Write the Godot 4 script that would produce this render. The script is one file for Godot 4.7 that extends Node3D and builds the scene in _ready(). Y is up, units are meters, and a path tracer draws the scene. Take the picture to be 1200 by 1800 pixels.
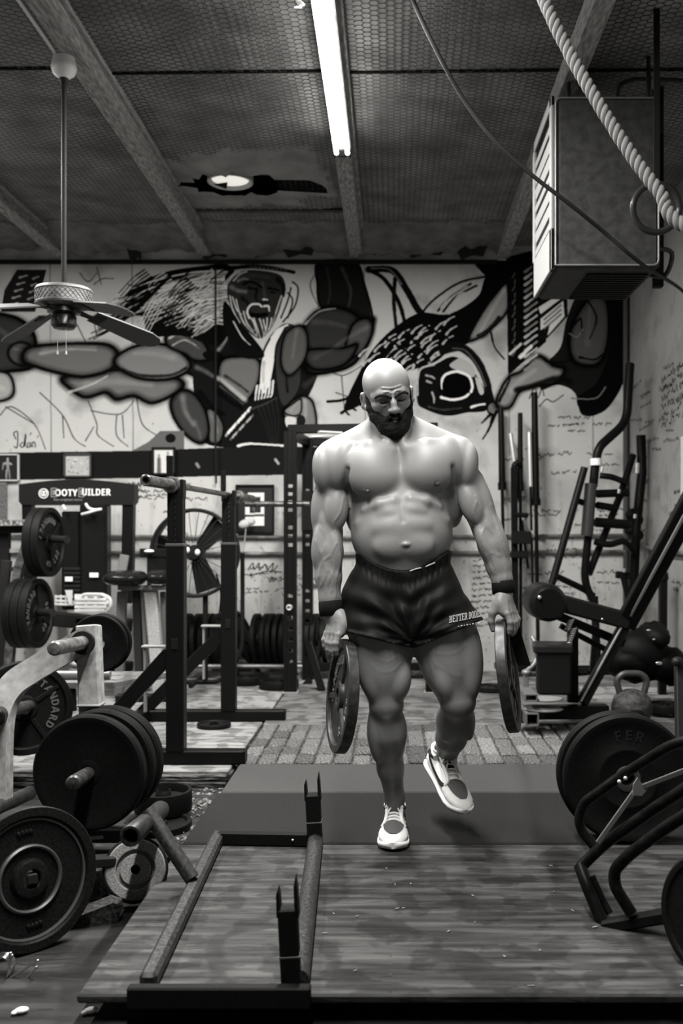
extends Node3D

const FOCAL := 1750.0   # focal length in pixels of the 1200 x 1800 frame
const EYE := 1.07       # height of the lens above the deck
var origin_of := {}     # things whose parts are written in world coordinates -> their base
var rng := RandomNumberGenerator.new()
var mats := {}
var tex := {}

# ---------------------------------------------------------------- camera space helpers
# a point of the room that stands at depth d (metres) in front of the lens
func P(px: float, py: float, d: float) -> Vector3:
	return Vector3((px - 690.0) / FOCAL * d, EYE - (py - 945.0) / FOCAL * d, -d)

func tone(g: float) -> Color:
	return Color(g, g * 0.997, g * 0.988)

# ---------------------------------------------------------------- mesh builder
class MB:
	var v := PackedVector3Array()
	var n := PackedVector3Array()
	var c := PackedColorArray()
	var uv := PackedVector2Array()
	var ix := PackedInt32Array()

	func vert(p: Vector3, nn: Vector3) -> int:
		v.append(p)
		n.append(nn)
		return v.size() - 1

	func tri(a: int, b: int, d: int) -> void:
		var g := (v[b] - v[a]).cross(v[d] - v[a])
		if g.dot(n[a] + n[b] + n[d]) > 0.0:
			ix.append_array(PackedInt32Array([a, d, b]))
		else:
			ix.append_array(PackedInt32Array([a, b, d]))

	func quad(a: int, b: int, d: int, e: int) -> void:
		tri(a, b, d)
		tri(a, d, e)

	# flat polygon (convex), normal pointing like hint
	func face(pts: Array, hint: Vector3) -> void:
		var nn := Vector3.ZERO
		for i in range(1, pts.size() - 1):
			nn += (pts[i] - pts[0]).cross(pts[i + 1] - pts[0])
		nn = nn.normalized()
		if nn.dot(hint) < 0.0:
			nn = -nn
		var first := v.size()
		for p in pts:
			vert(p, nn)
		for i in range(1, pts.size() - 1):
			tri(first, first + i, first + i + 1)

	func box(t: Transform3D, size: Vector3, ch := 0.004) -> void:
		var h := size / 2.0
		var k: float = minf(ch, minf(h.x, minf(h.y, h.z)) * 0.45)
		var b := t.basis
		var at := {}
		for sx in [-1, 1]:
			for sy in [-1, 1]:
				for sz in [-1, 1]:
					var s := Vector3(sx, sy, sz)
					for ax in 3:
						var p := Vector3((h.x - k) * sx, (h.y - k) * sy, (h.z - k) * sz)
						p[ax] = h[ax] * s[ax]
						at[[sx, sy, sz, ax]] = t * p
		for ax in 3:
			var u := (ax + 1) % 3
			var w := (ax + 2) % 3
			for s in [-1, 1]:
				var q := []
				for o in [[-1, -1], [1, -1], [1, 1], [-1, 1]]:
					var key := [0, 0, 0, ax]
					key[ax] = s
					key[u] = o[0]
					key[w] = o[1]
					q.append(at[key])
				var dir := Vector3.ZERO
				dir[ax] = s
				face(q, b * dir)
			for su in [-1, 1]:
				for sw in [-1, 1]:
					var q2 := []
					for e in [[-1, u], [1, u], [1, w], [-1, w]]:
						var key2 := [0, 0, 0, e[1]]
						key2[ax] = e[0]
						key2[u] = su
						key2[w] = sw
						q2.append(at[key2])
					var dir2 := Vector3.ZERO
					dir2[u] = su
					dir2[w] = sw
					face(q2, b * dir2)
		for sx in [-1, 1]:
			for sy in [-1, 1]:
				for sz in [-1, 1]:
					face([at[[sx, sy, sz, 0]], at[[sx, sy, sz, 1]], at[[sx, sy, sz, 2]]], b * Vector3(sx, sy, sz))

	func bar(a: Vector3, e: Vector3, w: float, h: float, up := Vector3.UP, ch := 0.004) -> void:
		var z := (e - a).normalized()
		if absf(z.dot(up)) > 0.98:
			up = Vector3.BACK if absf(z.dot(Vector3.BACK)) < 0.9 else Vector3.RIGHT
		var x := up.cross(z).normalized()
		var y := z.cross(x)
		box(Transform3D(Basis(x, y, z), (a + e) / 2.0), Vector3(w, h, a.distance_to(e)), ch)

	# tube along a path; r is a number or one radius per point
	func tube(pts: Array, r: Variant, sides := 10, caps := true) -> void:
		var m := pts.size()
		var t0: Vector3 = (pts[1] - pts[0]).normalized()
		var ref := Vector3.UP if absf(t0.y) < 0.9 else Vector3.RIGHT
		var x := ref.cross(t0).normalized()
		var rings := []
		for i in m:
			var t: Vector3 = (pts[mini(i + 1, m - 1)] - pts[maxi(i - 1, 0)]).normalized()
			x = (x - t * x.dot(t)).normalized()
			var y := t.cross(x)
			var rr: float = r[i] if r is Array else r
			var st: float = 1.0
			if i > 0 and i < m - 1:
				st = 1.0 / maxf(0.6, sqrt((1.0 + (pts[i] - pts[i - 1]).normalized().dot((pts[i + 1] - pts[i]).normalized())) / 2.0))
			var ring := PackedInt32Array()
			for s in sides:
				var a := TAU * s / sides
				var d := x * cos(a) + y * sin(a)
				ring.append(vert(pts[i] + d * rr * st, d))
			rings.append(ring)
		for i in m - 1:
			for s in sides:
				var s2 := (s + 1) % sides
				quad(rings[i][s], rings[i][s2], rings[i + 1][s2], rings[i + 1][s])
		if caps:
			for e in [0, m - 1]:
				var dir: Vector3 = (pts[0] - pts[1]) if e == 0 else (pts[m - 1] - pts[m - 2])
				var q := []
				for s in sides:
					q.append(v[rings[e][s]])
				face(q, dir)

	# profile of Vector2(radius, height) turned about the local y axis of t
	func lathe(prof: Array, t: Transform3D, segs := 32, closed := false, crease := 0.8) -> void:
		var m := prof.size()
		var last := m if closed else m - 1
		var dirs := []
		for i in last:
			var d: Vector2 = (prof[(i + 1) % m] - prof[i]).normalized()
			dirs.append(Vector2(d.y, -d.x))
		for i in last:
			var p0: Vector2 = prof[i]
			var p1: Vector2 = prof[(i + 1) % m]
			if p0.distance_to(p1) < 1e-7:
				continue
			var n0: Vector2 = dirs[i]
			var n1: Vector2 = dirs[i]
			var before: int = i - 1 if i > 0 else (last - 1 if closed else -1)
			var after: int = i + 1 if i < last - 1 else (0 if closed else -1)
			if before >= 0 and dirs[before].dot(dirs[i]) > crease:
				n0 = (dirs[before] + dirs[i]).normalized()
			if after >= 0 and dirs[after].dot(dirs[i]) > crease:
				n1 = (dirs[after] + dirs[i]).normalized()
			var first := v.size()
			for s in segs + 1:
				var a := TAU * s / segs
				var e := Vector3(cos(a), 0, sin(a))
				vert(t * (e * p0.x + Vector3.UP * p0.y), (t.basis * (e * n0.x + Vector3.UP * n0.y)).normalized())
				vert(t * (e * p1.x + Vector3.UP * p1.y), (t.basis * (e * n1.x + Vector3.UP * n1.y)).normalized())
			for s in segs:
				var q := first + s * 2
				quad(q, q + 2, q + 3, q + 1)

	# polygon in the local xy plane of t, given a thickness along local z
	func prism(poly: PackedVector2Array, depth: float, t: Transform3D) -> void:
		var ids := Geometry2D.triangulate_polygon(poly)
		for s in [-1.0, 1.0]:
			var first := v.size()
			for p in poly:
				vert(t * Vector3(p.x, p.y, s * depth / 2), (t.basis.z * s).normalized())
			for i in range(0, ids.size(), 3):
				tri(first + ids[i], first + ids[i + 1], first + ids[i + 2])
		var area := 0.0
		for i in poly.size():
			area += poly[i].cross(poly[(i + 1) % poly.size()])
		for i in poly.size():
			var p: Vector2 = poly[i]
			var q: Vector2 = poly[(i + 1) % poly.size()]
			var o := Vector2(q.y - p.y, p.x - q.x) * signf(area)
			face([t * Vector3(p.x, p.y, -depth / 2), t * Vector3(q.x, q.y, -depth / 2), t * Vector3(q.x, q.y, depth / 2), t * Vector3(p.x, p.y, depth / 2)], t.basis * Vector3(o.x, o.y, 0))

	# rows of points joined to a skin; smooth normals
	func skin(rows: Array, around := true, out := Vector3.ZERO, cap := false) -> void:
		var first := v.size()
		var w: int = rows[0].size()
		var mid := Vector3.ZERO
		for r in rows:
			for p in r:
				mid += p
		mid /= rows.size() * w
		for i in rows.size():
			var rc := Vector3.ZERO
			for p in rows[i]:
				rc += p
			rc /= w
			for j in w:
				var a: Vector3 = rows[mini(i + 1, rows.size() - 1)][j] - rows[maxi(i - 1, 0)][j]
				var b: Vector3
				if around:
					b = rows[i][(j + 1) % w] - rows[i][(j + w - 1) % w]
				else:
					b = rows[i][mini(j + 1, w - 1)] - rows[i][maxi(j - 1, 0)]
				var nn := a.cross(b).normalized()
				var want: Vector3 = out if out != Vector3.ZERO else rows[i][j] - rc
				if nn.dot(want) < 0.0:
					nn = -nn
				vert(rows[i][j], nn)
		for i in rows.size() - 1:
			for j in (w if around else w - 1):
				var j2 := (j + 1) % w
				quad(first + i * w + j, first + i * w + j2, first + (i + 1) * w + j2, first + (i + 1) * w + j)
		if cap:
			for e in [0, rows.size() - 1]:
				var c0 := Vector3.ZERO
				for p in rows[e]:
					c0 += p
				c0 /= w
				var dir: Vector3 = (rows[0][0] - rows[1][0]) if e == 0 else (rows[e][0] - rows[e - 1][0])
				for j in w:
					face([rows[e][j], rows[e][(j + 1) % w], c0], dir)

	func ball(at: Vector3, r: Vector3, b := Basis.IDENTITY, rings := 8, segs := 14) -> void:
		var rows := []
		for i in rings + 1:
			var a := PI * i / rings
			var row := PackedVector3Array()
			for s in segs:
				var e := TAU * s / segs
				row.append(at + b * Vector3(sin(a) * cos(e) * r.x, cos(a) * r.y, sin(a) * sin(e) * r.z))
			rows.append(row)
		var first := v.size()
		for row in rows:
			for p in row:
				var q: Vector3 = b.inverse() * (p - at)
				vert(p, (b * Vector3(q.x / (r.x * r.x), q.y / (r.y * r.y), q.z / (r.z * r.z))).normalized())
		for i in rings:
			for s in segs:
				var s2 := (s + 1) % segs
				quad(first + i * segs + s, first + i * segs + s2, first + (i + 1) * segs + s2, first + (i + 1) * segs + s)

	# flat quad that carries texture coordinates: corners top-left, top-right, bottom-right, bottom-left
	func card(tl: Vector3, tr: Vector3, br: Vector3, bl: Vector3) -> void:
		var nn := (tr - bl).cross(tl - br).normalized()
		while uv.size() < v.size():
			uv.append(Vector2.ZERO)
		var f := v.size()
		for p in [tl, tr, br, bl]:
			vert(p, nn)
		uv.append_array(PackedVector2Array([Vector2(0, 0), Vector2(1, 0), Vector2(1, 1), Vector2(0, 1)]))
		quad(f, f + 1, f + 2, f + 3)

	func text(what: String, font: Font, size: float, depth: float, t: Transform3D) -> void:
		var tm := TextMesh.new()
		tm.text = what
		tm.font = font
		tm.font_size = 64
		tm.pixel_size = size / 64.0
		tm.depth = depth
		tm.curve_step = 4.0
		for s in tm.get_surface_count():
			var a := tm.surface_get_arrays(s)
			var f := v.size()
			var vs: PackedVector3Array = a[Mesh.ARRAY_VERTEX]
			var ns: PackedVector3Array = a[Mesh.ARRAY_NORMAL]
			for i in vs.size():
				vert(t * vs[i], (t.basis * ns[i]).normalized())
			var ids: PackedInt32Array = a[Mesh.ARRAY_INDEX]
			for i in ids:
				ix.append(f + i)

	func mesh(shift := Vector3.ZERO) -> ArrayMesh:
		var a := []
		a.resize(Mesh.ARRAY_MAX)
		if shift != Vector3.ZERO:
			for i in v.size():
				v[i] = v[i] - shift
		a[Mesh.ARRAY_VERTEX] = v
		a[Mesh.ARRAY_NORMAL] = n
		a[Mesh.ARRAY_INDEX] = ix
		if c.size() == v.size() and c.size() > 0:
			a[Mesh.ARRAY_COLOR] = c
		if uv.size() > 0:
			while uv.size() < v.size():
				uv.append(Vector2.ZERO)
			a[Mesh.ARRAY_TEX_UV] = uv
		var m := ArrayMesh.new()
		m.add_surface_from_arrays(Mesh.PRIMITIVE_TRIANGLES, a)
		return m

# ---------------------------------------------------------------- objects
func numbered(called: String) -> String:
	if not has_node(NodePath(called)):
		return called
	var k := 1
	while has_node(NodePath("%s_%03d" % [called, k])):
		k += 1
	return "%s_%03d" % [called, k]

func tag(o: Node3D, label: String, category: String, group := "") -> Node3D:
	o.set_meta("label", label)
	o.set_meta("category", category)
	if group:
		o.set_meta("group", group)
	return o

# a thing whose parts are written in world coordinates
func thing(called: String, label: String, category: String, at: Vector3, group := "") -> Node3D:
	var o := Node3D.new()
	o.name = numbered(called)
	add_child(o)
	o.position = at
	origin_of[o] = at
	return tag(o, label, category, group)

func obj(called: String, mb: MB, mat: Material, parent: Node3D = null) -> MeshInstance3D:
	var o := MeshInstance3D.new()
	var base: Node3D = parent if parent else self
	o.name = called
	var shift: Vector3 = origin_of.get(parent, Vector3.ZERO) if parent else Vector3.ZERO
	o.mesh = mb.mesh(shift)
	o.material_override = null
	o.mesh.surface_set_material(0, mat)
	if parent:
		var taken := 0
		var wanted := called
		while base.has_node(NodePath(wanted)):
			taken += 1
			wanted = "%s_%03d" % [called, taken]
		o.name = wanted
		if origin_of.has(parent):
			origin_of[o] = shift
	else:
		o.name = numbered(called)
	base.add_child(o, true)
	return o

# one-mesh thing: its node stands at the base
func single(called: String, mb: MB, mat: Material, label: String, category: String, group := "") -> MeshInstance3D:
	var lo: Vector3 = mb.v[0]
	var hi: Vector3 = mb.v[0]
	for p in mb.v:
		lo = lo.min(p)
		hi = hi.max(p)
	var base := Vector3((lo.x + hi.x) / 2, lo.y, (lo.z + hi.z) / 2)
	var o := MeshInstance3D.new()
	o.name = numbered(called)
	o.mesh = mb.mesh(base)
	o.mesh.surface_set_material(0, mat)
	o.position = base
	add_child(o, true)
	origin_of[o] = base
	tag(o, label, category, group)
	return o

func struct(called: String, mb: MB, mat: Material) -> MeshInstance3D:
	var o := obj(called, mb, mat)
	o.set_meta("kind", "structure")
	origin_of[o] = Vector3.ZERO
	return o

func copy_of(o: Node3D, t: Transform3D, label: String, group := "") -> Node3D:
	var r: Node3D = o.duplicate()
	r.name = numbered(String(o.name).rstrip("0123456789").trim_suffix("_"))
	add_child(r)
	r.transform = t
	r.set_meta("label", label)
	if group:
		r.set_meta("group", group)
	return r

# smooth path through points
func curve(pts: Array, per := 6) -> Array:
	var out := []
	var m := pts.size()
	for i in m - 1:
		var a: Vector3 = pts[maxi(i - 1, 0)]
		var b: Vector3 = pts[i]
		var d: Vector3 = pts[i + 1]
		var e: Vector3 = pts[mini(i + 2, m - 1)]
		for k in per:
			out.append(b.cubic_interpolate(d, a, e, float(k) / per))
	out.append(pts[m - 1])
	return out

# a path with its corners rounded
func bent(pts: Array, r := 0.05, per := 5) -> Array:
	var out := [pts[0]]
	for i in range(1, pts.size() - 1):
		var a: Vector3 = pts[i - 1]
		var b: Vector3 = pts[i]
		var d: Vector3 = pts[i + 1]
		var k: float = minf(r, minf(a.distance_to(b), b.distance_to(d)) * 0.45)
		var p := b + (a - b).normalized() * k
		var q := b + (d - b).normalized() * k
		for j in per + 1:
			var t := float(j) / per
			out.append(p.lerp(b, t).lerp(b.lerp(q, t), t))
	out.append(pts[pts.size() - 1])
	return out

# ---------------------------------------------------------------- materials
func noise_tex(key: String, freq: float, octaves: int, lo: float, hi: float, w := 512, h := 512, stretch := 1, type := FastNoiseLite.TYPE_SIMPLEX_SMOOTH) -> ImageTexture:
	if tex.has(key):
		return tex[key]
	var nz := FastNoiseLite.new()
	nz.seed = key.hash() % 10000
	nz.noise_type = type
	nz.frequency = freq
	nz.fractal_octaves = octaves
	nz.fractal_type = FastNoiseLite.FRACTAL_FBM if octaves > 1 else FastNoiseLite.FRACTAL_NONE
	var im := nz.get_seamless_image(w / stretch, h, false, false, 0.15)
	im.convert(Image.FORMAT_RGB8)
	if stretch > 1:
		im.resize(w, h, Image.INTERPOLATE_CUBIC)
	im.adjust_bcs(1.0, hi - lo, 1.0)
	im.adjust_bcs((lo + hi), 1.0, 1.0)
	tex[key] = ImageTexture.create_from_image(im)
	return tex[key]

# grey, roughness, metallic; wear: name of a mottle; scale of the pattern per metre
func mt(g: float, rough := 0.5, metal := 0.0, wear := "", scale := Vector3.ONE, bump := 0.0, local := false) -> StandardMaterial3D:
	var key := [g, rough, metal, wear, scale, bump, local]
	if mats.has(key):
		return mats[key]
	var m := StandardMaterial3D.new()
	m.albedo_color = tone(g)
	m.roughness = rough
	m.metallic = metal
	if g < 0.2 and metal < 0.5:
		m.metallic_specular = 0.22
	elif rough > 0.55 and metal < 0.3:
		m.metallic_specular = 0.25
	if wear:
		m.albedo_texture = tex[wear]
		m.uv1_triplanar = true
		m.uv1_world_triplanar = not local
		m.uv1_scale = scale
		if bump > 0.0:
			m.heightmap_enabled = true
			m.heightmap_scale = bump
			m.heightmap_texture = tex[wear]
	mats[key] = m
	return m

# ================================================================ the scene
func _ready() -> void:
	rng.seed = 20
	var t0 := Time.get_ticks_msec()
	# camera: level, 35 mm lens shifted up and to the left
	var cam := Camera3D.new()
	cam.name = "camera"
	cam.near = 0.05
	cam.far = 60.0
	cam.projection = Camera3D.PROJECTION_FRUSTUM
	cam.size = 2.0 * 0.05 * 900.0 / FOCAL
	cam.frustum_offset = Vector2(-90.0, 45.0) / FOCAL * 0.05
	cam.position = Vector3(0, EYE, 0)
	add_child(cam)
	cam.current = true
	var env := Environment.new()
	env.background_mode = Environment.BG_COLOR
	env.background_color = Color(0.01, 0.01, 0.01)
	env.tonemap_mode = Environment.TONE_MAPPER_LINEAR
	env.tonemap_exposure = 1.42
	env.sdfgi_enabled = true
	env.ssao_enabled = true
	env.ssil_enabled = true
	var we := WorldEnvironment.new()
	we.name = "world_environment"
	we.environment = env
	var lens := CameraAttributesPhysical.new()
	lens.frustum_focal_length = 35.0
	lens.frustum_focus_distance = 3.45
	lens.exposure_aperture = 2.8
	we.camera_attributes = lens
	add_child(we)
	make_textures()
	# the strip lights: one in the picture, the others above and behind the lens
	strip_light(-0.292, -3.33, -5.77, 3.285, 20.0, "long twin tube fluorescent light on the middle ceiling beam")
	strip_light(-0.292, -0.75, -3.15, 3.285, 12.0, "second twin tube fluorescent light on the middle beam, nearer the lens")
	strip_light(-2.70, -3.6, -6.04, 3.285, 14.0, "long twin tube fluorescent light on the leftmost ceiling beam")
	build_room()
	build_floor()
	print("room ", Time.get_ticks_msec() - t0)
	build_overhead()
	build_back()
	build_left()
	build_right()
	build_front()
	print("things ", Time.get_ticks_msec() - t0)
	build_person()
	print("all ", Time.get_ticks_msec() - t0)

func make_textures() -> void:
	noise_tex("grime", 0.012, 5, 0.45, 1.0)
	noise_tex("soft", 0.01, 4, 0.8, 1.0)
	noise_tex("fine", 0.09, 3, 0.7, 1.0)
	noise_tex("rust", 0.03, 5, 0.25, 1.0)
	noise_tex("pores", 0.22, 2, 0.6, 1.0)
	wood_tex("ply", 0.76, 1.0, 260, 0.85)
	wood_tex("worn", 0.5, 1.0, 2200, 1.0)

# streaky sheet-wood grain with scuffs and paler scratches, repeating
func wood_tex(key: String, lo: float, hi: float, scratches: int, bright: float) -> void:
	var nz := FastNoiseLite.new()
	nz.seed = key.hash() % 1000
	nz.frequency = 0.02
	nz.fractal_octaves = 5
	var im := nz.get_seamless_image(96, 1024, false, false, 0.2)
	im.convert(Image.FORMAT_RGBA8)
	im.resize(1024, 1024, Image.INTERPOLATE_CUBIC)
	im.adjust_bcs(1.0, hi - lo, 1.0)
	im.adjust_bcs(lo + hi, 1.0, 1.0)
	var nz2 := FastNoiseLite.new()
	nz2.seed = 7
	nz2.frequency = 0.006
	nz2.fractal_octaves = 4
	var blot := nz2.get_seamless_image(1024, 1024, false, false, 0.2)
	blot.convert(Image.FORMAT_L8)
	var d := blot.get_data()
	var dark := PackedByteArray()
	dark.resize(1024 * 1024 * 4)
	for i in 1024 * 1024:
		dark[i * 4 + 3] = clampi((d[i] - 125) * 2, 0, 60)
	im.blend_rect(Image.create_from_data(1024, 1024, false, Image.FORMAT_RGBA8, dark), Rect2i(0, 0, 1024, 1024), Vector2i.ZERO)
	for i in scratches:
		var x := rng.randi_range(10, 1000)
		var y := rng.randi_range(10, 1010)
		var lg := rng.randi_range(3, 60)
		var g := clampf(rng.randf_range(0.55, 1.15) * bright, 0, 1) if i % 3 else rng.randf_range(0.05, 0.3)
		var tilt := rng.randf_range(-0.25, 0.25)
		var th := rng.randi_range(1, 3)
		var bit := Image.create_empty(6, th, false, Image.FORMAT_RGBA8)
		bit.fill(Color(g, g, g, rng.randf_range(0.12, 0.5)))
		for k in range(0, lg, 6):
			im.blend_rect(bit, Rect2i(0, 0, 6, th), Vector2i(mini(x + k, 1016), clampi(y + int(k * tilt), 0, 1020)))
	im.convert(Image.FORMAT_RGB8)
	tex[key] = ImageTexture.create_from_image(im)

func strip_light(x: float, z0: float, z1: float, y: float, energy: float, label: String) -> void:
	var o := thing("fluorescent_light", label, "ceiling light", Vector3(x, y - 0.02, (z0 + z1) / 2), "twin tube strip lights")
	var glow := StandardMaterial3D.new()
	glow.albedo_color = Color(0.95, 0.95, 0.93)
	glow.emission_enabled = true
	glow.emission = Color(1.0, 0.994, 0.982)
	glow.emission_energy_multiplier = energy * 0.75
	for s in [-1, 1]:
		var a := Vector3(x + s * 0.032, y, z0)
		var b := Vector3(x + s * 0.032, y, z1)
		var t := MB.new()
		t.tube([a.lerp(b, 0.015), a.lerp(b, 0.985)], 0.0125, 14)
		obj("tube", t, glow, o)
		var e := MB.new()
		e.tube([a, a.lerp(b, 0.016)], 0.0135, 12)
		obj("end_cap", e, mt(0.55, 0.35, 0.9), o)
		e = MB.new()
		e.tube([a.lerp(b, 0.984), b], 0.0135, 12)
		obj("end_cap", e, mt(0.55, 0.35, 0.9), o)
	var h := MB.new()
	h.box(Transform3D(Basis.IDENTITY, Vector3(x, y + 0.05, (z0 + z1) / 2)), Vector3(0.024, 0.014, absf(z1 - z0) + 0.01), 0.006)
	for e in [z0, z1]:
		h.box(Transform3D(Basis.IDENTITY, Vector3(x, y + 0.015, e)), Vector3(0.1, 0.05, 0.018), 0.003)
	obj("housing", h, mt(0.14, 0.8), o)
	# one light just under each tube, of the tube's own size
	for s in [-1, 1]:
		var l := AreaLight3D.new()
		l.name = "fluorescent_glow"
		l.area_size = Vector2(0.025, absf(z1 - z0) * 0.97)
		l.light_energy = energy / 2.0
		l.light_color = Color(1.0, 0.994, 0.982)
		l.area_range = 30.0
		l.area_attenuation = 2.0
		l.shadow_enabled = true
		l.position = Vector3(x + s * 0.032, y - 0.016, (z0 + z1) / 2)
		l.rotation = Vector3(-PI / 2, 0, 0)
		add_child(l, true)

# ---------------------------------------------------------------- room shell
func slab(called: String, lo: Vector3, hi: Vector3, m: Material) -> MeshInstance3D:
	var b := MB.new()
	b.box(Transform3D(Basis.IDENTITY, (lo + hi) / 2), hi - lo, 0.002)
	return struct(called, b, m)

func build_room() -> void:
	var plain := mt(0.62, 0.85, 0.0, "grime", Vector3.ONE * 0.5)
	# back wall: painted face towards the room, solid behind
	var b := MB.new()
	b.box(Transform3D(Basis.IDENTITY, Vector3(-1.0, 1.75, -8.11)), Vector3(6.0, 3.9, 0.2), 0.002)
	var wb := struct("wall_back", b, plain)
	var f := MB.new()
	var z := -8.0
	f.card(Vector3(-3.9, 3.5, z), Vector3(1.9, 3.5, z), Vector3(1.9, -0.02, z), Vector3(-3.9, -0.02, z))
	for q in [[Vector3(-3.9, 3.5, z), Vector3(1.9, 3.5, z), Vector3.UP], [Vector3(-3.9, -0.02, z), Vector3(1.9, -0.02, z), Vector3.DOWN]]:
		f.face([q[0], q[1], q[1] + Vector3(0, 0, -0.02), q[0] + Vector3(0, 0, -0.02)], q[2])
	var pm := StandardMaterial3D.new()
	pm.albedo_texture = paint_back_wall()
	pm.roughness = 0.85
	pm.metallic_specular = 0.12
	pm.heightmap_enabled = true
	pm.heightmap_texture = tex["fine"]
	pm.heightmap_scale = 0.15
	obj("painted_plaster", f, pm, wb)
	# right wall
	b = MB.new()
	b.box(Transform3D(Basis.IDENTITY, Vector3(2.02, 1.75, -3.5)), Vector3(0.2, 3.9, 9.4), 0.002)
	var wr := struct("wall_right", b, plain)
	f = MB.new()
	f.card(Vector3(1.9, 3.5, -8.0), Vector3(1.9, 3.5, -3.2), Vector3(1.9, -0.02, -3.2), Vector3(1.9, -0.02, -8.0))
	var pr := StandardMaterial3D.new()
	pr.albedo_texture = paint_right_wall()
	pr.roughness = 0.85
	pr.metallic_specular = 0.12
	obj("painted_plaster", f, pr, wr)
	slab("wall_left", Vector3(-4.1, -0.2, -8.2), Vector3(-3.9, 3.7, 1.2), plain)
	slab("wall_front", Vector3(-4.1, -0.2, 1.2), Vector3(2.12, 3.7, 1.4), mt(0.3, 0.85))
	# roof deck above the ceiling
	slab("roof", Vector3(-4.1, 3.7, -8.3), Vector3(2.12, 3.85, 1.4), mt(0.12, 0.9))
	# ceiling lining, with the torn opening round the roof vent
	var lining := mt(0.60, 0.95, 0.0, "soft", Vector3(0.5, 0.5, 0.5), 0.4)
	var c := MB.new()
	var y0 := 3.42
	var hole := Vector3(-1.07, y0, -6.56)
	for s in [[-3.9, -2.6], [-0.35, 1.9]]:
		c.box(Transform3D(Basis.IDENTITY, Vector3((s[0] + s[1]) / 2, y0 + 0.01, -3.4)), Vector3(s[1] - s[0], 0.02, 9.2), 0.001)
	c.box(Transform3D(Basis.IDENTITY, Vector3(-1.475, y0 + 0.01, -2.4)), Vector3(2.25, 0.02, 7.2), 0.001)
	c.box(Transform3D(Basis.IDENTITY, Vector3(-1.475, y0 + 0.01, -7.6)), Vector3(2.25, 0.02, 0.8), 0.001)
	c.box(Transform3D(Basis.IDENTITY, Vector3(-2.05, y0 + 0.01, -6.6)), Vector3(1.1, 0.02, 1.2), 0.001)
	var segs := 40
	var outer := []
	var inner := []
	for i in segs:
		var a := TAU * i / segs
		var d := Vector2(cos(a), sin(a))
		var k := minf((0.43 if d.x < 0 else 0.72) / maxf(absf(d.x), 1e-4), (0.56 if d.y < 0 else 0.64) / maxf(absf(d.y), 1e-4))
		outer.append(Vector3(hole.x + d.x * k, y0, hole.z + d.y * k))
		var r := 0.24 + 0.02 * sin(i * 2.3) + rng.randf_range(-0.01, 0.01)
		if d.x > 0.9:
			r += 0.36 + 0.08 * sin(i * 5.0)
		elif d.x > 0.7:
			r += 0.10
		if d.x < -0.97:
			r += 0.09
		inner.append(Vector3(hole.x + d.x * minf(r, k - 0.02), y0 - 0.012 - rng.randf() * 0.03, hole.z + d.y * minf(r, k - 0.02) * 0.8))
	for i in segs:
		var j := (i + 1) % segs
		c.face([outer[i], outer[j], inner[j], inner[i]], Vector3.DOWN)
	var lid := struct("ceiling", c, lining)
	# dark well and round vent above the opening
	var well := MB.new()
	well.lathe([Vector2(0.42, 3.43), Vector2(0.42, 3.68), Vector2(0.0, 3.68)], Transform3D(Basis.IDENTITY, Vector3(hole.x, 0, hole.z)), 24)
	obj("opening_well", well, mt(0.05, 0.9), lid)
	var vent := thing("roof_vent", "round white vent glimpsed through the torn hole in the ceiling", "vent", Vector3(hole.x, 3.42, hole.z))
	var vm := MB.new()
	vm.lathe([Vector2(0.12, 3.43), Vector2(0.14, 3.405), Vector2(0.15, 3.41), Vector2(0.15, 3.46), Vector2(0.12, 3.46)], Transform3D(Basis.IDENTITY, Vector3(hole.x, 0, hole.z)), 32, true)
	obj("rim", vm, mt(0.7, 0.4), vent)
	vm = MB.new()
	vm.lathe([Vector2(0.0, 3.422), Vector2(0.06, 3.422), Vector2(0.121, 3.428)], Transform3D(Basis.IDENTITY, Vector3(hole.x, 0, hole.z)), 32)
	var lensm := StandardMaterial3D.new()
	lensm.albedo_color = Color(0.8, 0.8, 0.78)
	lensm.emission_enabled = true
	lensm.emission = Color(1, 0.985, 0.95)
	lensm.emission_energy_multiplier = 0.5
	obj("daylight_lens", vm, lensm, vent)
	vm = MB.new()
	vm.prism(PackedVector2Array([Vector2(-0.1, 0.02), Vector2(-0.01, -0.01), Vector2(-0.035, 0.1)]), 0.006, Transform3D(Basis(Vector3.RIGHT, Vector3.FORWARD, Vector3.UP), Vector3(hole.x - 0.01, 3.412, hole.z - 0.02)))
	obj("torn_flap", vm, mt(0.08, 0.9), vent)
	# beams (four feet apart), scarred paint
	var k2 := 0
	for x in [-2.66, -1.49, -0.292, 0.885]:
		k2 += 1
		var bm := MB.new()
		bm.box(Transform3D(Basis.IDENTITY, Vector3(x, 3.375, -3.45)), Vector3(0.1, 0.13, 9.08), 0.008)
		bm.box(Transform3D(Basis.IDENTITY, Vector3(x + 0.06, 3.41, -3.45)), Vector3(0.03, 0.04, 9.08), 0.004)
		struct("trim_%d" % k2, bm, mt(0.66, 0.7, 0.0, "fine", Vector3(1, 1, 0.2)))
	# trim along the head of the back wall
	slab("trim_5", Vector3(-3.9, 3.265, -8.0), Vector3(0.84, 3.295, -7.965), mt(0.12, 0.8))
	# sagging torn lining above the mural
	var sag := MB.new()
	var rows := []
	var nz := FastNoiseLite.new()
	nz.seed = 5
	nz.frequency = 1.6
	nz.fractal_octaves = 3
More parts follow.
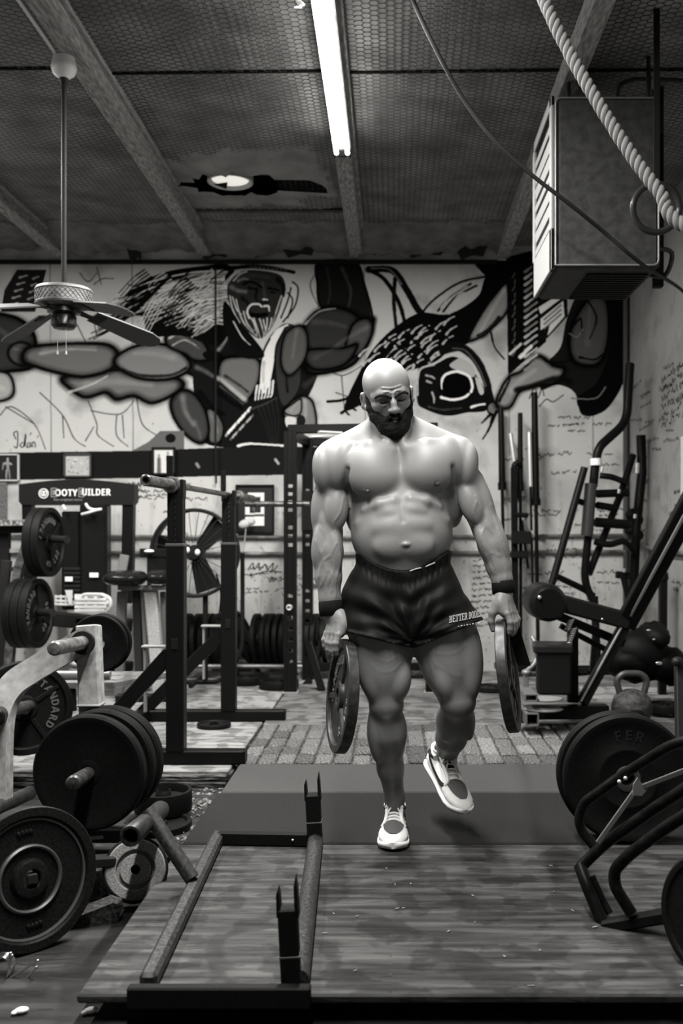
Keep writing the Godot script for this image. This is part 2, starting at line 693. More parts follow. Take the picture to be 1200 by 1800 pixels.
	for i in 121:
		var x2 := -3.9 + 4.75 * i / 120.0
		var row := PackedVector3Array()
		for j in 9:
			var t := j / 8.0
			var dip := 0.075 + 0.075 * nz.get_noise_2d(x2 * 1.3, 3.0) + 0.06 * maxf(0.0, nz.get_noise_2d(x2 * 4.0, 8.0))
			var yy := 3.425 - dip * sin(minf(t * 1.25, 1.0) * PI * 0.5) - 0.02 * nz.get_noise_2d(x2 * 5.0, t * 3.0)
			row.append(Vector3(x2, yy, -7.35 - t * 0.6))
		rows.append(row)
	sag.skin(rows, false, Vector3.DOWN)
	var so := struct("ceiling_001", sag, mt(0.5, 0.95, 0.0, "soft", Vector3(0.9, 0.9, 0.9), 0.5))
	so.set_meta("kind", "structure")
	var flaps := MB.new()
	for q in [[-1.42, 0.3, 0.13], [-1.05, 0.18, 0.1], [-0.75, 0.32, 0.1], [0.25, 0.4, 0.1], [-2.05, 0.14, 0.16], [0.62, 0.3, 0.12], [-0.1, 0.2, 0.07]]:
		flaps.prism(PackedVector2Array([Vector2(-q[1] / 2, 0.06), Vector2(q[1] / 2, 0.08), Vector2(q[1] / 3, -q[2] * 0.5), Vector2(0.02, -q[2] * 0.4), Vector2(-q[1] / 4, -q[2] * 0.7)]), 0.012, Transform3D(Basis(Vector3.RIGHT, 0.35), Vector3(q[0], 3.36, -7.9)))
	obj("torn_lining", flaps, mt(0.16, 0.95), so)
	# seams across the lining
	var sm := MB.new()
	for q in [[-3.9, -1.56, -5.0], [-1.42, -0.36, -5.03], [-0.22, 0.83, -5.02], [0.95, 1.9, -5.0]]:
		sm.bar(Vector3(q[0], 3.416, q[2]), Vector3(q[1], 3.414, q[2] + 0.03), 0.018, 0.014)
	obj("seam", sm, mt(0.07, 0.9), lid)
	# wire netting under the lining: one tile of hexagons, repeated
	var s0 := 0.024
	var tile := MB.new()
	for i in 8:
		for j in 8:
			var cx := i * 1.5 * s0
			var cz := (j + 0.5 * (i % 2)) * sqrt(3.0) * s0
			for e in 3:
				var a0 := PI / 3 * e
				var a1 := PI / 3 * (e + 1)
				tile.tube([Vector3(cx + cos(a0) * s0, 0, cz + sin(a0) * s0), Vector3(cx + cos(a1) * s0, 0, cz + sin(a1) * s0)], 0.0019, 3, false)
	var tm := tile.mesh()
	tm.surface_set_material(0, mt(0.26, 0.6))
	var mm := MultiMesh.new()
	mm.transform_format = MultiMesh.TRANSFORM_3D
	mm.mesh = tm
	var tw := 8 * 1.5 * s0
	var th := 8 * sqrt(3.0) * s0
	var places := []
	for i in int(5.8 / tw) + 1:
		for j in 16:
			var at := Vector3(-3.9 + i * tw, 3.413 + 0.004 * sin(i * 1.7 + j), -3.0 - (j + 1) * th)
			if absf(at.x + tw / 2 - hole.x) < 0.45 and absf(at.z + th / 2 - hole.z) < 0.4:
				continue
			places.append(at)
	mm.instance_count = places.size()
	for i in places.size():
		mm.set_instance_transform(i, Transform3D(Basis.IDENTITY, places[i]))
	var net := MultiMeshInstance3D.new()
	net.name = "wire_netting"
	net.multimesh = mm
	net.set_meta("kind", "stuff")
	net.set_meta("label", "hexagonal wire netting stretched under the stained ceiling lining")
	net.set_meta("category", "wire netting")
	add_child(net)
	# conduits along the walls
	var pipe := mt(0.5, 0.5, 0.2, "grime", Vector3.ONE)
	for q in [[945.0, 0.013, "upper"], [974.0, 0.016, "lower"]]:
		var p := MB.new()
		var y: float = EYE - (q[0] - 945.0) / FOCAL * 7.96
		p.tube([Vector3(-3.88, y + 0.02, -7.965), Vector3(-0.5, y, -7.965), Vector3(1.86, y + 0.02, -7.965)], q[1], 10)
		for x in [-2.6, -1.3, 0.2, 1.2]:
			p.box(Transform3D(Basis.IDENTITY, Vector3(x, y + 0.005, -7.975)), Vector3(0.03, q[1] * 2 + 0.02, 0.04), 0.003)
		single("wall_conduit", p, pipe, "%s of the two thin pipes along the graffiti wall" % q[2], "pipe")
	var pr2 := MB.new()
	pr2.tube(curve([Vector3(1.87, 1.04, -7.9), Vector3(1.87, 0.98, -7.0), Vector3(1.87, 0.97, -6.2), Vector3(1.87, 0.98, -5.0)], 4), 0.014, 8)
	single("wall_conduit", pr2, pipe, "thin pipe running along the right-hand side wall", "pipe")
	var cp := MB.new()
	cp.tube([Vector3(1.865, 0.3, -7.97), Vector3(1.865, 3.4, -7.97)], 0.022, 10)
	single("corner_pipe", cp, mt(0.25, 0.6), "vertical grey pipe in the corner of the two walls", "pipe")

# ---------------------------------------------------------------- floor
func build_floor() -> void:
	var b := MB.new()
	b.box(Transform3D(Basis.IDENTITY, Vector3(-1.0, -0.12, -3.4)), Vector3(6.2, 0.1, 9.6), 0.002)
	var fl := struct("floor", b, mt(0.24, 0.75, 0.0, "worn", Vector3(0.5, 0.5, 0.5), 0.4))
	# sub floor that carries the deck
	b = MB.new()
	b.box(Transform3D(Basis.IDENTITY, Vector3(0.58, -0.045, -5.25)), Vector3(2.62, 0.05, 5.46), 0.003)
	b.box(Transform3D(Basis.IDENTITY, Vector3(-2.32, -0.045, -6.28)), Vector3(3.15, 0.05, 3.4), 0.003)
	obj("sub_floor", b, mt(0.3, 0.8, 0.0, "rust", Vector3.ONE), fl)
	# brick strip: each brick its own piece
	var bm: Array = []
	for i in 5:
		bm.append(mt(0.42 + 0.06 * i, 0.75, 0.0, "rust", Vector3(4.2, 4.2, 4.2) + Vector3.ONE * i * 0.37, 0.3))
	var bmesh: Array = []
	for i in 3:
		var q := MB.new()
		q.box(Transform3D.IDENTITY, Vector3(0.080, 0.03, 0.180 - 0.006 * i), 0.010 + 0.003 * i)
		bmesh.append(q.mesh())
	var bed := MB.new()
	bed.box(Transform3D(Basis.IDENTITY, Vector3(0.58, -0.02, -5.175)), Vector3(2.62, 0.024, 1.0), 0.002)
	obj("mortar_bed", bed, mt(0.34, 0.9, 0.0, "grime", Vector3.ONE * 2.0), fl)
	for i in 29:
		for j in 5:
			var o := MeshInstance3D.new()
			o.name = "brick" if i + j == 0 else "brick_%03d" % (i * 5 + j)
			o.mesh = bmesh[rng.randi() % 3]
			var pale := absf(i - 14.5) < 5.5 and j > 0 and j < 4
			o.material_override = bm[rng.randi_range(2, 4) if pale else rng.randi_range(0, 2)]
			o.position = Vector3(-0.69 + i * 0.0905, -0.008 + rng.randf_range(-0.003, 0.004), -4.785 - j * 0.197 - (0.02 if i % 2 else 0.0))
			o.rotation = Vector3(rng.randf_range(-0.01, 0.01), rng.randf_range(-0.02, 0.02), rng.randf_range(-0.02, 0.02))
			fl.add_child(o, true)
	# sheets and mats laid on the deck
	sheet("plywood_sheet", Vector3(-0.74, -0.022, -3.47), Vector3(1.88, 0.0, -2.33), "worn", 0.31, Vector3(0.9, 1, 0.9), "scuffed plywood sheet in the foreground under the steel frame", "plywood")
	sheet("rubber_mat", Vector3(-0.735, -0.022, -4.16), Vector3(1.88, 0.004, -3.475), "fine", 0.15, Vector3(4, 4, 4), "dark rubber mat under the man's lifted foot", "mat")
	sheet("rubber_mat", Vector3(-0.72, -0.022, -4.68), Vector3(1.88, 0.006, -4.165), "fine", 0.28, Vector3(9, 9, 2), "paler ribbed rubber mat between the dark mat and the bricks", "mat")
	sheet("rubber_mat", Vector3(-0.74, -0.022, -7.05), Vector3(1.88, 0.008, -5.68), "ply", 0.42, Vector3(0.8, 0.8, 0.8), "grey floor mat behind the strip of bricks", "mat")
	sheet("plywood_sheet", Vector3(-3.88, -0.022, -6.3), Vector3(-0.755, 0.0, -4.57), "ply", 0.52, Vector3(1.1, 1.1, 1.1), "pale plywood sheet under the black squat rack", "plywood")
	sheet("plywood_sheet", Vector3(-3.88, -0.022, -7.98), Vector3(-0.755, 0.001, -6.31), "ply", 0.58, Vector3(1.0, 1.0, 1.0), "pale plywood sheet in front of the row of plates by the wall", "plywood")
	sheet("plywood_sheet", Vector3(-0.74, -0.022, -7.98), Vector3(1.88, 0.001, -7.06), "ply", 0.55, Vector3(0.7, 0.7, 0.7), "plywood strip along the foot of the graffiti wall", "plywood")
	# timber edge of the deck above the pit
	for q in [[-4.555, -0.03, 0.028, "upper", 0.45], [-4.535, -0.058, 0.026, "lower", 0.28]]:
		var e := MB.new()
		e.bar(Vector3(-3.5, q[1], q[0]), Vector3(-0.76, q[1], q[0] - 0.01), 0.035, q[2], Vector3.UP, 0.005)
		single("deck_board", e, mt(q[4], 0.8, 0.0, "rust", Vector3(0.6, 3, 3), 1.0), "%s splintered board on the edge of the deck by the squat rack foot" % q[3], "board")
	# loose rubble beside the mats
	var rb := MB.new()
	for i in 420:
		var p := Vector3(rng.randf_range(-1.16, -0.755), -0.068, rng.randf_range(-4.5, -3.5))
		if p.x < -1.0 + (p.z + 4.5) * 0.25:
			continue
		var s := rng.randf_range(0.003, 0.013)
		rb.box(Transform3D(Basis.from_euler(Vector3(rng.randf(), rng.randf() * 6.0, rng.randf())), p), Vector3(s * 2.2, s * 0.8, s * 1.3), 0.002)
	var ro := single("wood_debris", rb, mt(0.62, 0.9, 0.0, "rust", Vector3.ONE * 4), "pale wood chips and rubble beside the edge of the rubber mats", "debris")
	ro.set_meta("kind", "stuff")

func sheet(called: String, lo: Vector3, hi: Vector3, wear: String, g: float, sc: Vector3, label: String, cat: String) -> void:
	var b := MB.new()
	b.box(Transform3D(Basis.IDENTITY, (lo + hi) / 2), hi - lo, 0.006)
	single(called, b, mt(g, 0.72 if called == "plywood_sheet" else 0.85, 0.0, wear, sc, 0.25), label, cat)

# ---------------------------------------------------------------- airbrush for the painted walls
class Paint:
	var im: Image
	var ox := 0.0
	var oy := 0.0
	var s := 1.0
	var dabs := {}

	func _init(w: int, h: int, x0: float, y0: float, scale: float) -> void:
		im = Image.create_empty(w, h, false, Image.FORMAT_RGBA8)
		ox = x0
		oy = y0
		s = scale

	func col(g0: float, a := 1.0) -> Color:
		var g := g0 * lerpf(0.72, 1.08, smoothstep(0.08, 0.45, g0))
		return Color(g, g * 0.994, g * 0.978, a)

	func dab(r: int, g: float, a: float, soft: float) -> Image:
		var key := "%d %d %d %d" % [r, int(g * 32), int(a * 24), int(soft * 8)]
		if not dabs.has(key):
			var d := Image.create_empty(2 * r + 1, 2 * r + 1, false, Image.FORMAT_RGBA8)
			for y in 2 * r + 1:
				for x in 2 * r + 1:
					var q := Vector2(x - r, y - r).length() / (r + 0.5)
					var k := 1.0 - smoothstep(1.0 - soft, 1.0, q)
					d.set_pixel(x, y, col(g, a * k))
			dabs[key] = d
		return dabs[key]

	func stroke(pts: Array, w0: float, w1: float, g: float, a := 0.8, soft := 0.6) -> void:
		var m := pts.size()
		for i in m - 1:
			var p0: Vector2 = pts[maxi(i - 1, 0)]
			var p1: Vector2 = pts[i]
			var p2: Vector2 = pts[i + 1]
			var p3: Vector2 = pts[mini(i + 2, m - 1)]
			var lg: float = p1.distance_to(p2)
			var wm := lerpf(w0, w1, (i + 0.5) / (m - 1))
			var steps := maxi(2, int(lg / maxf(wm * 0.22, 0.5)))
			for k in steps:
				var t := float(k) / steps
				var p := p1.cubic_interpolate(p2, p0, p3, t)
				var w := lerpf(w0, w1, (i + t) / (m - 1))
				var r := maxi(1, int(round(w * s / 2)))
				var d := dab(r, g, a, soft)
				im.blend_rect(d, Rect2i(0, 0, 2 * r + 1, 2 * r + 1), Vector2i(int((p.x - ox) * s) - r, int((p.y - oy) * s) - r))

	func smooth_poly(pts: Array) -> Array:
		var out := []
		var m := pts.size()
		for i in m:
			var p1: Vector2 = pts[i]
			for k in 6:
				out.append(p1.cubic_interpolate(pts[(i + 1) % m], pts[(i + m - 1) % m], pts[(i + 2) % m], k / 6.0))
		return out

	func fill(pts: Array, g: float, a := 1.0, rounded := true) -> void:
		var q: Array = smooth_poly(pts) if rounded else pts
		var lo := 1e9
		var hi := -1e9
		for p in q:
			lo = minf(lo, p.y)
			hi = maxf(hi, p.y)
		var y0 := maxi(0, int((lo - oy) * s))
		var y1 := mini(im.get_height() - 1, int((hi - oy) * s))
		var line: Image = null
		if a < 1.0:
			line = Image.create_empty(im.get_width(), 1, false, Image.FORMAT_RGBA8)
			line.fill(col(g, a))
		for y in range(y0, y1 + 1):
			var yy := y / s + oy + 0.01
			var xs := []
			for i in q.size():
				var p: Vector2 = q[i]
				var e: Vector2 = q[(i + 1) % q.size()]
				if (p.y <= yy) != (e.y <= yy):
					xs.append(p.x + (yy - p.y) / (e.y - p.y) * (e.x - p.x))
			xs.sort()
			for i in range(0, xs.size() - 1, 2):
				var x0 := maxi(0, int((xs[i] - ox) * s))
				var w := int((xs[i + 1] - ox) * s) - x0
				if w > 0:
					if line:
						im.blend_rect(line, Rect2i(0, 0, w, 1), Vector2i(x0, y))
					else:
						im.fill_rect(Rect2i(x0, y, w, 1), col(g))

	func edge(pts: Array, w: float, g: float, a := 0.8, soft := 0.6) -> void:
		var q := smooth_poly(pts)
		q.append(q[0])
		stroke(q, w, w, g, a, soft)

	func ell(cx: float, cy: float, rx: float, ry: float, rot := 0.0) -> Array:
		var out := []
		for i in 14:
			var t := TAU * i / 14
			out.append(Vector2(cx, cy) + Vector2(cos(t) * rx, sin(t) * ry).rotated(rot))
		return out

	# airbrushed muscle: dark rim, mid body, soft light off the middle
	func muscle(pts: Array, g: float, rim := 0.06, light := 0.0, shift := Vector2(0, -0.25)) -> void:
		g *= 1.15
		fill(pts, g)
		var c := Vector2.ZERO
		for p in pts:
			c += p
		c /= pts.size()
		var size := 0.0
		for p in pts:
			size += c.distance_to(p)
		size /= pts.size()
		edge(pts, size * 0.42, rim, 0.16, 1.0)
		edge(pts, maxf(3.0, size * 0.13), rim * 0.7, 0.75, 0.7)
		if light > 0.0:
			var far: Vector2 = pts[0]
			for p in pts:
				if c.distance_to(p) > c.distance_to(far):
					far = p
			var ax := (far - c) * 0.55
			var o := c + shift * size
			stroke([o - ax, o + Vector2(0, -size * 0.06), o + ax], size * 0.42, size * 0.24, light, 0.17, 1.0)

	# a line of handwriting nobody can read
	func scribble(x: float, y: float, w: float, h: float, g: float, a: float, rng: RandomNumberGenerator, slope := 0.0) -> void:
		var px := x
		while px < x + w:
			var lg := rng.randf_range(h * 1.2, h * 4.5)
			var pts := []
			var k := 0.0
			while k < lg:
				pts.append(Vector2(px + k, y + (px + k - x) * slope + rng.randf_range(-h, h) * 0.5))
				k += h * 0.34
			if pts.size() > 1:
				stroke(pts, 1.2, 1.0, g, a, 0.5)
			px += lg + h * 0.7

	func mottle(noise: FastNoiseLite, g: float, most: float, cut: float) -> void:
		var w := im.get_width()
		var h := im.get_height()
		var nm := noise.get_image(w / 2, h / 2, false, false)
		nm.convert(Image.FORMAT_L8)
		var d := nm.get_data()
		var o := PackedByteArray()
		o.resize(d.size() * 4)
		var c8 := int(g * 255)
		for i in d.size():
			o[i * 4] = c8
			o[i * 4 + 1] = c8
			o[i * 4 + 2] = c8
			o[i * 4 + 3] = clampi(int((d[i] / 255.0 - cut) * most * 255.0), 0, 255)
		var over := Image.create_from_data(w / 2, h / 2, false, Image.FORMAT_RGBA8, o)
		over.resize(w, h, Image.INTERPOLATE_BILINEAR)
		im.blend_rect(over, Rect2i(0, 0, w, h), Vector2i.ZERO)

func V2(a: Array) -> Array:
	var out := []
	for i in range(0, a.size(), 2):
		out.append(Vector2(a[i], a[i + 1]))
	return out

func paint_back_wall() -> ImageTexture:
	# the wall is 5.8 m by 3.52 m; the brush works in units of 4.571 mm measured as in the picture
	var p := Paint.new(1903, 1155, -163.1, 413.4, 1.5)
	p.im.fill(p.col(0.68))
	var nz := FastNoiseLite.new()
	nz.seed = 3
	nz.frequency = 0.006
	nz.fractal_octaves = 5
	p.mottle(nz, 0.45, 0.9, 0.52)
	nz.seed = 9
	nz.frequency = 0.02
	p.mottle(nz, 0.74, 0.8, 0.6)
	# lower wall: grubbier
	nz.seed = 21
	nz.frequency = 0.012
	p.mottle(nz, 0.2, 0.8, 0.62)
	for i in 1500:
		var sp := Vector2(rng.randf_range(-160, 1100), 1180 - absf(rng.randfn(0.0, 170.0)))
		p.stroke([sp, sp + Vector2(rng.randf_range(-3, 3), rng.randf_range(0, 6))], rng.randf_range(1.2, 4.5), 1.2, rng.randf_range(0.2, 0.45), rng.randf_range(0.08, 0.34), 0.9)
	for i in 70:
		var dp := Vector2(rng.randf_range(-160, 1100), rng.randf_range(840, 1080))
		p.stroke([dp, dp + Vector2(rng.randf_range(-4, 4), 40), dp + Vector2(rng.randf_range(-8, 8), rng.randf_range(60, 110))], rng.randf_range(6, 20), 5, rng.randf_range(0.25, 0.45), 0.05, 1.0)
	for x in [88.0, 232.0, 378.0, 640.0, 893.0, 1040.0]:
		p.stroke(V2([x, 455, x + 2, 800]), 2, 2, 0.45, 0.3, 0.5)
	# bolts of lightning
	for q in [[70, 690, 110, 730, 130, 770, 150, 785], [110, 730, 112, 770], [155, 705, 170, 745, 172, 765, 200, 785], [160, 722, 210, 728, 235, 705], [205, 730, 205, 765, 225, 785], [215, 730, 218, 770], [240, 700, 250, 745, 275, 765], [0, 730, 20, 715, 60, 745, 80, 790], [10, 715, 60, 745], [150, 775, 165, 750], [140, 480, 155, 495, 170, 480], [165, 500, 180, 490, 200, 490], [225, 500, 245, 505, 260, 495], [170, 470, 178, 500], [135, 570, 150, 600], [165, 565, 170, 590], [200, 560, 225, 590], [565, 640, 600, 660, 640, 640], [590, 690, 620, 700], [600, 660, 605, 720], [565, 470, 545, 500, 560, 540], [700, 700, 660, 680]]:
		p.stroke(V2(q), 3.0, 1.6, 0.42, 0.55, 0.7)
		p.stroke(V2(q), 1.6, 1.0, 0.25, 0.5, 0.5)
	# stepped crystal and fist at the far left
	p.fill(V2([30, 474, 82, 474, 62, 548, 2, 548, 8, 510]), 0.16, 1.0, false)
	for k in 5:
		p.stroke(V2([34 - k * 4, 488 + k * 12, 48 - k * 4, 484 + k * 12]), 4, 2, 0.6, 0.8, 0.5)
		p.stroke(V2([58 - k * 3, 490 + k * 12, 68 - k * 3, 486 + k * 12]), 4, 2, 0.55, 0.8, 0.5)
	p.muscle(V2([-40, 560, 20, 556, 58, 585, 60, 640, 20, 652, -40, 650]), 0.2, 0.04, 0.45)
	p.muscle(p.ell(38, 622, 24, 20, 0.2), 0.26, 0.04, 0.5)
	p.muscle(V2([-60, 660, 10, 655, 24, 690, 0, 705, -60, 700]), 0.5, 0.08, 0.75)
	p.muscle(V2([-140, 560, -60, 540, -40, 600, -60, 700, -120, 760, -150, 700]), 0.2, 0.04, 0.5)
	# outstretched arm
	p.muscle(V2([110, 664, 160, 655, 230, 650, 310, 665, 318, 684, 270, 708, 235, 696, 205, 702, 185, 690, 150, 698, 122, 682]), 0.34, 0.05, 0.62, Vector2(0, -0.1))
	p.muscle(V2([48, 612, 90, 606, 140, 604, 188, 606, 208, 624, 196, 648, 150, 662, 105, 656, 62, 644, 40, 634]), 0.33, 0.05, 0.58)
	p.stroke(V2([70, 622, 120, 614, 170, 616]), 9, 4, 0.6, 0.3, 1.0)
	p.stroke(V2([120, 690, 160, 676, 190, 660]), 8, 3, 0.65, 0.5, 0.9)
	p.muscle(V2([296, 600, 330, 586, 372, 600, 396, 640, 380, 680, 340, 660, 310, 640]), 0.2, 0.03, 0.45)
	p.stroke(V2([300, 606, 330, 592, 360, 606]), 5, 3, 0.55, 0.5, 0.8)
	p.stroke(V2([308, 618, 332, 604, 356, 616]), 4, 3, 0.5, 0.45, 0.8)
	p.muscle(V2([202, 630, 240, 608, 290, 606, 326, 626, 334, 648, 300, 666, 250, 666, 212, 650]), 0.37, 0.05, 0.62)
	p.stroke(V2([214, 650, 250, 660, 300, 659, 328, 646]), 9, 6, 0.07, 0.5, 0.9)
	# torso and robe, in enlarged units
	var zq := func(v: Array) -> Array:
		var out := []
		for i in range(0, v.size(), 2):
			out.append(Vector2(297.0 + v[i] / 3.361, 440.0 + v[i + 1] / 3.361))
		return out
	p.fill(zq.call([180, 560, 330, 440, 420, 560, 560, 640, 680, 460, 800, 520, 880, 700, 800, 900, 690, 980, 660, 1150, 240, 1150, 170, 1000, 140, 700]), 0.1)
	p.muscle(zq.call([-20, 510, 60, 480, 150, 498, 215, 560, 235, 640, 150, 650, 90, 610, 0, 570]), 0.24, 0.03, 0.5)
	p.stroke(zq.call([0, 520, 90, 484, 190, 522]), 5, 3, 0.66, 0.6, 0.8)
	p.stroke(zq.call([20, 562, 90, 530, 160, 562]), 4, 3, 0.62, 0.5, 0.8)
	p.stroke(zq.call([160, 690, 215, 715, 268, 750]), 16, 12, 0.55, 0.28, 1.0)
	p.stroke(zq.call([240, 540, 260, 500, 270, 460]), 12, 6, 0.6, 0.35, 1.0)
	p.stroke(zq.call([290, 590, 330, 540, 345, 500]), 12, 5, 0.66, 0.4, 1.0)
	p.fill(p.ell(297 + 265 / 3.361, 440 + 625 / 3.361, 20, 9, 0.2), 0.05)
	p.muscle(zq.call([312, 650, 400, 628, 526, 646, 530, 770, 455, 892, 380, 850, 292, 752]), 0.33, 0.03, 0.0)
	p.stroke(zq.call([340, 680, 420, 660, 500, 690]), 22, 18, 0.42, 0.12, 1.0)
	p.stroke(zq.call([288, 752, 360, 810, 456, 890]), 13, 15, 0.68, 0.45, 0.9)
	p.stroke(zq.call([330, 740, 420, 800, 470, 840]), 9, 6, 0.1, 0.4, 1.0)
	p.stroke(zq.call([285, 830, 360, 890, 440, 940]), 12, 9, 0.04, 0.8, 0.8)
	p.stroke(zq.call([300, 800, 370, 856, 440, 910]), 5, 4, 0.3, 0.5, 0.9)
	p.stroke(zq.call([405, 604, 470, 610]), 4, 4, 0.8, 0.8, 0.5)
	p.muscle(zq.call([20, 870, 80, 826, 150, 850, 215, 950, 235, 1080, 190, 1140, 110, 1100, 40, 1010, 10, 930]), 0.22, 0.02, 0.0)
	p.stroke(zq.call([80, 860, 96, 950, 150, 1040]), 20, 12, 0.6, 0.22, 1.0)
	p.stroke(zq.call([150, 1010, 180, 1080, 185, 1120]), 14, 8, 0.5, 0.16, 1.0)
	p.muscle(zq.call([225, 940, 280, 960, 320, 1040, 300, 1130, 240, 1130, 238, 1040]), 0.3, 0.03, 0.5)
	p.stroke(zq.call([180, 840, 260, 930, 330, 970]), 14, 10, 0.04, 0.7, 0.8)
	# robe
	p.fill(zq.call([450, 930, 560, 900, 640, 850, 692, 950, 690, 1150, 330, 1150, 380, 1030]), 0.1)
	for k in 5:
		p.stroke(zq.call([520 + k * 28, 920 - k * 10, 560 + k * 22, 1010, 600 + k * 10, 1140]), 5, 4, 0.2, 0.3, 1.0)
	p.fill(zq.call([640, 480, 700, 430, 790, 480, 775, 600, 770, 800, 690, 915, 650, 850, 632, 660]), 0.22)
	p.stroke(zq.call([780, 490, 745, 560, 732, 650]), 14, 8, 0.5, 0.3, 1.0)
	p.stroke(zq.call([700, 560, 690, 700, 700, 840]), 9, 6, 0.06, 0.5, 1.0)
	p.fill(zq.call([690, 446, 640, 468, 590, 530, 545, 640, 533, 790, 556, 850, 596, 800, 622, 680, 636, 560]), 0.8)
	p.stroke(zq.call([560, 660, 556, 760, 566, 830]), 9, 6, 0.5, 0.25, 1.0)
	p.edge(zq.call([690, 446, 640, 468, 590, 530, 545, 640, 533, 790, 556, 850, 596, 800, 622, 680, 636, 560]), 4, 0.04, 0.7, 0.6)
	for k in 6:
		p.stroke(zq.call([520 + k * 19, 800 - k * 6, 512 + k * 19, 850, 510 + k * 17, 886 - k * 4]), 4.5, 2, 0.78, 0.8, 0.5)
	p.stroke(zq.call([700, 440, 640, 470, 600, 520]), 4, 3, 0.8, 0.7, 0.5)
	for k in 10:
		p.stroke(zq.call([336 + k * 14.5, 1096 - k * 16, 350 + k * 14.5, 1070 - k * 16]), 5.5, 4, 0.82, 0.8 if k % 4 else 0.3, 0.5)
		p.stroke(zq.call([362 + k * 14, 1120 - k * 15, 372 + k * 14, 1102 - k * 15]), 4, 3, 0.62, 0.7 if k % 3 else 0.2, 0.5)
	p.stroke(zq.call([480, 940, 560, 910, 640, 870]), 4, 3, 0.25, 0.6, 0.7)
	# small forearm at the hip
	p.muscle(zq.call([676, 950, 730, 890, 790, 862, 850, 900, 868, 1040, 800, 1060, 720, 1040, 690, 1000]), 0.36, 0.03, 0.0)
	p.stroke(zq.call([800, 880, 806, 960, 790, 1040]), 16, 10, 0.66, 0.25, 1.0)
	p.muscle(zq.call([680, 950, 740, 900, 780, 880, 776, 960, 730, 978]), 0.4, 0.03, 0.62)
	p.fill(zq.call([690, 985, 750, 990, 740, 1040, 696, 1040]), 0.7)
	p.fill(p.ell(297 + 780 / 3.361, 440 + 1005 / 3.361, 8, 10), 0.14)
	p.stroke(zq.call([800, 800, 850, 760, 880, 700]), 18, 10, 0.2, 0.8, 0.9)
	# flexed arm
	p.muscle(V2([536, 640, 560, 626, 610, 622, 640, 600, 652, 580, 656, 560, 648, 600, 620, 640, 580, 654, 545, 656]), 0.2, 0.03, 0.4)
	p.fill(V2([560, 462, 624, 462, 640, 500, 652, 556, 648, 590, 612, 560, 565, 540, 558, 500]), 0.12)
	p.stroke(V2([600, 470, 616, 510, 612, 540]), 12, 5, 0.32, 0.35, 1.0)
	p.stroke(V2([574, 470, 580, 510, 576, 535]), 8, 5, 0.26, 0.35, 1.0)
	p.edge(V2([560, 462, 624, 462, 640, 500, 654, 556, 648, 590, 612, 560, 565, 540, 558, 500]), 5, 0.04, 0.7, 0.6)
	p.muscle(V2([532, 578, 556, 548, 590, 540, 628, 556, 634, 590, 600, 616, 556, 622, 536, 606]), 0.19, 0.03, 0.38)
	p.stroke(V2([536, 570, 560, 548, 590, 542]), 5, 3, 0.55, 0.55, 0.8)
	p.muscle(V2([620, 570, 648, 560, 654, 584, 634, 620, 590, 640, 556, 640, 600, 618]), 0.26, 0.04, 0.5)
	p.muscle(V2([540, 616, 600, 612, 628, 606, 606, 640, 560, 650, 540, 640]), 0.2, 0.03, 0.36)
	p.muscle(V2([500, 590, 526, 572, 540, 590, 536, 630, 510, 660, 494, 640]), 0.28, 0.03, 0.5)
	# hair: dark mass, then pale strands
	p.fill(V2([404, 466, 350, 468, 290, 478, 240, 500, 214, 530, 208, 556, 250, 556, 262, 590, 320, 590, 384, 606, 410, 560, 414, 500]), 0.05)
	for k in 70:
		var t := fmod(k * 0.618, 1.0)
		var a := Vector2(404 - 10 * sin(t * 9.0), 472 + t * 100)
		var b := Vector2(lerpf(212, 330, t) + 40 * sin(k * 2.4), lerpf(530, 584, t) + 14 * sin(k * 1.7))
		var m1 := a.lerp(b, 0.3) + Vector2(0, -6 + 5 * sin(k * 1.3))
		var m2 := a.lerp(b, 0.68) + Vector2(0, 7 * sin(k * 2.1) - 4)
		p.stroke([a, m1, m2, b], 3.0, 1.6, [0.5, 0.66, 0.8][k % 3], 0.7, 0.6)
	for k in 40:
		var c1 := Vector2(400 - fmod(k * 37.0, 150.0), 470 + fmod(k * 23.0, 60.0))
		p.stroke([c1, c1 + Vector2(-22, 16), c1 + Vector2(-46, 42 + k % 4 * 5)], 2.4, 1.3, 0.72 if k % 2 else 0.05, 0.7, 0.5)
	for k in 14:
		var a2 := Vector2(300 - k * 5, 486 + k * 5)
		p.stroke([a2, a2 + Vector2(-40, 20 + k % 3 * 6), a2 + Vector2(-92 + k, 40 + k % 4 * 5)], 4, 1.5, 0.05, 0.85, 0.5)
	# neck, then face
	p.fill(zq.call([330, 300, 420, 420, 560, 600, 520, 640, 400, 620, 350, 520, 320, 430]), 0.07)
	p.fill(zq.call([372, 150, 450, 118, 570, 122, 664, 150, 690, 230, 662, 330, 610, 450, 545, 520, 470, 480, 400, 390, 352, 300, 345, 215]), 0.2)
	p.stroke(zq.call([400, 160, 480, 146, 600, 160]), 16, 12, 0.36, 0.16, 1.0)
	p.stroke(zq.call([366, 214, 400, 236, 462, 246]), 15, 10, 0.66, 0.3, 1.0)
	p.stroke(zq.call([404, 182, 440, 168, 470, 172]), 8, 5, 0.6, 0.35, 1.0)
	p.stroke(zq.call([552, 190, 560, 240, 566, 284]), 9, 8, 0.34, 0.3, 1.0)
	p.stroke(zq.call([556, 290, 584, 292]), 5, 4, 0.82, 0.7, 0.8)
	p.stroke(zq.call([440, 200, 470, 186, 510, 194, 548, 222]), 5, 4, 0.03, 0.85, 0.6)
	p.stroke(zq.call([470, 220, 500, 228, 524, 224]), 5, 3, 0.04, 0.8, 0.7)
	p.stroke(zq.call([586, 226, 616, 228, 650, 240]), 5, 4, 0.03, 0.85, 0.6)
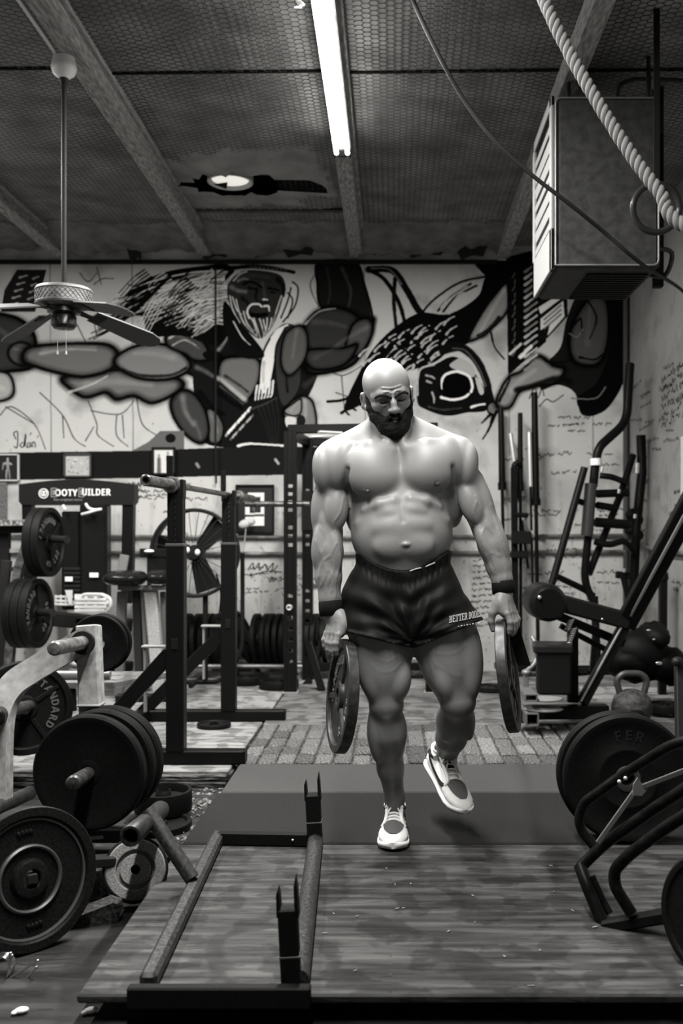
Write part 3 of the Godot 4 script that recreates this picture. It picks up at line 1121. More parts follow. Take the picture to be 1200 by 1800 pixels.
	p.stroke(zq.call([600, 246, 630, 252]), 4, 3, 0.05, 0.8, 0.7)
	p.stroke(zq.call([520, 232, 512, 280, 530, 306, 590, 306]), 5, 4, 0.04, 0.6, 0.8)
	p.stroke(zq.call([480, 380, 520, 386, 580, 378]), 11, 9, 0.03, 0.9, 0.6)
	p.stroke(zq.call([430, 280, 470, 320, 470, 380]), 9, 7, 0.06, 0.5, 1.0)
	p.stroke(zq.call([640, 170, 676, 220, 660, 300]), 12, 8, 0.06, 0.6, 1.0)
	p.stroke(zq.call([474, 400, 462, 360, 484, 322, 530, 318, 548, 334]), 4.5, 3.5, 0.8, 0.85, 0.5)
	p.stroke(zq.call([560, 330, 586, 330, 592, 360]), 4, 3, 0.8, 0.85, 0.5)
	for w in [[360, 270, 376, 350, 420, 430], [374, 276, 400, 350, 430, 380], [396, 290, 416, 370, 450, 440, 520, 510], [440, 360, 460, 430, 500, 480], [470, 390, 500, 420, 520, 500], [500, 400, 520, 460, 540, 524], [534, 404, 546, 440, 560, 500], [556, 410, 566, 450, 572, 480], [580, 400, 576, 450, 556, 516], [606, 400, 596, 450, 570, 500], [664, 268, 640, 340, 610, 440], [676, 280, 652, 370, 640, 410], [690, 300, 664, 380, 644, 440], [380, 420, 430, 510, 480, 560], [490, 410, 506, 440, 510, 470]]:
		p.stroke(zq.call(w), 3.0, 1.5, 0.7, 0.8, 0.6)
	p.fill(zq.call([650, 400, 668, 320, 700, 250, 726, 200, 752, 220, 738, 330, 690, 410]), 0.72)
	for w in [[728, 186, 762, 226, 742, 330, 672, 424], [700, 250, 730, 300, 700, 400], [720, 220, 700, 300, 660, 400]]:
		p.stroke(zq.call(w), 3, 2.4, 0.05, 0.85, 0.5)
	p.stroke(zq.call([330, 110, 470, 96, 600, 104, 740, 130]), 9, 7, 0.04, 0.95, 0.5)
	for k in 9:
		p.stroke(zq.call([480 + k * 25, 96 + k * 2, 494 + k * 25, 100 + k * 2]), 3, 2.4, 0.34, 0.7, 0.5)
	for w in [[380, 180, 420, 140, 460, 124], [340, 200, 380, 150, 420, 126], [300, 230, 350, 170, 390, 130]]:
		p.stroke(zq.call(w), 3, 2, 0.7, 0.8, 0.5)
	# cables, dark mane and mechanical eye, in enlarged units
	var zc := func(v: Array) -> Array:
		var out := []
		for i in range(0, v.size(), 2):
			out.append(Vector2(713.0 + v[i] / 3.048, 400.0 + v[i + 1] / 3.048))
		return out
	p.fill(zc.call([545, 176, 430, 262, 384, 370, 230, 462, 80, 455, -40, 520, -150, 620, -230, 740, -330, 970, -210, 930, -60, 800, 90, 745, 180, 705, 260, 625, 330, 622, 380, 560, 440, 420, 545, 320]), 0.04)
	p.fill(zc.call([350, 176, 545, 176, 545, 300, 430, 262]), 0.04, 1.0, false)
	p.stroke(V2([648, 474, 690, 476, 716, 512, 736, 546, 764, 572]), 14, 13, 0.06, 0.95, 0.4)
	p.stroke(V2([650, 474, 676, 492, 700, 530, 712, 570]), 9, 7, 0.06, 0.9, 0.4)
	p.stroke(V2([694, 490, 692, 530, 696, 576]), 8, 7, 0.1, 0.85, 0.5)
	p.stroke(V2([652, 472, 684, 474, 706, 500]), 3, 2, 0.45, 0.5, 0.6)
	for w in [[90, 452, 160, 378, 290, 294, 432, 262], [172, 446, 240, 366, 350, 300], [200, 450, 270, 370, 380, 310]]:
		p.stroke(zc.call(w), 4, 3.4, 0.05, 0.9, 0.5)
	for w in [[190, 430, 240, 360, 330, 312], [226, 440, 290, 356, 346, 352], [230, 460, 256, 448]]:
		p.stroke(zc.call(w), 5, 2.5, 0.66, 0.75, 0.6)
	for k in 46:
		var c0 := Vector2(640 + (k % 10) * 15 + 9 * sin(k * 2.0), 664 - (k % 10) * 8 - int(k / 10.0) * 17 + 30)
		if c0.x < 800:
			p.stroke([c0, c0 + Vector2(8, -9), c0 + Vector2(19, -15)], 5.5, 2, 0.66, 0.8, 0.7)
	for w in [[40, 480, 130, 540, 250, 610], [0, 560, 70, 640, 130, 720], [-100, 600, 0, 660, 60, 740]]:
		p.stroke(zc.call(w), 6, 4, 0.06, 0.8, 0.6)
	p.stroke(V2([575, 706, 610, 700, 640, 670, 690, 610]), 5, 5, 0.05, 0.9, 0.5)
	p.stroke(V2([600, 726, 650, 690, 700, 650]), 6, 5, 0.05, 0.9, 0.5)
	for k in 5:
		p.stroke(V2([606 + k * 12, 722 - k * 6, 614 + k * 12, 730 - k * 8]), 4, 3, 0.05, 0.9, 0.5)
	p.muscle(zc.call([545, 296, 470, 370, 400, 470, 336, 600, 400, 586, 450, 550, 545, 440]), 0.44, 0.05, 0.0)
	p.stroke(zc.call([530, 330, 470, 430, 400, 560]), 12, 7, 0.7, 0.25, 1.0)
	p.stroke(zc.call([500, 480, 440, 545, 380, 580]), 9, 5, 0.05, 0.6, 0.9)
	p.stroke(zc.call([456, 560, 476, 640, 528, 706]), 3.5, 3, 0.06, 0.85, 0.5)
	p.fill(zc.call([65, 780, 80, 748, 150, 735, 250, 690, 330, 730, 384, 800, 440, 900, 432, 978, 330, 990, 220, 1008, 105, 972, 62, 930]), 0.07)
	p.fill(zc.call([236, 742, 262, 712, 300, 700, 362, 744, 366, 800, 300, 776]), 0.62)
	p.fill(zc.call([372, 800, 400, 824, 420, 880, 396, 890]), 0.66)
	p.stroke(zc.call([152, 734, 84, 754, 66, 800, 64, 900]), 4, 3, 0.66, 0.8, 0.6)
	p.fill(p.ell(801, 679, 30, 26), 0.03)
	p.stroke(zc.call([196, 860, 194, 816, 214, 788, 262, 772, 300, 778, 340, 800, 356, 850, 348, 884]), 5, 5, 0.84, 0.9, 0.5)
	p.stroke(zc.call([190, 910, 250, 922, 310, 910, 340, 890]), 6, 4.5, 0.84, 0.9, 0.5)
	p.fill(p.ell(802, 678, 25, 21), 0.02)
	for w in [[108, 792, 140, 800, 156, 812], [112, 822, 140, 834], [140, 884, 150, 910, 152, 940]]:
		p.stroke(zc.call(w), 6, 4, 0.66, 0.6, 0.8)
	p.stroke(zc.call([350, 962, 390, 950, 424, 946]), 5, 4, 0.82, 0.85, 0.5)
	p.stroke(zc.call([120, 960, 200, 976, 300, 966]), 6, 4, 0.3, 0.4, 1.0)
	p.stroke(zc.call([200, 656, 290, 640, 370, 700, 424, 800, 450, 900, 466, 966]), 19, 12, 0.08, 0.95, 0.35)
	p.stroke(zc.call([250, 648, 320, 660, 390, 750, 430, 850]), 3, 2, 0.34, 0.6, 0.7)
	p.muscle(p.ell(866, 718, 10, 11), 0.34, 0.03, 0.4)
	for w in [[862, 728, 846, 744], [866, 730, 860, 752, 848, 772], [872, 724, 862, 750]]:
		p.stroke(V2(w), 6, 2, 0.05, 0.9, 0.4)
	# second figure with the tablets on the right
	p.fill(V2([996, 560, 1020, 510, 1060, 495, 1104, 500, 1104, 620, 1082, 690, 1054, 726, 1022, 728, 1010, 690, 980, 676, 950, 684, 960, 640, 985, 610]), 0.12)
	p.muscle(zc.call([486, 920, 545, 806, 620, 768, 690, 690, 742, 700, 790, 740, 850, 760, 800, 830, 690, 850, 610, 880, 560, 960, 500, 966]), 0.42, 0.04, 0.0)
	p.stroke(zc.call([560, 880, 610, 820, 700, 760]), 20, 14, 0.66, 0.25, 1.0)
	p.stroke(zc.call([500, 930, 550, 830, 556, 800]), 7, 4, 0.06, 0.7, 0.8)
	p.stroke(zc.call([590, 870, 680, 850, 800, 810, 890, 830]), 14, 18, 0.05, 0.7, 0.9)
	p.stroke(zc.call([730, 690, 760, 720, 840, 720, 896, 704]), 5, 4, 0.04, 0.8, 0.8)
	p.muscle(V2([1000, 600, 1010, 560, 1040, 520, 1066, 530, 1068, 600, 1050, 640, 1010, 636]), 0.26, 0.03, 0.42)
	p.stroke(V2([1018, 628, 1044, 632, 1060, 622]), 5, 3, 0.05, 0.8, 0.7)
	p.stroke(V2([1006, 574, 1020, 560, 1022, 585]), 5, 4, 0.06, 0.8, 0.7)
	p.stroke(V2([1034, 530, 1048, 560, 1036, 596]), 4, 3, 0.06, 0.7, 0.7)
	p.stroke(V2([1000, 586, 1014, 592, 1024, 578]), 3, 2, 0.4, 0.6, 0.7)
	p.fill(V2([1064, 500, 1104, 500, 1104, 640, 1070, 715, 1030, 728, 1014, 700, 1050, 670, 1072, 600]), 0.035)
	p.stroke(V2([1004, 700, 1046, 700, 1064, 680]), 3, 2, 0.4, 0.7, 0.6)
	p.fill(V2([890, 452, 934, 440, 960, 500, 960, 600, 893, 660]), 0.06, 1.0, false)
	for k in 16:
		var yy := 470 + k * 11.5
		p.stroke(V2([922, yy + 8, 944, yy - 8]), 5, 4, 0.7 if k % 3 else 0.5, 0.8, 0.4)
		if k < 13:
			p.stroke(V2([900 + k % 2 * 4, yy + 18, 905, yy + 10]), 3, 2, 0.35, 0.6, 0.5)
	p.stroke(V2([896, 622, 916, 604]), 6, 5, 0.75, 0.8, 0.4)
	p.stroke(V2([914, 628, 934, 608]), 8, 6, 0.85, 0.9, 0.4)
	p.fill(V2([946, 520, 996, 505, 998, 555, 962, 594, 946, 600]), 0.1, 1.0, false)
	p.fill(V2([946, 540, 978, 520, 992, 520, 950, 552]), 0.86, 1.0, false)
	p.fill(V2([950, 560, 990, 528, 992, 556, 962, 590, 966, 570, 950, 580]), 0.82, 1.0, false)
	for k in 3:
		p.stroke(V2([956, 562 + k * 8, 986, 536 + k * 8]), 2.5, 2, 0.4, 0.6, 0.5)
	# torn patch and dark band
	p.fill(V2([225, 796, 262, 776, 282, 757, 324, 757, 324, 796]), 0.36, 1.0, false)
	p.fill(p.ell(300, 770, 9, 8), 0.1)
	p.fill(V2([-163, 798, 250, 792, 400, 786, 650, 784, 650, 832, 400, 836, 250, 840, -163, 846]), 0.135, 1.0, false)
	p.stroke(V2([418, 784, 440, 780, 500, 783, 518, 780]), 5, 4, 0.78, 0.8, 0.5)
	p.stroke(V2([484, 808, 490, 816]), 6, 5, 0.6, 0.7, 0.5)
	p.stroke(V2([345, 815, 350, 822]), 7, 6, 0.5, 0.7, 0.6)
	# signature
	for q in [[28, 772, 24, 762, 31, 760, 30, 786, 24, 784], [40, 777, 35, 783, 41, 785, 45, 764, 44, 785], [50, 778, 47, 786, 53, 784, 53, 778, 54, 786], [57, 786, 57, 778, 61, 778, 62, 786]]:
		p.stroke(V2(q), 1.8, 1.6, 0.08, 0.9, 0.4)
	# handwriting and scuffs on the bare wall
	for i in 60:
		var sx := rng.randf_range(420, 560) if i < 16 else (rng.randf_range(880, 1060) if i < 48 else rng.randf_range(200, 300))
		var sy := rng.randf_range(990, 1050) if i < 16 else (rng.randf_range(700, 1060) if i < 48 else rng.randf_range(850, 900))
		p.scribble(sx, sy, rng.randf_range(20, 60), rng.randf_range(3, 7), 0.18, 0.55, rng, rng.randf_range(-0.12, 0.06))
	for i in 12:
		p.scribble(826 + rng.randf() * 6, 985 + i * 10.5, rng.randf_range(22, 42), 4.5, 0.12, 0.6, rng, -0.08)
	for q in [[436, 1001, 444, 990, 447, 1001, 455, 990, 456, 1002, 466, 992, 470, 1001, 480, 990, 478, 1004, 488, 994], [440, 1012, 470, 1004, 495, 1006], [930, 700, 940, 680, 944, 700, 952, 684, 956, 696], [948, 714, 960, 702, 972, 706, 990, 694]]:
		p.stroke(V2(q), 2, 1.6, 0.12, 0.8, 0.4)
	for i in 60:
		var a3 := Vector2(rng.randf_range(-160, 1100), rng.randf_range(850, 1170))
		p.stroke([a3, a3 + Vector2(rng.randf_range(-14, 14), rng.randf_range(4, 26))], rng.randf_range(3, 12), 3, rng.randf_range(0.25, 0.5), 0.14, 1.0)
	p.im.convert(Image.FORMAT_RGB8)
	return ImageTexture.create_from_image(p.im)

func paint_right_wall() -> ImageTexture:
	# 4.8 m by 3.52 m, left edge in the corner; units of 4 mm
	var p := Paint.new(1200, 880, 0.0, 0.0, 1.0)
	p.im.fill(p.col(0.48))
	var nz := FastNoiseLite.new()
	nz.seed = 33
	nz.frequency = 0.006
	nz.fractal_octaves = 5
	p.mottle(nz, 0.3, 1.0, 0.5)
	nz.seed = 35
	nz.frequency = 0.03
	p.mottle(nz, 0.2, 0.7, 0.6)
	for i in 70:
		p.scribble(rng.randf_range(10, 560), rng.randf_range(300, 700), rng.randf_range(30, 90), rng.randf_range(4, 8), 0.2, 0.4, rng, rng.randf_range(-0.1, 0.1))
	for i in 6:
		p.scribble(240, 330 + i * 16, 130, 12, 0.1, 0.7, rng, -0.05)
	for i in 70:
		var a := Vector2(rng.randf_range(0, 1200), rng.randf_range(420, 860))
		p.stroke([a, a + Vector2(rng.randf_range(-8, 8), rng.randf_range(10, 60))], rng.randf_range(4, 16), 4, rng.randf_range(0.2, 0.45), 0.12, 1.0)
	p.im.convert(Image.FORMAT_RGB8)
	return ImageTexture.create_from_image(p.im)

# ---------------------------------------------------------------- distance fields and surface nets
class Field:
	var kind := PackedInt32Array()        # 0 tapered capsule, 1 ellipsoid
	var sgn := PackedInt32Array()         # 1 joins, -1 cuts
	var k := PackedFloat32Array()         # softness of the join
	var a := PackedVector3Array()
	var b := PackedVector3Array()
	var r0 := PackedFloat32Array()
	var r1 := PackedFloat32Array()
	var ex := PackedVector3Array()        # axes of an ellipsoid
	var ey := PackedVector3Array()
	var ez := PackedVector3Array()
	var inv := PackedVector3Array()       # one over its radii
	var lo := Vector3.ONE * 1e9
	var hi := -Vector3.ONE * 1e9
	var trim = null                # extra cut: (point, distance) -> distance
	var cell := 0.005
	var size := Vector3i.ZERO
	var blocks: Array = []
	var made: Array = []
	const N := 7

	func cap(p: Vector3, q: Vector3, ra: float, rb: float, soft := 0.01, s := 1) -> void:
		kind.append(0)
		sgn.append(s)
		k.append(soft)
		a.append(p)
		b.append(q - p)
		r0.append(ra)
		r1.append(rb)
		ex.append(Vector3.RIGHT)
		ey.append(Vector3.UP)
		ez.append(Vector3.BACK)
		inv.append(Vector3.ONE)
		if s > 0:
			grow(p, ra)
			grow(q, rb)

	func path(pts: Array, radii: Array, soft := 0.004, s := 1) -> void:
		for i in pts.size() - 1:
			cap(pts[i], pts[i + 1], radii[i], radii[i + 1], soft, s)

	func ell(c: Vector3, r: Vector3, turn := Vector3.ZERO, soft := 0.01, s := 1) -> void:
		kind.append(2 if turn == Vector3.ZERO else 1)
		sgn.append(s)
		k.append(soft)
		a.append(c)
		b.append(r)
		r0.append(minf(r.x, minf(r.y, r.z)))
		r1.append(maxf(r.x, maxf(r.y, r.z)))
		var rot := Basis.from_euler(turn * PI / 180.0)
		ex.append(rot.x)
		ey.append(rot.y)
		ez.append(rot.z)
		inv.append(Vector3.ONE / r)
		if s > 0:
			grow(c, maxf(r.x, maxf(r.y, r.z)))

	func grow(p: Vector3, r: float) -> void:
		lo = lo.min(p - Vector3.ONE * r)
		hi = hi.max(p + Vector3.ONE * r)

	func one(i: int, p: Vector3) -> float:
		var d := p - a[i]
		if kind[i] == 0:
			var e := b[i]
			var t := clampf(d.dot(e) / maxf(e.length_squared(), 1e-9), 0.0, 1.0)
			return (d - e * t).length() - r0[i] - (r1[i] - r0[i]) * t
		if kind[i] == 1:
			d = Vector3(ex[i].dot(d), ey[i].dot(d), ez[i].dot(d))
		d *= inv[i]
		var q := d.length()
		return maxf(q * (q - 1.0) / ((d * inv[i]).length() + 1e-6), -r0[i])

	func at(p: Vector3, use: PackedInt32Array) -> float:
		var v := 1.0
		for i in use:
			var d := one(i, p)
			var kk := k[i]
			if sgn[i] > 0:
				var h := maxf(kk - absf(v - d), 0.0) / kk
				v = minf(v, d) - h * h * kk * 0.25
			else:
				d = -d
				var h2 := maxf(kk - absf(v - d), 0.0) / kk
				v = maxf(v, d) + h2 * h2 * kk * 0.25
		if trim != null:
			v = trim.call(p, v)
		return v

	func everything() -> PackedInt32Array:
		return PackedInt32Array(range(kind.size()))

	# first surface met from p along dir
	func hit(p: Vector3, dir: Vector3, far := 1.2) -> Vector3:
		var all := everything()
		var t := 0.0
		for i in 90:
			var d := at(p + dir * t, all)
			if d < 0.0006:
				break
			t += d * 0.7
			if t > far:
				break
		return p + dir * t

	func work(n: int) -> void:
		var o: Vector3i = blocks[n]
		var step := N * cell
		var base := lo + Vector3(o) * step
		var mid := base + Vector3.ONE * (step / 2.0)
		var rad := step * 0.5 * 1.74 + 1.0 * cell
		var v := 1.0
		var m := kind.size()
		var ds := PackedFloat32Array()
		ds.resize(m)
		for i in m:
			ds[i] = one(i, mid)
			if sgn[i] > 0:
				v = minf(v, ds[i])
		if v > rad * 1.2 + 0.012:
			return
		var use := PackedInt32Array()
		for i in m:
			if sgn[i] > 0:
				if ds[i] < maxf(v, -rad) + rad * 2.0 + k[i]:
					use.append(i)
			elif ds[i] < rad * 1.2 + k[i]:
				use.append(i)
		var vm := at(mid, use)
		if (absf(vm) if trim == null else vm) > rad * 1.15 + 0.006:
			return
		# this block's own copies
		var lm := use.size()
		var lk := PackedInt32Array()
		var ls := PackedFloat32Array()
		var la := PackedVector3Array()
		var lb := PackedVector3Array()
		var lr := PackedFloat32Array()
		var lq := PackedFloat32Array()
		var ll := PackedFloat32Array()
		var lx := PackedVector3Array()
		var ly := PackedVector3Array()
		var lz := PackedVector3Array()
		var li := PackedVector3Array()
		var lj := PackedByteArray()
		for i in use:
			lk.append(kind[i])
			lj.append(1 if sgn[i] > 0 else 0)
			ls.append(k[i])
			la.append(a[i])
			lb.append(b[i])
			lr.append(r0[i])
			lq.append(r1[i] - r0[i])
			ll.append(1.0 / maxf(b[i].length_squared(), 1e-9))
			lx.append(ex[i])
			ly.append(ey[i])
			lz.append(ez[i])
			li.append(inv[i])
		var w := N + 2
		var f := PackedFloat32Array()
		f.resize(w * w * w)
		var low := 1e9
		var high := -1e9
		var i2 := 0
		var cut = trim
		var lip := 0.62 / cell
		for z in w:
			for y in w:
				var skip := 0
				var d2 := 0.0
				for x in w:
					if skip > 0:
						skip -= 1
						f[i2] = d2
						i2 += 1
						continue
					var p := base + Vector3(x - 1, y - 1, z - 1) * cell
					var r := 1.0
					for i in lm:
						var d := p - la[i]
						var q := 0.0
						var t := lk[i]
						if t > 0:
							if t == 1:
								d = Vector3(lx[i].dot(d), ly[i].dot(d), lz[i].dot(d))
							var g := li[i]
							d *= g
							q = d.length()
							q = q * (q - 1.0) / ((d * g).length() + 1e-6)
						else:
							var e := lb[i]
							var u := clampf(d.dot(e) * ll[i], 0.0, 1.0)
							q = (d - e * u).length() - lr[i] - lq[i] * u
						var kk := ls[i]
						if lj[i]:
							var df := absf(r - q)
							r = minf(r, q)
							if df < kk:
								df = kk - df
								r -= df * df * 0.25 / kk
						else:
							q = -q
							var df2 := absf(r - q)
							r = maxf(r, q)
							if df2 < kk:
								df2 = kk - df2
								r += df2 * df2 * 0.25 / kk
					if cut != null and r < 0.03:
						r = cut.call(p, r)
					d2 = r
					f[i2] = r
					i2 += 1
					low = minf(low, r)
					high = maxf(high, r)
					skip = int(absf(r) * lip) - 1
		if low > 0.0 or high < 0.0:
			return
		# one vertex in each cell that the surface crosses
		var keys := PackedInt64Array()
		var vs := PackedVector3Array()
		var ns := PackedVector3Array()
		var quads := PackedInt64Array()
		var big := Vector3i(size.x * N + 4, size.y * N + 4, size.z * N + 4)
		for z in N + 1:
			for y in N + 1:
				for x in N + 1:
					var q := x + w * (y + w * z)
					var c := [f[q], f[q + 1], f[q + w], f[q + w + 1], f[q + w * w], f[q + w * w + 1], f[q + w * w + w], f[q + w * w + w + 1]]
					var inside := 0
					for e in 8:
						if c[e] < 0.0:
							inside += 1
					if inside == 0 or inside == 8:
						continue
					var sum := Vector3.ZERO
					var cnt := 0
					for e in 8:
						for ax in 3:
							var e2 := e | (1 << ax)
							if e2 == e:
								continue
							if (c[e] < 0.0) != (c[e2] < 0.0):
								var p := Vector3(e & 1, (e >> 1) & 1, (e >> 2) & 1)
								p[ax] = c[e] / (c[e] - c[e2])
								sum += p
								cnt += 1
					sum /= cnt
					var g := Vector3(c[1] + c[3] + c[5] + c[7] - c[0] - c[2] - c[4] - c[6], c[2] + c[3] + c[6] + c[7] - c[0] - c[1] - c[4] - c[5], c[4] + c[5] + c[6] + c[7] - c[0] - c[1] - c[2] - c[3])
					var cx := o.x * N + x
					var cy := o.y * N + y
					var cz := o.z * N + z
					var key := cx + big.x * (cy + big.y * cz)
					keys.append(key)
					vs.append(base + (Vector3(x - 1, y - 1, z - 1) + sum) * cell)
					ns.append(g.normalized())
					# edges that start at this cell's lowest corner; the cell must be this block's own
					if x == 0 or y == 0 or z == 0:
						continue
					if (c[0] < 0.0) != (c[1] < 0.0):
						quads.append_array(PackedInt64Array([key, key - big.x, key - big.x - big.x * big.y, key - big.x * big.y]))
					if (c[0] < 0.0) != (c[2] < 0.0):
						quads.append_array(PackedInt64Array([key, key - 1, key - 1 - big.x * big.y, key - big.x * big.y]))
					if (c[0] < 0.0) != (c[4] < 0.0):
						quads.append_array(PackedInt64Array([key, key - 1, key - 1 - big.x, key - big.x]))
		made[n] = [keys, vs, ns, quads]

	# adds the surface to mb; frame takes it from the field's axes to the world
	func net(mb: MB, step: float, frame := Transform3D.IDENTITY) -> void:
		var t0 := Time.get_ticks_msec()
		cell = step
		lo -= Vector3.ONE * (cell * 2.0 + 0.006)
		hi += Vector3.ONE * (cell * 2.0 + 0.006)
		var ext := (hi - lo) / (N * cell)
		size = Vector3i(ceili(ext.x), ceili(ext.y), ceili(ext.z))
		blocks = []
		for z in size.z:
			for y in size.y:
				for x in size.x:
					blocks.append(Vector3i(x, y, z))
		made = []
		made.resize(blocks.size())
		var id := WorkerThreadPool.add_group_task(work, blocks.size())
		WorkerThreadPool.wait_for_group_task_completion(id)
		var t1 := Time.get_ticks_msec()
		var index := {}
		for r in made:
			if r == null:
				continue
			var keys: PackedInt64Array = r[0]
			for i in keys.size():
				if not index.has(keys[i]):
					index[keys[i]] = mb.vert(frame * r[1][i], (frame.basis * r[2][i]).normalized())
		for r in made:
			if r == null:
				continue
			var q: PackedInt64Array = r[3]
			for i in range(0, q.size(), 4):
				if index.has(q[i]) and index.has(q[i + 1]) and index.has(q[i + 2]) and index.has(q[i + 3]):
					mb.quad(index[q[i]], index[q[i + 1]], index[q[i + 2]], index[q[i + 3]])
		made = []
		print("net: prims ", kind.size(), " blocks ", blocks.size(), " field ", t1 - t0, " join ", Time.get_ticks_msec() - t1, " verts ", index.size())

# ---------------------------------------------------------------- the man (2 mm units on the plane 3.5 m away; third number is towards the lens)
func M(px: float, py: float, dz := 0.0) -> Vector3:
	return P(px, py, 3.5 - dz * 0.002)

func R3(x: float, y: float, z: float) -> Vector3:
	return Vector3(x, y, z) * 0.002

func body_field() -> Field:
	var f := Field.new()
	# ---- trunk
	f.ell(M(705, 866, -8), R3(90, 104, 56), Vector3.ZERO, 0.02)
	f.ell(M(698, 806, -20), R3(112, 46, 46), Vector3.ZERO, 0.03)
	f.ell(M(706, 938, 4), R3(89, 80, 68), Vector3.ZERO, 0.05)
	f.ell(M(706, 1030, -6), R3(84, 62, 58), Vector3.ZERO, 0.05)
	# lats
	f.ell(M(628, 868, -22), R3(24, 68, 36), Vector3(0, 0, -5), 0.024)
	f.ell(M(792, 862, -22), R3(22, 66, 36), Vector3(0, 0, 6), 0.024)
	# neck, traps, collar bones
	f.cap(M(694, 790, -18), M(685, 716, 0), 0.082, 0.070, 0.02)
	f.cap(M(660, 758, -22), M(596, 788, -16), 0.044, 0.044, 0.03)
	f.cap(M(724, 754, -22), M(788, 782, -16), 0.042, 0.044, 0.03)
	f.cap(M(672, 742, -24), M(640, 774, -24), 0.032, 0.040, 0.03)
	f.cap(M(704, 742, -24), M(746, 770, -24), 0.030, 0.038, 0.03)
	f.path([M(688, 790, 36), M(650, 781, 36), M(606, 780, 20)], [0.010, 0.010, 0.010], 0.022)
	f.path([M(712, 789, 36), M(750, 778, 36), M(790, 775, 20)], [0.010, 0.010, 0.010], 0.022)
	f.cap(M(684, 778, 32), M(664, 728, 22), 0.010, 0.014, 0.02)
	f.cap(M(708, 780, 32), M(712, 740, 18), 0.010, 0.014, 0.02)
	# pecs, each of two overlapping masses
	f.ell(M(656, 838, 36), R3(49, 38, 28), Vector3(0, 0, -6), 0.014)
	f.ell(M(650, 812, 30), R3(48, 32, 26), Vector3(0, 0, 10), 0.026)
	f.ell(M(752, 830, 36), R3(47, 37, 28), Vector3(0, 0, 8), 0.014)
	f.ell(M(756, 806, 30), R3(47, 32, 26), Vector3(0, 0, -8), 0.026)
	f.cap(M(703, 798, 62), M(704, 858, 62), 0.004, 0.005, 0.018, -1)
	# shade line under the pecs
	f.path([M(606, 866, 42), M(640, 883, 57), M(690, 866, 63)], [0.005, 0.006, 0.005], 0.012, -1)
	f.path([M(718, 860, 63), M(764, 875, 57), M(798, 858, 42)], [0.005, 0.006, 0.005], 0.012, -1)
	# belly: ribs arch, blocks, obliques
	f.ell(M(682, 900, 52), R3(19, 12, 11), Vector3(0, 0, 10), 0.016)
	f.ell(M(728, 896, 52), R3(21, 13, 12), Vector3(0, 0, -10), 0.014)
	f.ell(M(680, 928, 56), R3(20, 11, 9), Vector3.ZERO, 0.03)
	f.ell(M(732, 923, 56), R3(22, 11, 10), Vector3.ZERO, 0.024)
	f.ell(M(684, 962, 60), R3(22, 16, 10), Vector3.ZERO, 0.03)
	f.ell(M(736, 960, 60), R3(22, 16, 10), Vector3.ZERO, 0.03)
	f.path([M(705, 880, 64), M(708, 915, 72)], [0.002, 0.002], 0.016, -1)
	f.path([M(640, 896, 42), M(664, 886, 52), M(690, 880, 54)], [0.004, 0.005, 0.004], 0.03)
	f.path([M(772, 890, 40), M(750, 880, 50), M(722, 876, 54)], [0.004, 0.005, 0.004], 0.03)
	for q in [[643, 914, 32], [773, 908, 30]]:
		f.ell(M(q[0], q[1], q[2]), R3(16, 5, 7), Vector3(0, 0, 28 if q[0] < 700 else -28), 0.026)
	f.ell(M(715, 964, 76), R3(5.5, 4.5, 6), Vector3.ZERO, 0.006, -1)
	f.ell(M(713, 957, 72), R3(7, 3.5, 4), Vector3.ZERO, 0.006)
	# nipples
	f.ell(M(646, 864, 57), R3(4, 3.5, 4), Vector3.ZERO, 0.006)
	f.ell(M(769, 851, 57), R3(4, 3.5, 4), Vector3.ZERO, 0.006)
	# ---- shoulders
	f.ell(M(588, 822, -2), R3(38, 50, 40), Vector3(0, 0, 8), 0.022)
	f.ell(M(602, 816, 22), R3(24, 44, 24), Vector3(0, 0, -14), 0.012)
	f.ell(M(566, 826, 12), R3(17, 40, 26), Vector3(0, 0, 4), 0.010)
	f.ell(M(802, 816, -2), R3(37, 50, 40), Vector3(0, 0, -10), 0.022)
	f.ell(M(790, 808, 22), R3(24, 42, 24), Vector3(0, 0, 14), 0.012)
	f.ell(M(822, 820, 12), R3(18, 40, 26), Vector3(0, 0, -6), 0.010)
	f.path([M(612, 826, 46), M(607, 866, 32)], [0.003, 0.012], 0.022, -1)
	f.path([M(794, 822, 46), M(801, 858, 32)], [0.003, 0.012], 0.022, -1)
	# ---- left arm of the picture
	f.cap(M(583, 862, -8), M(577, 932, -2), 0.058, 0.047, 0.014)
	f.ell(M(590, 896, 16), R3(22, 40, 18), Vector3(0, 0, -6), 0.008)
	f.ell(M(562, 896, -4), R3(16, 48, 24), Vector3(0, 0, -2), 0.008)
	f.ell(M(570, 922, 12), R3(11, 26, 14), Vector3(0, 0, 6), 0.007)
	f.path([M(577, 938, 2), M(576, 970, 6), M(577, 1015, 10), M(579, 1052, 14), M(580, 1068, 15)], [0.051, 0.053, 0.046, 0.036, 0.032], 0.012)
	f.ell(M(562, 962, 14), R3(15, 40, 17), Vector3(0, 0, -4), 0.008)
	f.ell(M(588, 968, 18), R3(14, 40, 15), Vector3(0, 0, 3), 0.008)
	f.ell(M(572, 1000, 22), R3(9, 36, 11), Vector3(0, 0, -3), 0.007)
	# ---- right arm of the picture
	f.cap(M(822, 850, -8), M(853, 925, -2), 0.060, 0.050, 0.014)
	f.ell(M(828, 886, 16), R3(21, 40, 18), Vector3(0, 0, 20), 0.008)
	f.ell(M(850, 882, -4), R3(16, 48, 24), Vector3(0, 0, 16), 0.008)
	f.ell(M(857, 915, 12), R3(11, 26, 14), Vector3(0, 0, 18), 0.007)
	f.path([M(857, 930, 2), M(866, 960, 6), M(876, 996, 10), M(882, 1018, 14), M(884, 1032, 15)], [0.053, 0.051, 0.043, 0.036, 0.032], 0.012)
	f.ell(M(878, 955, 14), R3(14, 38, 17), Vector3(0, 0, 14), 0.008)
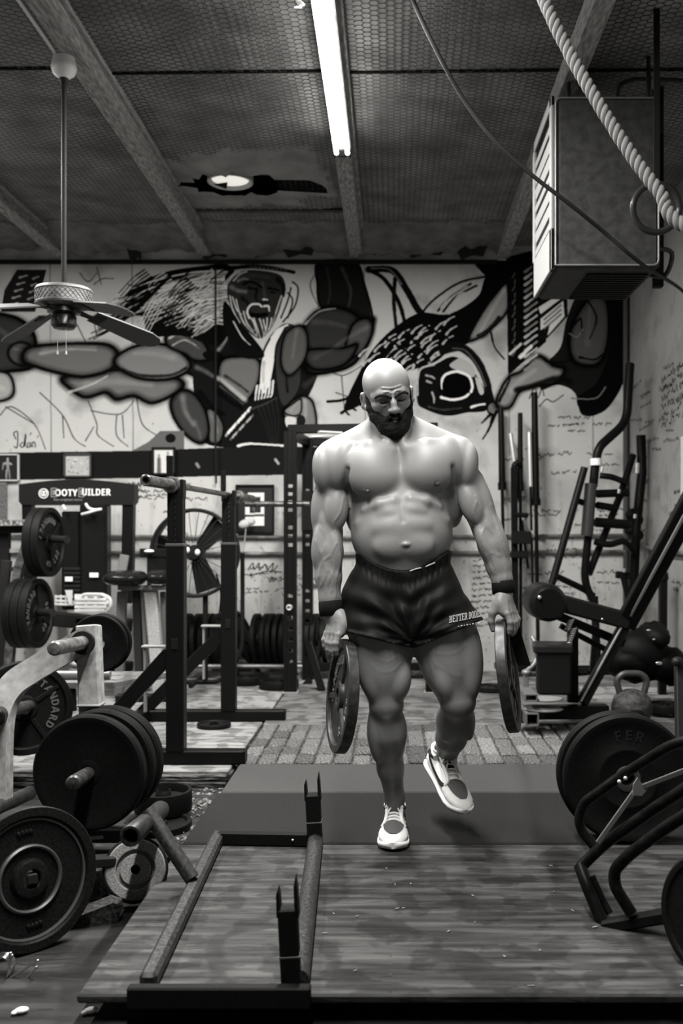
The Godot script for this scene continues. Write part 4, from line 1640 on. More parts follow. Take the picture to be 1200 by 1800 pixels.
	f.ell(M(852, 958, 18), R3(13, 38, 15), Vector3(0, 0, 22), 0.008)
	f.ell(M(872, 985, 22), R3(9, 34, 11), Vector3(0, 0, 18), 0.007)
	# ---- standing leg
	f.cap(M(660, 1060, -4), M(674, 1180, 8), 0.112, 0.088, 0.03)
	f.cap(M(674, 1180, 8), M(679, 1236, 14), 0.086, 0.060, 0.03)
	f.ell(M(650, 1150, 20), R3(28, 74, 30), Vector3(0, 0, 8), 0.016)
	f.ell(M(682, 1140, 30), R3(26, 72, 26), Vector3(0, 0, 5), 0.016)
	f.ell(M(702, 1198, 26), R3(20, 36, 26), Vector3(0, 0, -10), 0.010)
	f.ell(M(655, 1200, 24), R3(16, 36, 24), Vector3(0, 0, 8), 0.012)
	f.ell(M(702, 1130, -6), R3(24, 66, 36), Vector3(0, 0, -4), 0.02)
	f.ell(M(679, 1244, 28), R3(13, 15, 12), Vector3.ZERO, 0.03)
	f.path([M(678, 1246, 8), M(680, 1290, 0), M(686, 1350, -22), M(693, 1400, -46), M(694, 1436, -52)], [0.053, 0.061, 0.045, 0.034, 0.036], 0.02)
	f.ell(M(698, 1292, -4), R3(16, 44, 24), Vector3(0, 0, -4), 0.012)
	f.ell(M(660, 1294, 0), R3(14, 48, 26), Vector3(0, 0, 6), 0.012)
	f.cap(M(680, 1262, 32), M(690, 1370, -8), 0.013, 0.012, 0.02)
	# ---- trailing leg
	f.cap(M(752, 1060, -4), M(790, 1170, 4), 0.112, 0.096, 0.03)
	f.cap(M(790, 1170, 4), M(804, 1232, 14), 0.092, 0.062, 0.03)
	f.ell(M(820, 1150, 16), R3(28, 74, 32), Vector3(0, 0, 6), 0.016)
	f.ell(M(788, 1138, 30), R3(27, 72, 26), Vector3(0, 0, 8), 0.016)
	f.ell(M(780, 1196, 28), R3(20, 38, 26), Vector3(0, 0, 12), 0.010)
	f.ell(M(824, 1192, 22), R3(18, 40, 24), Vector3(0, 0, 6), 0.012)
	f.ell(M(752, 1126, -4), R3(24, 62, 36), Vector3(0, 0, 14), 0.02)
	f.ell(M(806, 1240, 26), R3(13, 14, 12), Vector3.ZERO, 0.03)
	f.path([M(805, 1236, 6), M(800, 1264, -34), M(793, 1296, -74), M(784, 1330, -134), M(780, 1348, -152)], [0.055, 0.065, 0.055, 0.037, 0.034], 0.02)
	f.ell(M(786, 1270, -46), R3(17, 36, 26), Vector3(-36, 0, -6), 0.014)
	f.ell(M(818, 1268, -44), R3(15, 36, 26), Vector3(-36, 0, 8), 0.014)
	return f

# raises the veins: every front-facing vertex near one of the lines (picture units on the man's plane) is pushed out a little
func raise_veins(mb: MB, count: int) -> void:
	var grid := {}
	var at2 := PackedVector2Array()
	at2.resize(count)
	for i in count:
		var p := mb.v[i]
		if mb.n[i].z > 0.05:
			var q := Vector2(690.0 - p.x / p.z * FOCAL, 945.0 - (EYE - p.y) / p.z * FOCAL)
			at2[i] = q
			var key := Vector2i(int(q.x / 4.0), int(q.y / 4.0))
			if not grid.has(key):
				grid[key] = PackedInt32Array()
			grid[key].append(i)
	var push := {}
	for vein in [
		[604, 872, 598, 900, 586, 922, 593, 948, 582, 975, 586, 1000, 574, 1030, 577, 1056], [562, 926, 574, 948, 566, 978, 573, 1005, 564, 1030], [593, 948, 598, 985, 590, 1020, 589, 1050],
		[554, 950, 566, 978], [574, 1000, 586, 1012, 583, 1040], [582, 975, 566, 990, 560, 1015],
		[836, 872, 846, 895, 853, 920, 846, 945, 860, 970, 871, 1000, 876, 1024], [853, 920, 867, 938, 875, 960, 888, 990, 889, 1018], [846, 945, 857, 985, 868, 1008], [862, 886, 873, 922, 882, 948, 890, 975],
		[838, 880, 832, 905, 843, 926], [860, 970, 880, 978],
		[642, 1146, 662, 1158, 682, 1163, 702, 1150], [652, 1168, 670, 1181, 690, 1179, 706, 1164], [650, 1134, 668, 1144, 684, 1140],
		[750, 1144, 776, 1150, 800, 1148, 818, 1134], [758, 1148, 766, 1168, 790, 1182, 808, 1190], [762, 1130, 757, 1160, 762, 1186], [668, 1282, 674, 1312, 671, 1340], [700, 1300, 704, 1330]]:
		var pts := []
		for i in range(0, vein.size(), 2):
			pts.append(Vector3(vein[i], vein[i + 1], 0))
		var way := curve(pts, 12)
		for p in way:
			for gx in [-1, 0, 1]:
				for gy in [-1, 0, 1]:
					var key2 := Vector2i(int(p.x / 4.0) + gx, int(p.y / 4.0) + gy)
					if grid.has(key2):
						for i in grid[key2]:
							var d := at2[i].distance_to(Vector2(p.x, p.y)) / 3.4
							if d < 1.0:
								push[i] = maxf(push.get(i, 0.0), pow(1.0 - d * d, 2.0) * (0.55 if p.y > 1100.0 else 1.0))
	for i in push:
		mb.v[i] += mb.n[i] * 0.0027 * push[i]
	# fresh normals for the whole figure's body
	var nn := PackedVector3Array()
	nn.resize(count)
	for i in range(0, mb.ix.size(), 3):
		var a := mb.ix[i]
		var b := mb.ix[i + 1]
		var c := mb.ix[i + 2]
		if a < count and b < count and c < count:
			var g := (mb.v[c] - mb.v[a]).cross(mb.v[b] - mb.v[a])
			nn[a] += g
			nn[b] += g
			nn[c] += g
	for i in push:
		mb.n[i] = nn[i].normalized()
	for i in count:
		if not push.has(i):
			mb.n[i] = (mb.n[i] * 0.5 + nn[i].normalized() * 0.5).normalized()

func head_frame() -> Transform3D:
	var b := Basis.from_euler(Vector3(deg_to_rad(17), deg_to_rad(9), 0)) 
	b = Basis(Vector3.BACK, deg_to_rad(9)) * b
	return Transform3D(b, M(681, 697, 8))

func head_field() -> Field:
	var f := Field.new()
	f.ell(Vector3(0, 0.045, -0.014), Vector3(0.081, 0.086, 0.100), Vector3.ZERO, 0.02)
	f.ell(Vector3(0, 0.040, 0.034), Vector3(0.066, 0.062, 0.058), Vector3.ZERO, 0.03)
	f.ell(Vector3(0, -0.028, 0.026), Vector3(0.062, 0.078, 0.060), Vector3.ZERO, 0.03)
	for s in [-1.0, 1.0]:
		f.cap(Vector3(s * 0.052, -0.050, 0.0), Vector3(s * 0.012, -0.094, 0.062), 0.026, 0.024, 0.02)
		f.ell(Vector3(s * 0.044, -0.016, 0.060), Vector3(0.024, 0.017, 0.020), Vector3(0, s * 25, s * -14), 0.018)
		# brow ridge
		f.path([Vector3(s * 0.056, 0.012, 0.060), Vector3(s * 0.034, 0.023, 0.083), Vector3(s * 0.010, 0.017, 0.090)], [0.009, 0.0105, 0.009], 0.016)
		f.ell(Vector3(s * 0.031, 0.000, 0.094), Vector3(0.019, 0.011, 0.015), Vector3(0, s * 18, 0), 0.012, -1)
		# lids, nearly closed
		f.ell(Vector3(s * 0.031, 0.000, 0.0745), Vector3(0.0165, 0.012, 0.0125), Vector3(0, s * 16, 0), 0.004)
		f.path([Vector3(s * 0.044, -0.004, 0.0825), Vector3(s * 0.031, -0.0065, 0.0875), Vector3(s * 0.019, -0.0045, 0.085)], [0.0012, 0.0014, 0.0012], 0.003, -1)
		f.path([Vector3(s * 0.046, -0.010, 0.078), Vector3(s * 0.031, -0.0155, 0.083), Vector3(s * 0.018, -0.011, 0.083)], [0.002, 0.003, 0.002], 0.007)
		# frown and cheek folds
		f.path([Vector3(s * 0.019, -0.030, 0.101), Vector3(s * 0.028, -0.044, 0.094), Vector3(s * 0.033, -0.058, 0.088)], [0.0025, 0.003, 0.002], 0.010, -1)
		# nose wings and nostrils
		f.ell(Vector3(s * 0.0135, -0.034, 0.0995), Vector3(0.0085, 0.0080, 0.0105), Vector3.ZERO, 0.008)
		f.ell(Vector3(s * 0.0075, -0.0425, 0.104), Vector3(0.0035, 0.003, 0.005), Vector3.ZERO, 0.003, -1)
		# ears
		f.ell(Vector3(s * 0.086, -0.006, -0.010), Vector3(0.0085, 0.032, 0.020), Vector3(8, s * 40, 0), 0.008)
		f.ell(Vector3(s * 0.080, -0.030, -0.002), Vector3(0.007, 0.010, 0.008), Vector3.ZERO, 0.008)
		f.ell(Vector3(s * 0.095, -0.002, -0.002), Vector3(0.006, 0.020, 0.0105), Vector3(8, s * 28, 0), 0.005, -1)
		f.path([Vector3(s * 0.089, 0.018, -0.004), Vector3(s * 0.093, 0.006, -0.016), Vector3(s * 0.091, -0.014, -0.016)], [0.003, 0.003, 0.003], 0.004)
	f.ell(Vector3(0, -0.097, 0.066), Vector3(0.026, 0.020, 0.022), Vector3.ZERO, 0.02)
	# nose
	f.path([Vector3(0, 0.014, 0.091), Vector3(0, -0.010, 0.105), Vector3(0, -0.031, 0.1135)], [0.0080, 0.0085, 0.0115], 0.012)
	f.ell(Vector3(0, -0.034, 0.112), Vector3(0.0115, 0.0095, 0.0110), Vector3.ZERO, 0.008)
	# lips
	f.path([Vector3(-0.024, -0.066, 0.083), Vector3(-0.008, -0.060, 0.0945), Vector3(0, -0.0615, 0.0955), Vector3(0.008, -0.060, 0.0945), Vector3(0.024, -0.066, 0.083)], [0.0025, 0.004, 0.0036, 0.004, 0.0025], 0.006)
	f.path([Vector3(-0.020, -0.072, 0.085), Vector3(0, -0.0755, 0.094), Vector3(0.020, -0.072, 0.085)], [0.003, 0.0052, 0.003], 0.006)
	f.path([Vector3(-0.026, -0.068, 0.087), Vector3(0, -0.0675, 0.1005), Vector3(0.026, -0.068, 0.087)], [0.0012, 0.0014, 0.0012], 0.004, -1)
	# forehead and frown lines, laid on the surface
	for q in [[-0.034, 0.046, 0.0, 0.041, 0.034, 0.046], [-0.028, 0.031, -0.012, 0.0305, -0.006, 0.024], [0.028, 0.031, 0.012, 0.0305, 0.006, 0.024]]:
		var pts := []
		for i in range(0, 6, 2):
			pts.append(Vector3(q[i], q[i + 1], 0.16))
		var on := []
		for c in curve(pts, 5):
			on.append(f.hit(c, Vector3.FORWARD))
		var rr := []
		for c in on:
			rr.append(0.0010)
		f.path(on, rr, 0.006)
	return f

func beard_field() -> Field:
	var f := Field.new()
	for s in [-1.0, 1.0]:
		f.path([Vector3(s * 0.0715, 0.004, 0.014), Vector3(s * 0.067, -0.030, 0.022), Vector3(s * 0.056, -0.060, 0.034), Vector3(s * 0.030, -0.094, 0.064), Vector3(0, -0.103, 0.077)], [0.0075, 0.0135, 0.0195, 0.025, 0.027], 0.012)
		f.cap(Vector3(s * 0.052, -0.052, 0.056), Vector3(s * 0.034, -0.074, 0.074), 0.013, 0.018, 0.016)
		f.path([Vector3(s * 0.002, -0.0525, 0.0985), Vector3(s * 0.018, -0.056, 0.0935), Vector3(s * 0.031, -0.070, 0.083), Vector3(s * 0.030, -0.086, 0.079)], [0.0062, 0.0075, 0.009, 0.011], 0.006)
	f.ell(Vector3(0, -0.104, 0.072), Vector3(0.040, 0.034, 0.036), Vector3.ZERO, 0.02)
	f.ell(Vector3(0, -0.0700, 0.108), Vector3(0.018, 0.0060, 0.018), Vector3.ZERO, 0.004, -1)
	var nz := FastNoiseLite.new()
	nz.seed = 4
	nz.frequency = 150.0
	nz.fractal_octaves = 2
	f.trim = func(p: Vector3, d: float) -> float:
		return d + nz.get_noise_3d(p.x, p.y * 0.45, p.z) * 0.0032
	return f

# gripping hand, in 2 mm units: x along the plate's rim (+ towards the lens), y up, z away from the plate on the fingers' side
func hand_field(wrist: Vector3) -> Field:
	var f := Field.new()
	var q := func(x: float, y: float, z: float) -> Vector3: return Vector3(x, y, z) * 0.002
	f.cap(wrist, q.call(0, 42, 3), 0.031, 0.030, 0.014)
	f.ell(q.call(1, 29, 5), R3(23, 23, 13), Vector3(-8, 0, 0), 0.016)
	f.ell(q.call(1, 16, 8), R3(21, 11, 9), Vector3.ZERO, 0.014)
	f.cap(q.call(14, 34, -4), q.call(20, 20, -7), 0.018, 0.014, 0.014)
	var xs := [16.5, 5.9, -4.7, -14.6]
	var lg := [0.94, 1.04, 1.0, 0.82]
	for i in 4:
		var x: float = xs[i]
		var k: float = lg[i]
		var kn: Vector3 = q.call(x, 15.0 - absf(x - 4) * 0.16, 14.5)
		var pip: Vector3 = q.call(x * 1.03, 15 - 18 * k, 18.5)
		var dip: Vector3 = q.call(x * 0.98, 15 - 30 * k, 16.5)
		var tip: Vector3 = q.call(x * 0.94, 15 - 37 * k, 13.5)
		f.cap(q.call(x * 0.8, 32, 8), kn, 0.0085, 0.0105, 0.010)
		f.ell(kn, R3(5.6, 5.4, 5.4), Vector3.ZERO, 0.006)
		f.path([kn, pip, dip, tip], [0.0112, 0.0105, 0.0097, 0.0086], 0.0035)
		f.ell(pip, R3(5.0, 4.6, 5.0), Vector3.ZERO, 0.004)
		f.cap(q.call(x * 0.75, 36, 14.5), q.call(x * 0.95, 20, 17.5), 0.0018, 0.0026, 0.006)
	f.path([q.call(17, 30, -3), q.call(22, 17, -10), q.call(22, 2, -14.5), q.call(20, -12, -14)], [0.0160, 0.0135, 0.0115, 0.0095], 0.006)
	f.ell(q.call(22, 3, -14.5), R3(6, 5.8, 5.8), Vector3.ZERO, 0.004)
	f.path([q.call(-10, 46, 12), q.call(-4, 36, 15.5), q.call(4, 26, 16.5)], [0.0024, 0.0026, 0.0022], 0.005)
	f.path([q.call(8, 46, 11), q.call(8, 36, 15), q.call(0, 28, 16.5)], [0.0024, 0.0026, 0.0022], 0.005)
	return f

# frames of the two held plates: x along the rim towards the lens, y up in the plate's plane, z out of its lettered face
func plate_frame(right: bool) -> Transform3D:
	if right:
		var n := Vector3(0.972, 0.12, 0.20).normalized()
		var t := (Vector3(-0.2, 0, 0.98) - n * n.dot(Vector3(-0.2, 0, 0.98))).normalized()
		return Transform3D(Basis(-t, n.cross(-t), n), M(893, 1187, 22))
	var n2 := Vector3(-0.965, 0.09, 0.24).normalized()
	var t2 := (Vector3(0.24, 0, 0.97) - n2 * n2.dot(Vector3(0.24, 0, 0.97))).normalized()
	return Transform3D(Basis(t2, n2.cross(t2), n2), M(601, 1223, 22))

func build_person() -> void:
	var who := thing("person", "bald bearded bare-chested man in black shorts and white sneakers carrying two weight plates", "person", Vector3(0.02, 0, -3.5))
	var skin := StandardMaterial3D.new()
	skin.albedo_color = Color.WHITE
	skin.vertex_color_use_as_albedo = true
	skin.roughness = 0.48
	skin.metallic_specular = 0.45
	skin.subsurf_scatter_enabled = true
	skin.subsurf_scatter_strength = 0.06
	skin.heightmap_enabled = true
	skin.heightmap_texture = tex["pores"]
	skin.heightmap_scale = 0.015
	skin.uv1_triplanar = true
	skin.uv1_scale = Vector3.ONE * 7.0
	var mb := MB.new()
	body_field().net(mb, 0.006)
	var body_count := mb.v.size()
	raise_veins(mb, body_count)
	var hf := head_frame()
	head_field().net(mb, 0.0033, hf)
	var head_count := mb.v.size()
	var hands := []
	for right in [false, true]:
		var pf := plate_frame(right)
		# the hand holds the plate's highest point
		var mirror := -1.0 if right else 1.0
		var hfm := Transform3D(Basis(pf.basis.x * mirror, pf.basis.y, pf.basis.z), pf.origin + pf.basis.y * 0.189 + (Vector3.ZERO if right else Vector3(-0.017, 0, 0)))
		hfm = hfm * Transform3D(Basis(Vector3.UP, 0.34 if right else 0.52), Vector3(0, 0, 0.009 if right else 0.014))
		var w: Vector3 = hfm.affine_inverse() * (M(886, 1040, 16) if right else M(581, 1078, 16))
		var h := hand_field(w)
		h.net(mb, 0.0032, hfm)
		hands.append(hfm)
	# skin tone, darker nipples and lips
	var base := tone(0.51).srgb_to_linear()
	var dark := tone(0.28).srgb_to_linear()
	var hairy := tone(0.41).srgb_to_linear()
	var lip := tone(0.43).srgb_to_linear()
	var inv := hf.affine_inverse()
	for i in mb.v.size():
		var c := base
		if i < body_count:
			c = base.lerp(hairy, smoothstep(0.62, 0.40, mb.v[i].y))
			for nn in [M(646, 864, 62), M(769, 851, 62)]:
				var d: float = mb.v[i].distance_to(nn)
				if d < 0.019:
					c = dark.lerp(base, smoothstep(0.012, 0.018, d))
		elif i < head_count:
			var q := inv * mb.v[i]
			var e := Vector2(q.x / 0.022, (q.y + 0.068) / 0.012).length()
			if e < 1.0 and q.z > 0.075:
				c = lip.lerp(base, smoothstep(0.7, 1.0, e))
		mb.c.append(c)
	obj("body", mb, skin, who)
	var hair := mt(0.10, 0.75)
	var bb := MB.new()
	beard_field().net(bb, 0.003, hf)
	obj("beard", bb, hair, who)
	var hfield := head_field()
	for s in [-1.0, 1.0]:
		var br := Field.new()
		var bow := []
		var br_r := []
		for q in curve([Vector3(s * 0.057, 0.012, 0.16), Vector3(s * 0.044, 0.0215, 0.16), Vector3(s * 0.026, 0.0195, 0.16), Vector3(s * 0.008, 0.0105, 0.16)], 4):
			bow.append(hfield.hit(q, Vector3.FORWARD))
			br_r.append(0.0028 + 0.0020 * (1.0 - absf(q.x) / 0.057))
		br.path(bow, br_r, 0.004)
		var nz := FastNoiseLite.new()
		nz.frequency = 220.0
		br.trim = func(p: Vector3, d: float) -> float: return d + nz.get_noise_3d(p.x, p.y, p.z) * 0.0016
		var eb := MB.new()
		br.net(eb, 0.0016, hf)
		obj("eyebrow", eb, hair, who)
		var lash := MB.new()
		lash.tube([hf * Vector3(s * 0.045, -0.0035, 0.0815), hf * Vector3(s * 0.038, -0.0065, 0.0862), hf * Vector3(s * 0.031, -0.0075, 0.0878), hf * Vector3(s * 0.024, -0.0065, 0.0868), hf * Vector3(s * 0.018, -0.004, 0.0845)], [0.0008, 0.0016, 0.0018, 0.0015, 0.0007], 6)
		obj("eyelash", lash, hair, who)
	build_clothes(who, hands)
	for right in [false, true]:
		held_plate(right)

func build_clothes(who: Node3D, hands: Array) -> void:
	# ---- shorts
	var f := Field.new()
	f.ell(M(706, 1030, -4), R3(90, 78, 68), Vector3.ZERO, 0.03)
	f.ell(M(707, 975, 2), R3(82, 50, 64), Vector3.ZERO, 0.03)
	f.cap(M(662, 1056, 2), M(664, 1128, 10), 0.120, 0.124, 0.05)
	f.cap(M(754, 1056, 2), M(788, 1112, 10), 0.118, 0.128, 0.05)
	f.ell(M(718, 1085, 34), R3(40, 44, 34), Vector3.ZERO, 0.05)
	f.trim = func(p: Vector3, d: float) -> float:
		var dep := -p.z
		var px := 690.0 + p.x / dep * FOCAL
		var py := 945.0 + (EYE - p.y) / dep * FOCAL
		var dz := (3.5 - dep) / 0.002
		# folds that fan out from the crotch and sag from the waist
		var v := Vector2(px - 722.0, py - 1128.0)
		var ang := atan2(v.x, -v.y)
		var rad := v.length()
		var amp := 0.0060 * smoothstep(10.0, 40.0, rad) * (1.0 - 0.6 * smoothstep(80.0, 130.0, rad)) * smoothstep(-20.0, 30.0, dz)
		var w := sin(ang * 9.0 + sin(rad * 0.05) * 1.4) + 0.5 * sin(ang * 17.0 + rad * 0.06)
		w += 0.7 * sin((v.y + absf(v.x) * 0.5) * 0.17 + ang * 3.0) * smoothstep(30.0, 70.0, rad)
		var o := d + w * amp - 0.0035 * sin(ang * 4.0)
		# gathers under the elastic
		var yw := 967.0 + 36.0 * smoothstep(-20.0, 62.0, dz) * maxf(0.0, 1.0 - pow((px - 706.0) / 84.0, 2.0))
		var below := py - yw
		o += 0.002 * sin(px * 0.62) * (1.0 - smoothstep(14.0, 40.0, below)) * smoothstep(7.0, 16.0, below)
		o -= 0.004 * (1.0 - smoothstep(2.0, 16.0, absf(below - 8.0)))
		var hem: float
		if px < 727.0:
			hem = lerpf(1110.0, 1140.0, clampf((px - 600.0) / 127.0, 0, 1))
		else:
			hem = lerpf(1140.0, 1089.0, clampf((px - 727.0) / 122.0, 0, 1))
		o -= 0.005 * smoothstep(-9.0, -3.0, py - hem)
		var cut := maxf(yw - py, py - hem) * 0.0018
		return maxf(o * 0.85, cut)
	var mb := MB.new()
	f.lo = M(590, 1150, -100)
	f.hi = M(860, 950, 100)
	f.net(mb, 0.0055)
	var cloth := mt(0.125, 0.55, 0.0, "pores", Vector3.ONE * 9.0, 0.03)
	var so := obj("shorts", mb, cloth, who)
	# waistband tie
	var tie := MB.new()
	for q in [[720, 1004, 731, 1000, 740, 998], [748, 996, 762, 990, 764, 989]]:
		var on := []
		for i in range(0, 6, 2):
			var p := M(q[i], q[i + 1], 100)
			on.append(f.hit(p, (p - Vector3(0, EYE, 0)).normalized()) + Vector3(0, 0, 0.002))
		tie.tube(on, 0.0026, 6)
	obj("drawstring", tie, mt(0.75, 0.8), so)
	# lettering on the leg, laid onto the cloth
	var lt := MB.new()
	var LETTER := 1.0
	var font := SystemFont.new()
	font.font_names = PackedStringArray(["Droid Serif"])
	font.font_weight = 700
	lt.text("BETTER BODIES", font, 0.028, 0.004, Transform3D(Basis(Vector3.RIGHT * 0.80, Vector3.UP * 1.2, Vector3.BACK), Vector3.ZERO))
	var wide := 0.0
	for p in lt.v:
		wide = maxf(wide, absf(p.x))
	LETTER = 31.0 / (wide / 0.002)
	for i in lt.v.size():
		var p := lt.v[i]
		var u := p.x / 0.002 * LETTER + 31.0
		var px := 846.0 - 57.0 * pow(maxf(0.0, 1.0 - u / 66.0), 1.35)
		var py := 1089.0 - p.y / 0.002 - (px - 790.0) * 0.20
		var st := M(px, py, 110)
		var h := f.hit(st, (st - Vector3(0, EYE, 0)).normalized())
		lt.v[i] = h + Vector3(0, 0, 0.0022 + p.z)
	for i in 9:
		var px2 := 806.0 + i * 5.0
		var st2 := M(px2, 1101.0 - (px2 - 806.0) * 0.17, 110)
		var h2 := f.hit(st2, (st2 - Vector3(0, EYE, 0)).normalized())
		lt.ball(h2 + Vector3(0, 0, 0.001), Vector3(0.0032, 0.003 if i % 2 else 0.0016, 0.0015), Basis.IDENTITY, 4, 6)
	obj("lettering", lt, mt(0.78, 0.7), so)
	# ---- wrist wraps
	for right in [false, true]:
		var a := M(884, 1021, 13) if right else M(580, 1056, 13)
		var b := M(886, 1044, 16) if right else M(582, 1083, 16)
		var up := (a - b).normalized()
		var x := Vector3.RIGHT - up * up.x
		x = x.normalized()
		var t := Transform3D(Basis(x, up, x.cross(up)), b)
		var w := MB.new()
		var l := a.distance_to(b)
		var r := 0.0412
		w.lathe([Vector2(r - 0.004, 0), Vector2(r, 0.002), Vector2(r + 0.001, l * 0.5), Vector2(r, l - 0.002), Vector2(r - 0.004, l)], t, 36, false, 0.3)
		obj("wrist_wrap", w, mt(0.11, 0.8, 0.0, "pores", Vector3.ONE * 8.0, 0.03), who)
	# loose end of the lifting strap at the right of the picture
	var st3 := MB.new()
	var rows := []
	for i in 7:
		var t2 := i / 6.0
		var c := M(lerpf(899, 921, t2), lerpf(1092, 1170, t2), 8 - 14 * t2)
		var hw := lerpf(0.022, 0.025, t2)
		var ax := Vector3(0.96, -0.08, -0.28).normalized()
		var nn := Vector3(0.28, 0.1, 0.96).normalized() * 0.0022
		rows.append(PackedVector3Array([c - ax * hw - nn, c + ax * hw - nn, c + ax * hw + nn, c - ax * hw + nn]))
	st3.skin(rows, true, Vector3.ZERO, true)
	obj("lifting_strap", st3, mt(0.10, 0.85, 0.0, "pores", Vector3.ONE * 8.0, 0.03), who)
	# ---- shoes: heel at the origin, toe along +z, sole at y 0
	# planted foot
	var toe := P(690, 1488, 3.385)
	var heel := P(694, 1447, 3.67)
	toe.y = 0.004
	heel.y = 0.004
	shoe(who, heel, toe, Vector3.UP, -1.0)
	# lifted foot: toe low and forward, heel up and back
	var toe2 := P(815, 1434, 3.575)
	var heel2 := P(757, 1345, 3.835)
	shoe(who, heel2, toe2, Vector3(0.30, 0.78, 0.55), 1.0)

func shoe(who: Node3D, heel: Vector3, toe: Vector3, up: Vector3, side: float) -> void:
	var z := (toe - heel).normalized()
	var x := up.cross(z).normalized()
	var y := z.cross(x)
	var lg := 0.315
	var b := Basis(x, y, z)
	var t := Transform3D(b, toe - z * lg)
	# stations: z, half width, height of the upper, lift of the sole
	var st := [[0.0, 0.024, 0.066], [0.012, 0.033, 0.086], [0.04, 0.038, 0.092], [0.08, 0.039, 0.082], [0.12, 0.040, 0.084], [0.16, 0.044, 0.078], [0.20, 0.050, 0.068], [0.24, 0.053, 0.058], [0.27, 0.050, 0.052], [0.293, 0.040, 0.045], [0.307, 0.027, 0.037], [0.3135, 0.014, 0.032], [0.3155, 0.002, 0.029]]
	var up_rows := []
	var sole_rows := []
	for q in st:
		var row := PackedVector3Array()
		for i in 22:
			var a := TAU * i / 22
			var cx := signf(cos(a)) * pow(absf(cos(a)), 0.72)
			var cy := signf(sin(a)) * pow(absf(sin(a)), 0.80)
			var yy: float = 0.018 + (q[2] - 0.018) * (0.5 + 0.5 * cy)
			var narrow: float = 1.0 - 0.34 * smoothstep(0.35, 1.0, (yy - 0.018) / (q[2] - 0.018)) * (1.0 if q[0] < 0.22 else 0.5)
			row.append(t * Vector3(cx * q[1] * narrow, yy, q[0]))
		up_rows.append(row)
		var w: float = q[1] + 0.002
		var zz: float = q[0] + (0.004 if q[0] > 0.2 else -0.004)
		var lift := 0.008 * smoothstep(0.25, 0.315, q[0])
		sole_rows.append(PackedVector3Array([t * Vector3(-w, 0.021 + lift, zz), t * Vector3(w, 0.021 + lift, zz), t * Vector3(w + 0.001, 0.010 + lift, zz), t * Vector3(w - 0.003, lift, zz), t * Vector3(-w + 0.003, lift, zz), t * Vector3(-w - 0.001, 0.010 + lift, zz)]))
	var white := mt(0.86, 0.5)
	var grey := mt(0.42, 0.9, 0.0, "pores", Vector3.ONE * 14.0, 0.05, true)
	var black := mt(0.12, 0.7)
	var mb := MB.new()
	mb.skin(up_rows, true, Vector3.ZERO, true)
	var so := obj("shoe", mb, white, who)
	var sm := MB.new()
	sm.skin(sole_rows, true, Vector3.ZERO, true)
	obj("sole", sm, mt(0.84, 0.55), so)
	var hmap := func(zz: float) -> Vector2:
		for i in st.size() - 1:
			if zz <= st[i + 1][0]:
				var k: float = (zz - st[i][0]) / (st[i + 1][0] - st[i][0])
				return Vector2(lerpf(st[i][1], st[i + 1][1], k), lerpf(st[i][2], st[i + 1][2], k))
		return Vector2(0.01, 0.03)
	# grey toe panel, a little proud of the upper
	var tp := MB.new()
	var rows := []
	for i in 9:
		var zz := lerpf(0.196, 0.283, i / 8.0)
		var h: Vector2 = hmap.call(zz)
		var row := PackedVector3Array()
		var wide: float = 0.036 * sqrt(maxf(0.05, 1.0 - pow((i - 1.5) / 6.8, 2.0)))
		for j in 9:
			var u := (j - 4) / 4.0
			var xx := u * wide
			var cx := clampf(absf(xx) / (h.x * 0.84), 0, 0.98)
			var cy := pow(1.0 - pow(cx, 1.0 / 0.36), 0.40)
			row.append(t * Vector3(xx, 0.018 + (h.y - 0.018) * (0.5 + 0.5 * cy) + 0.0022, zz))
		rows.append(row)
	tp.skin(rows, false, y)
	obj("toe_panel", tp, grey, so)
	# white overlay round the toe
	var ov := MB.new()
	var way := []
	for i in 15:
		var a := lerpf(-0.15, PI + 0.15, i / 14.0)
		way.append(t * Vector3(cos(a) * 0.046, 0.034 - 0.004 * sin(a), 0.238 + sin(a) * 0.064))
	ov.tube(way, 0.0065, 8)
	obj("toe_overlay", ov, white, so)
	# tongue, collar lining, eyestays, laces
	var tg := MB.new()
	rows = []
	for i in 6:
		var k := i / 5.0
		var row2 := PackedVector3Array()
		for j in 5:
			var u2 := (j - 2) / 2.0
			row2.append(t * Vector3(u2 * lerpf(0.020, 0.027, k), (0.068 + 0.022 * k + 0.030 * pow(k, 5.0)) - 0.006 * u2 * u2, lerpf(0.20, 0.088, k)))
		rows.append(row2)
	var back := rows.duplicate(true)
	tg.skin(rows, false, y + z * 0.4)
	var off := -(y + z * 0.6).normalized() * 0.008
	for r in back:
		for j in r.size():
			r[j] += off
	tg.skin(back, false, -y - z * 0.4)
	obj("tongue", tg, black, so)
	var tag2 := MB.new()
	tag2.bar(t * Vector3(-0.024 * side - 0.002, 0.113, 0.097), t * Vector3(-0.004, 0.118, 0.096), 0.004, 0.014, z, 0.001)
	obj("tongue_label", tag2, mt(0.7, 0.7), so)
	var cl := MB.new()
	way = []
	for i in 15:
		var a2 := lerpf(-0.25, PI + 0.25, i / 14.0)
		way.append(t * Vector3(cos(a2) * 0.034, 0.088 + 0.012 * maxf(0, sin(a2)), 0.062 - sin(a2) * 0.056))
	cl.tube(way, 0.0065, 8)
	obj("collar", cl, white, so)
	var sk := MB.new()
	sk.lathe([Vector2(0.034, 0.07), Vector2(0.036, 0.105), Vector2(0.033, 0.108), Vector2(0.03, 0.104)], t * Transform3D(Basis.IDENTITY, Vector3(0, 0, 0.056)), 20)
	obj("sock", sk, mt(0.8, 0.85), so)
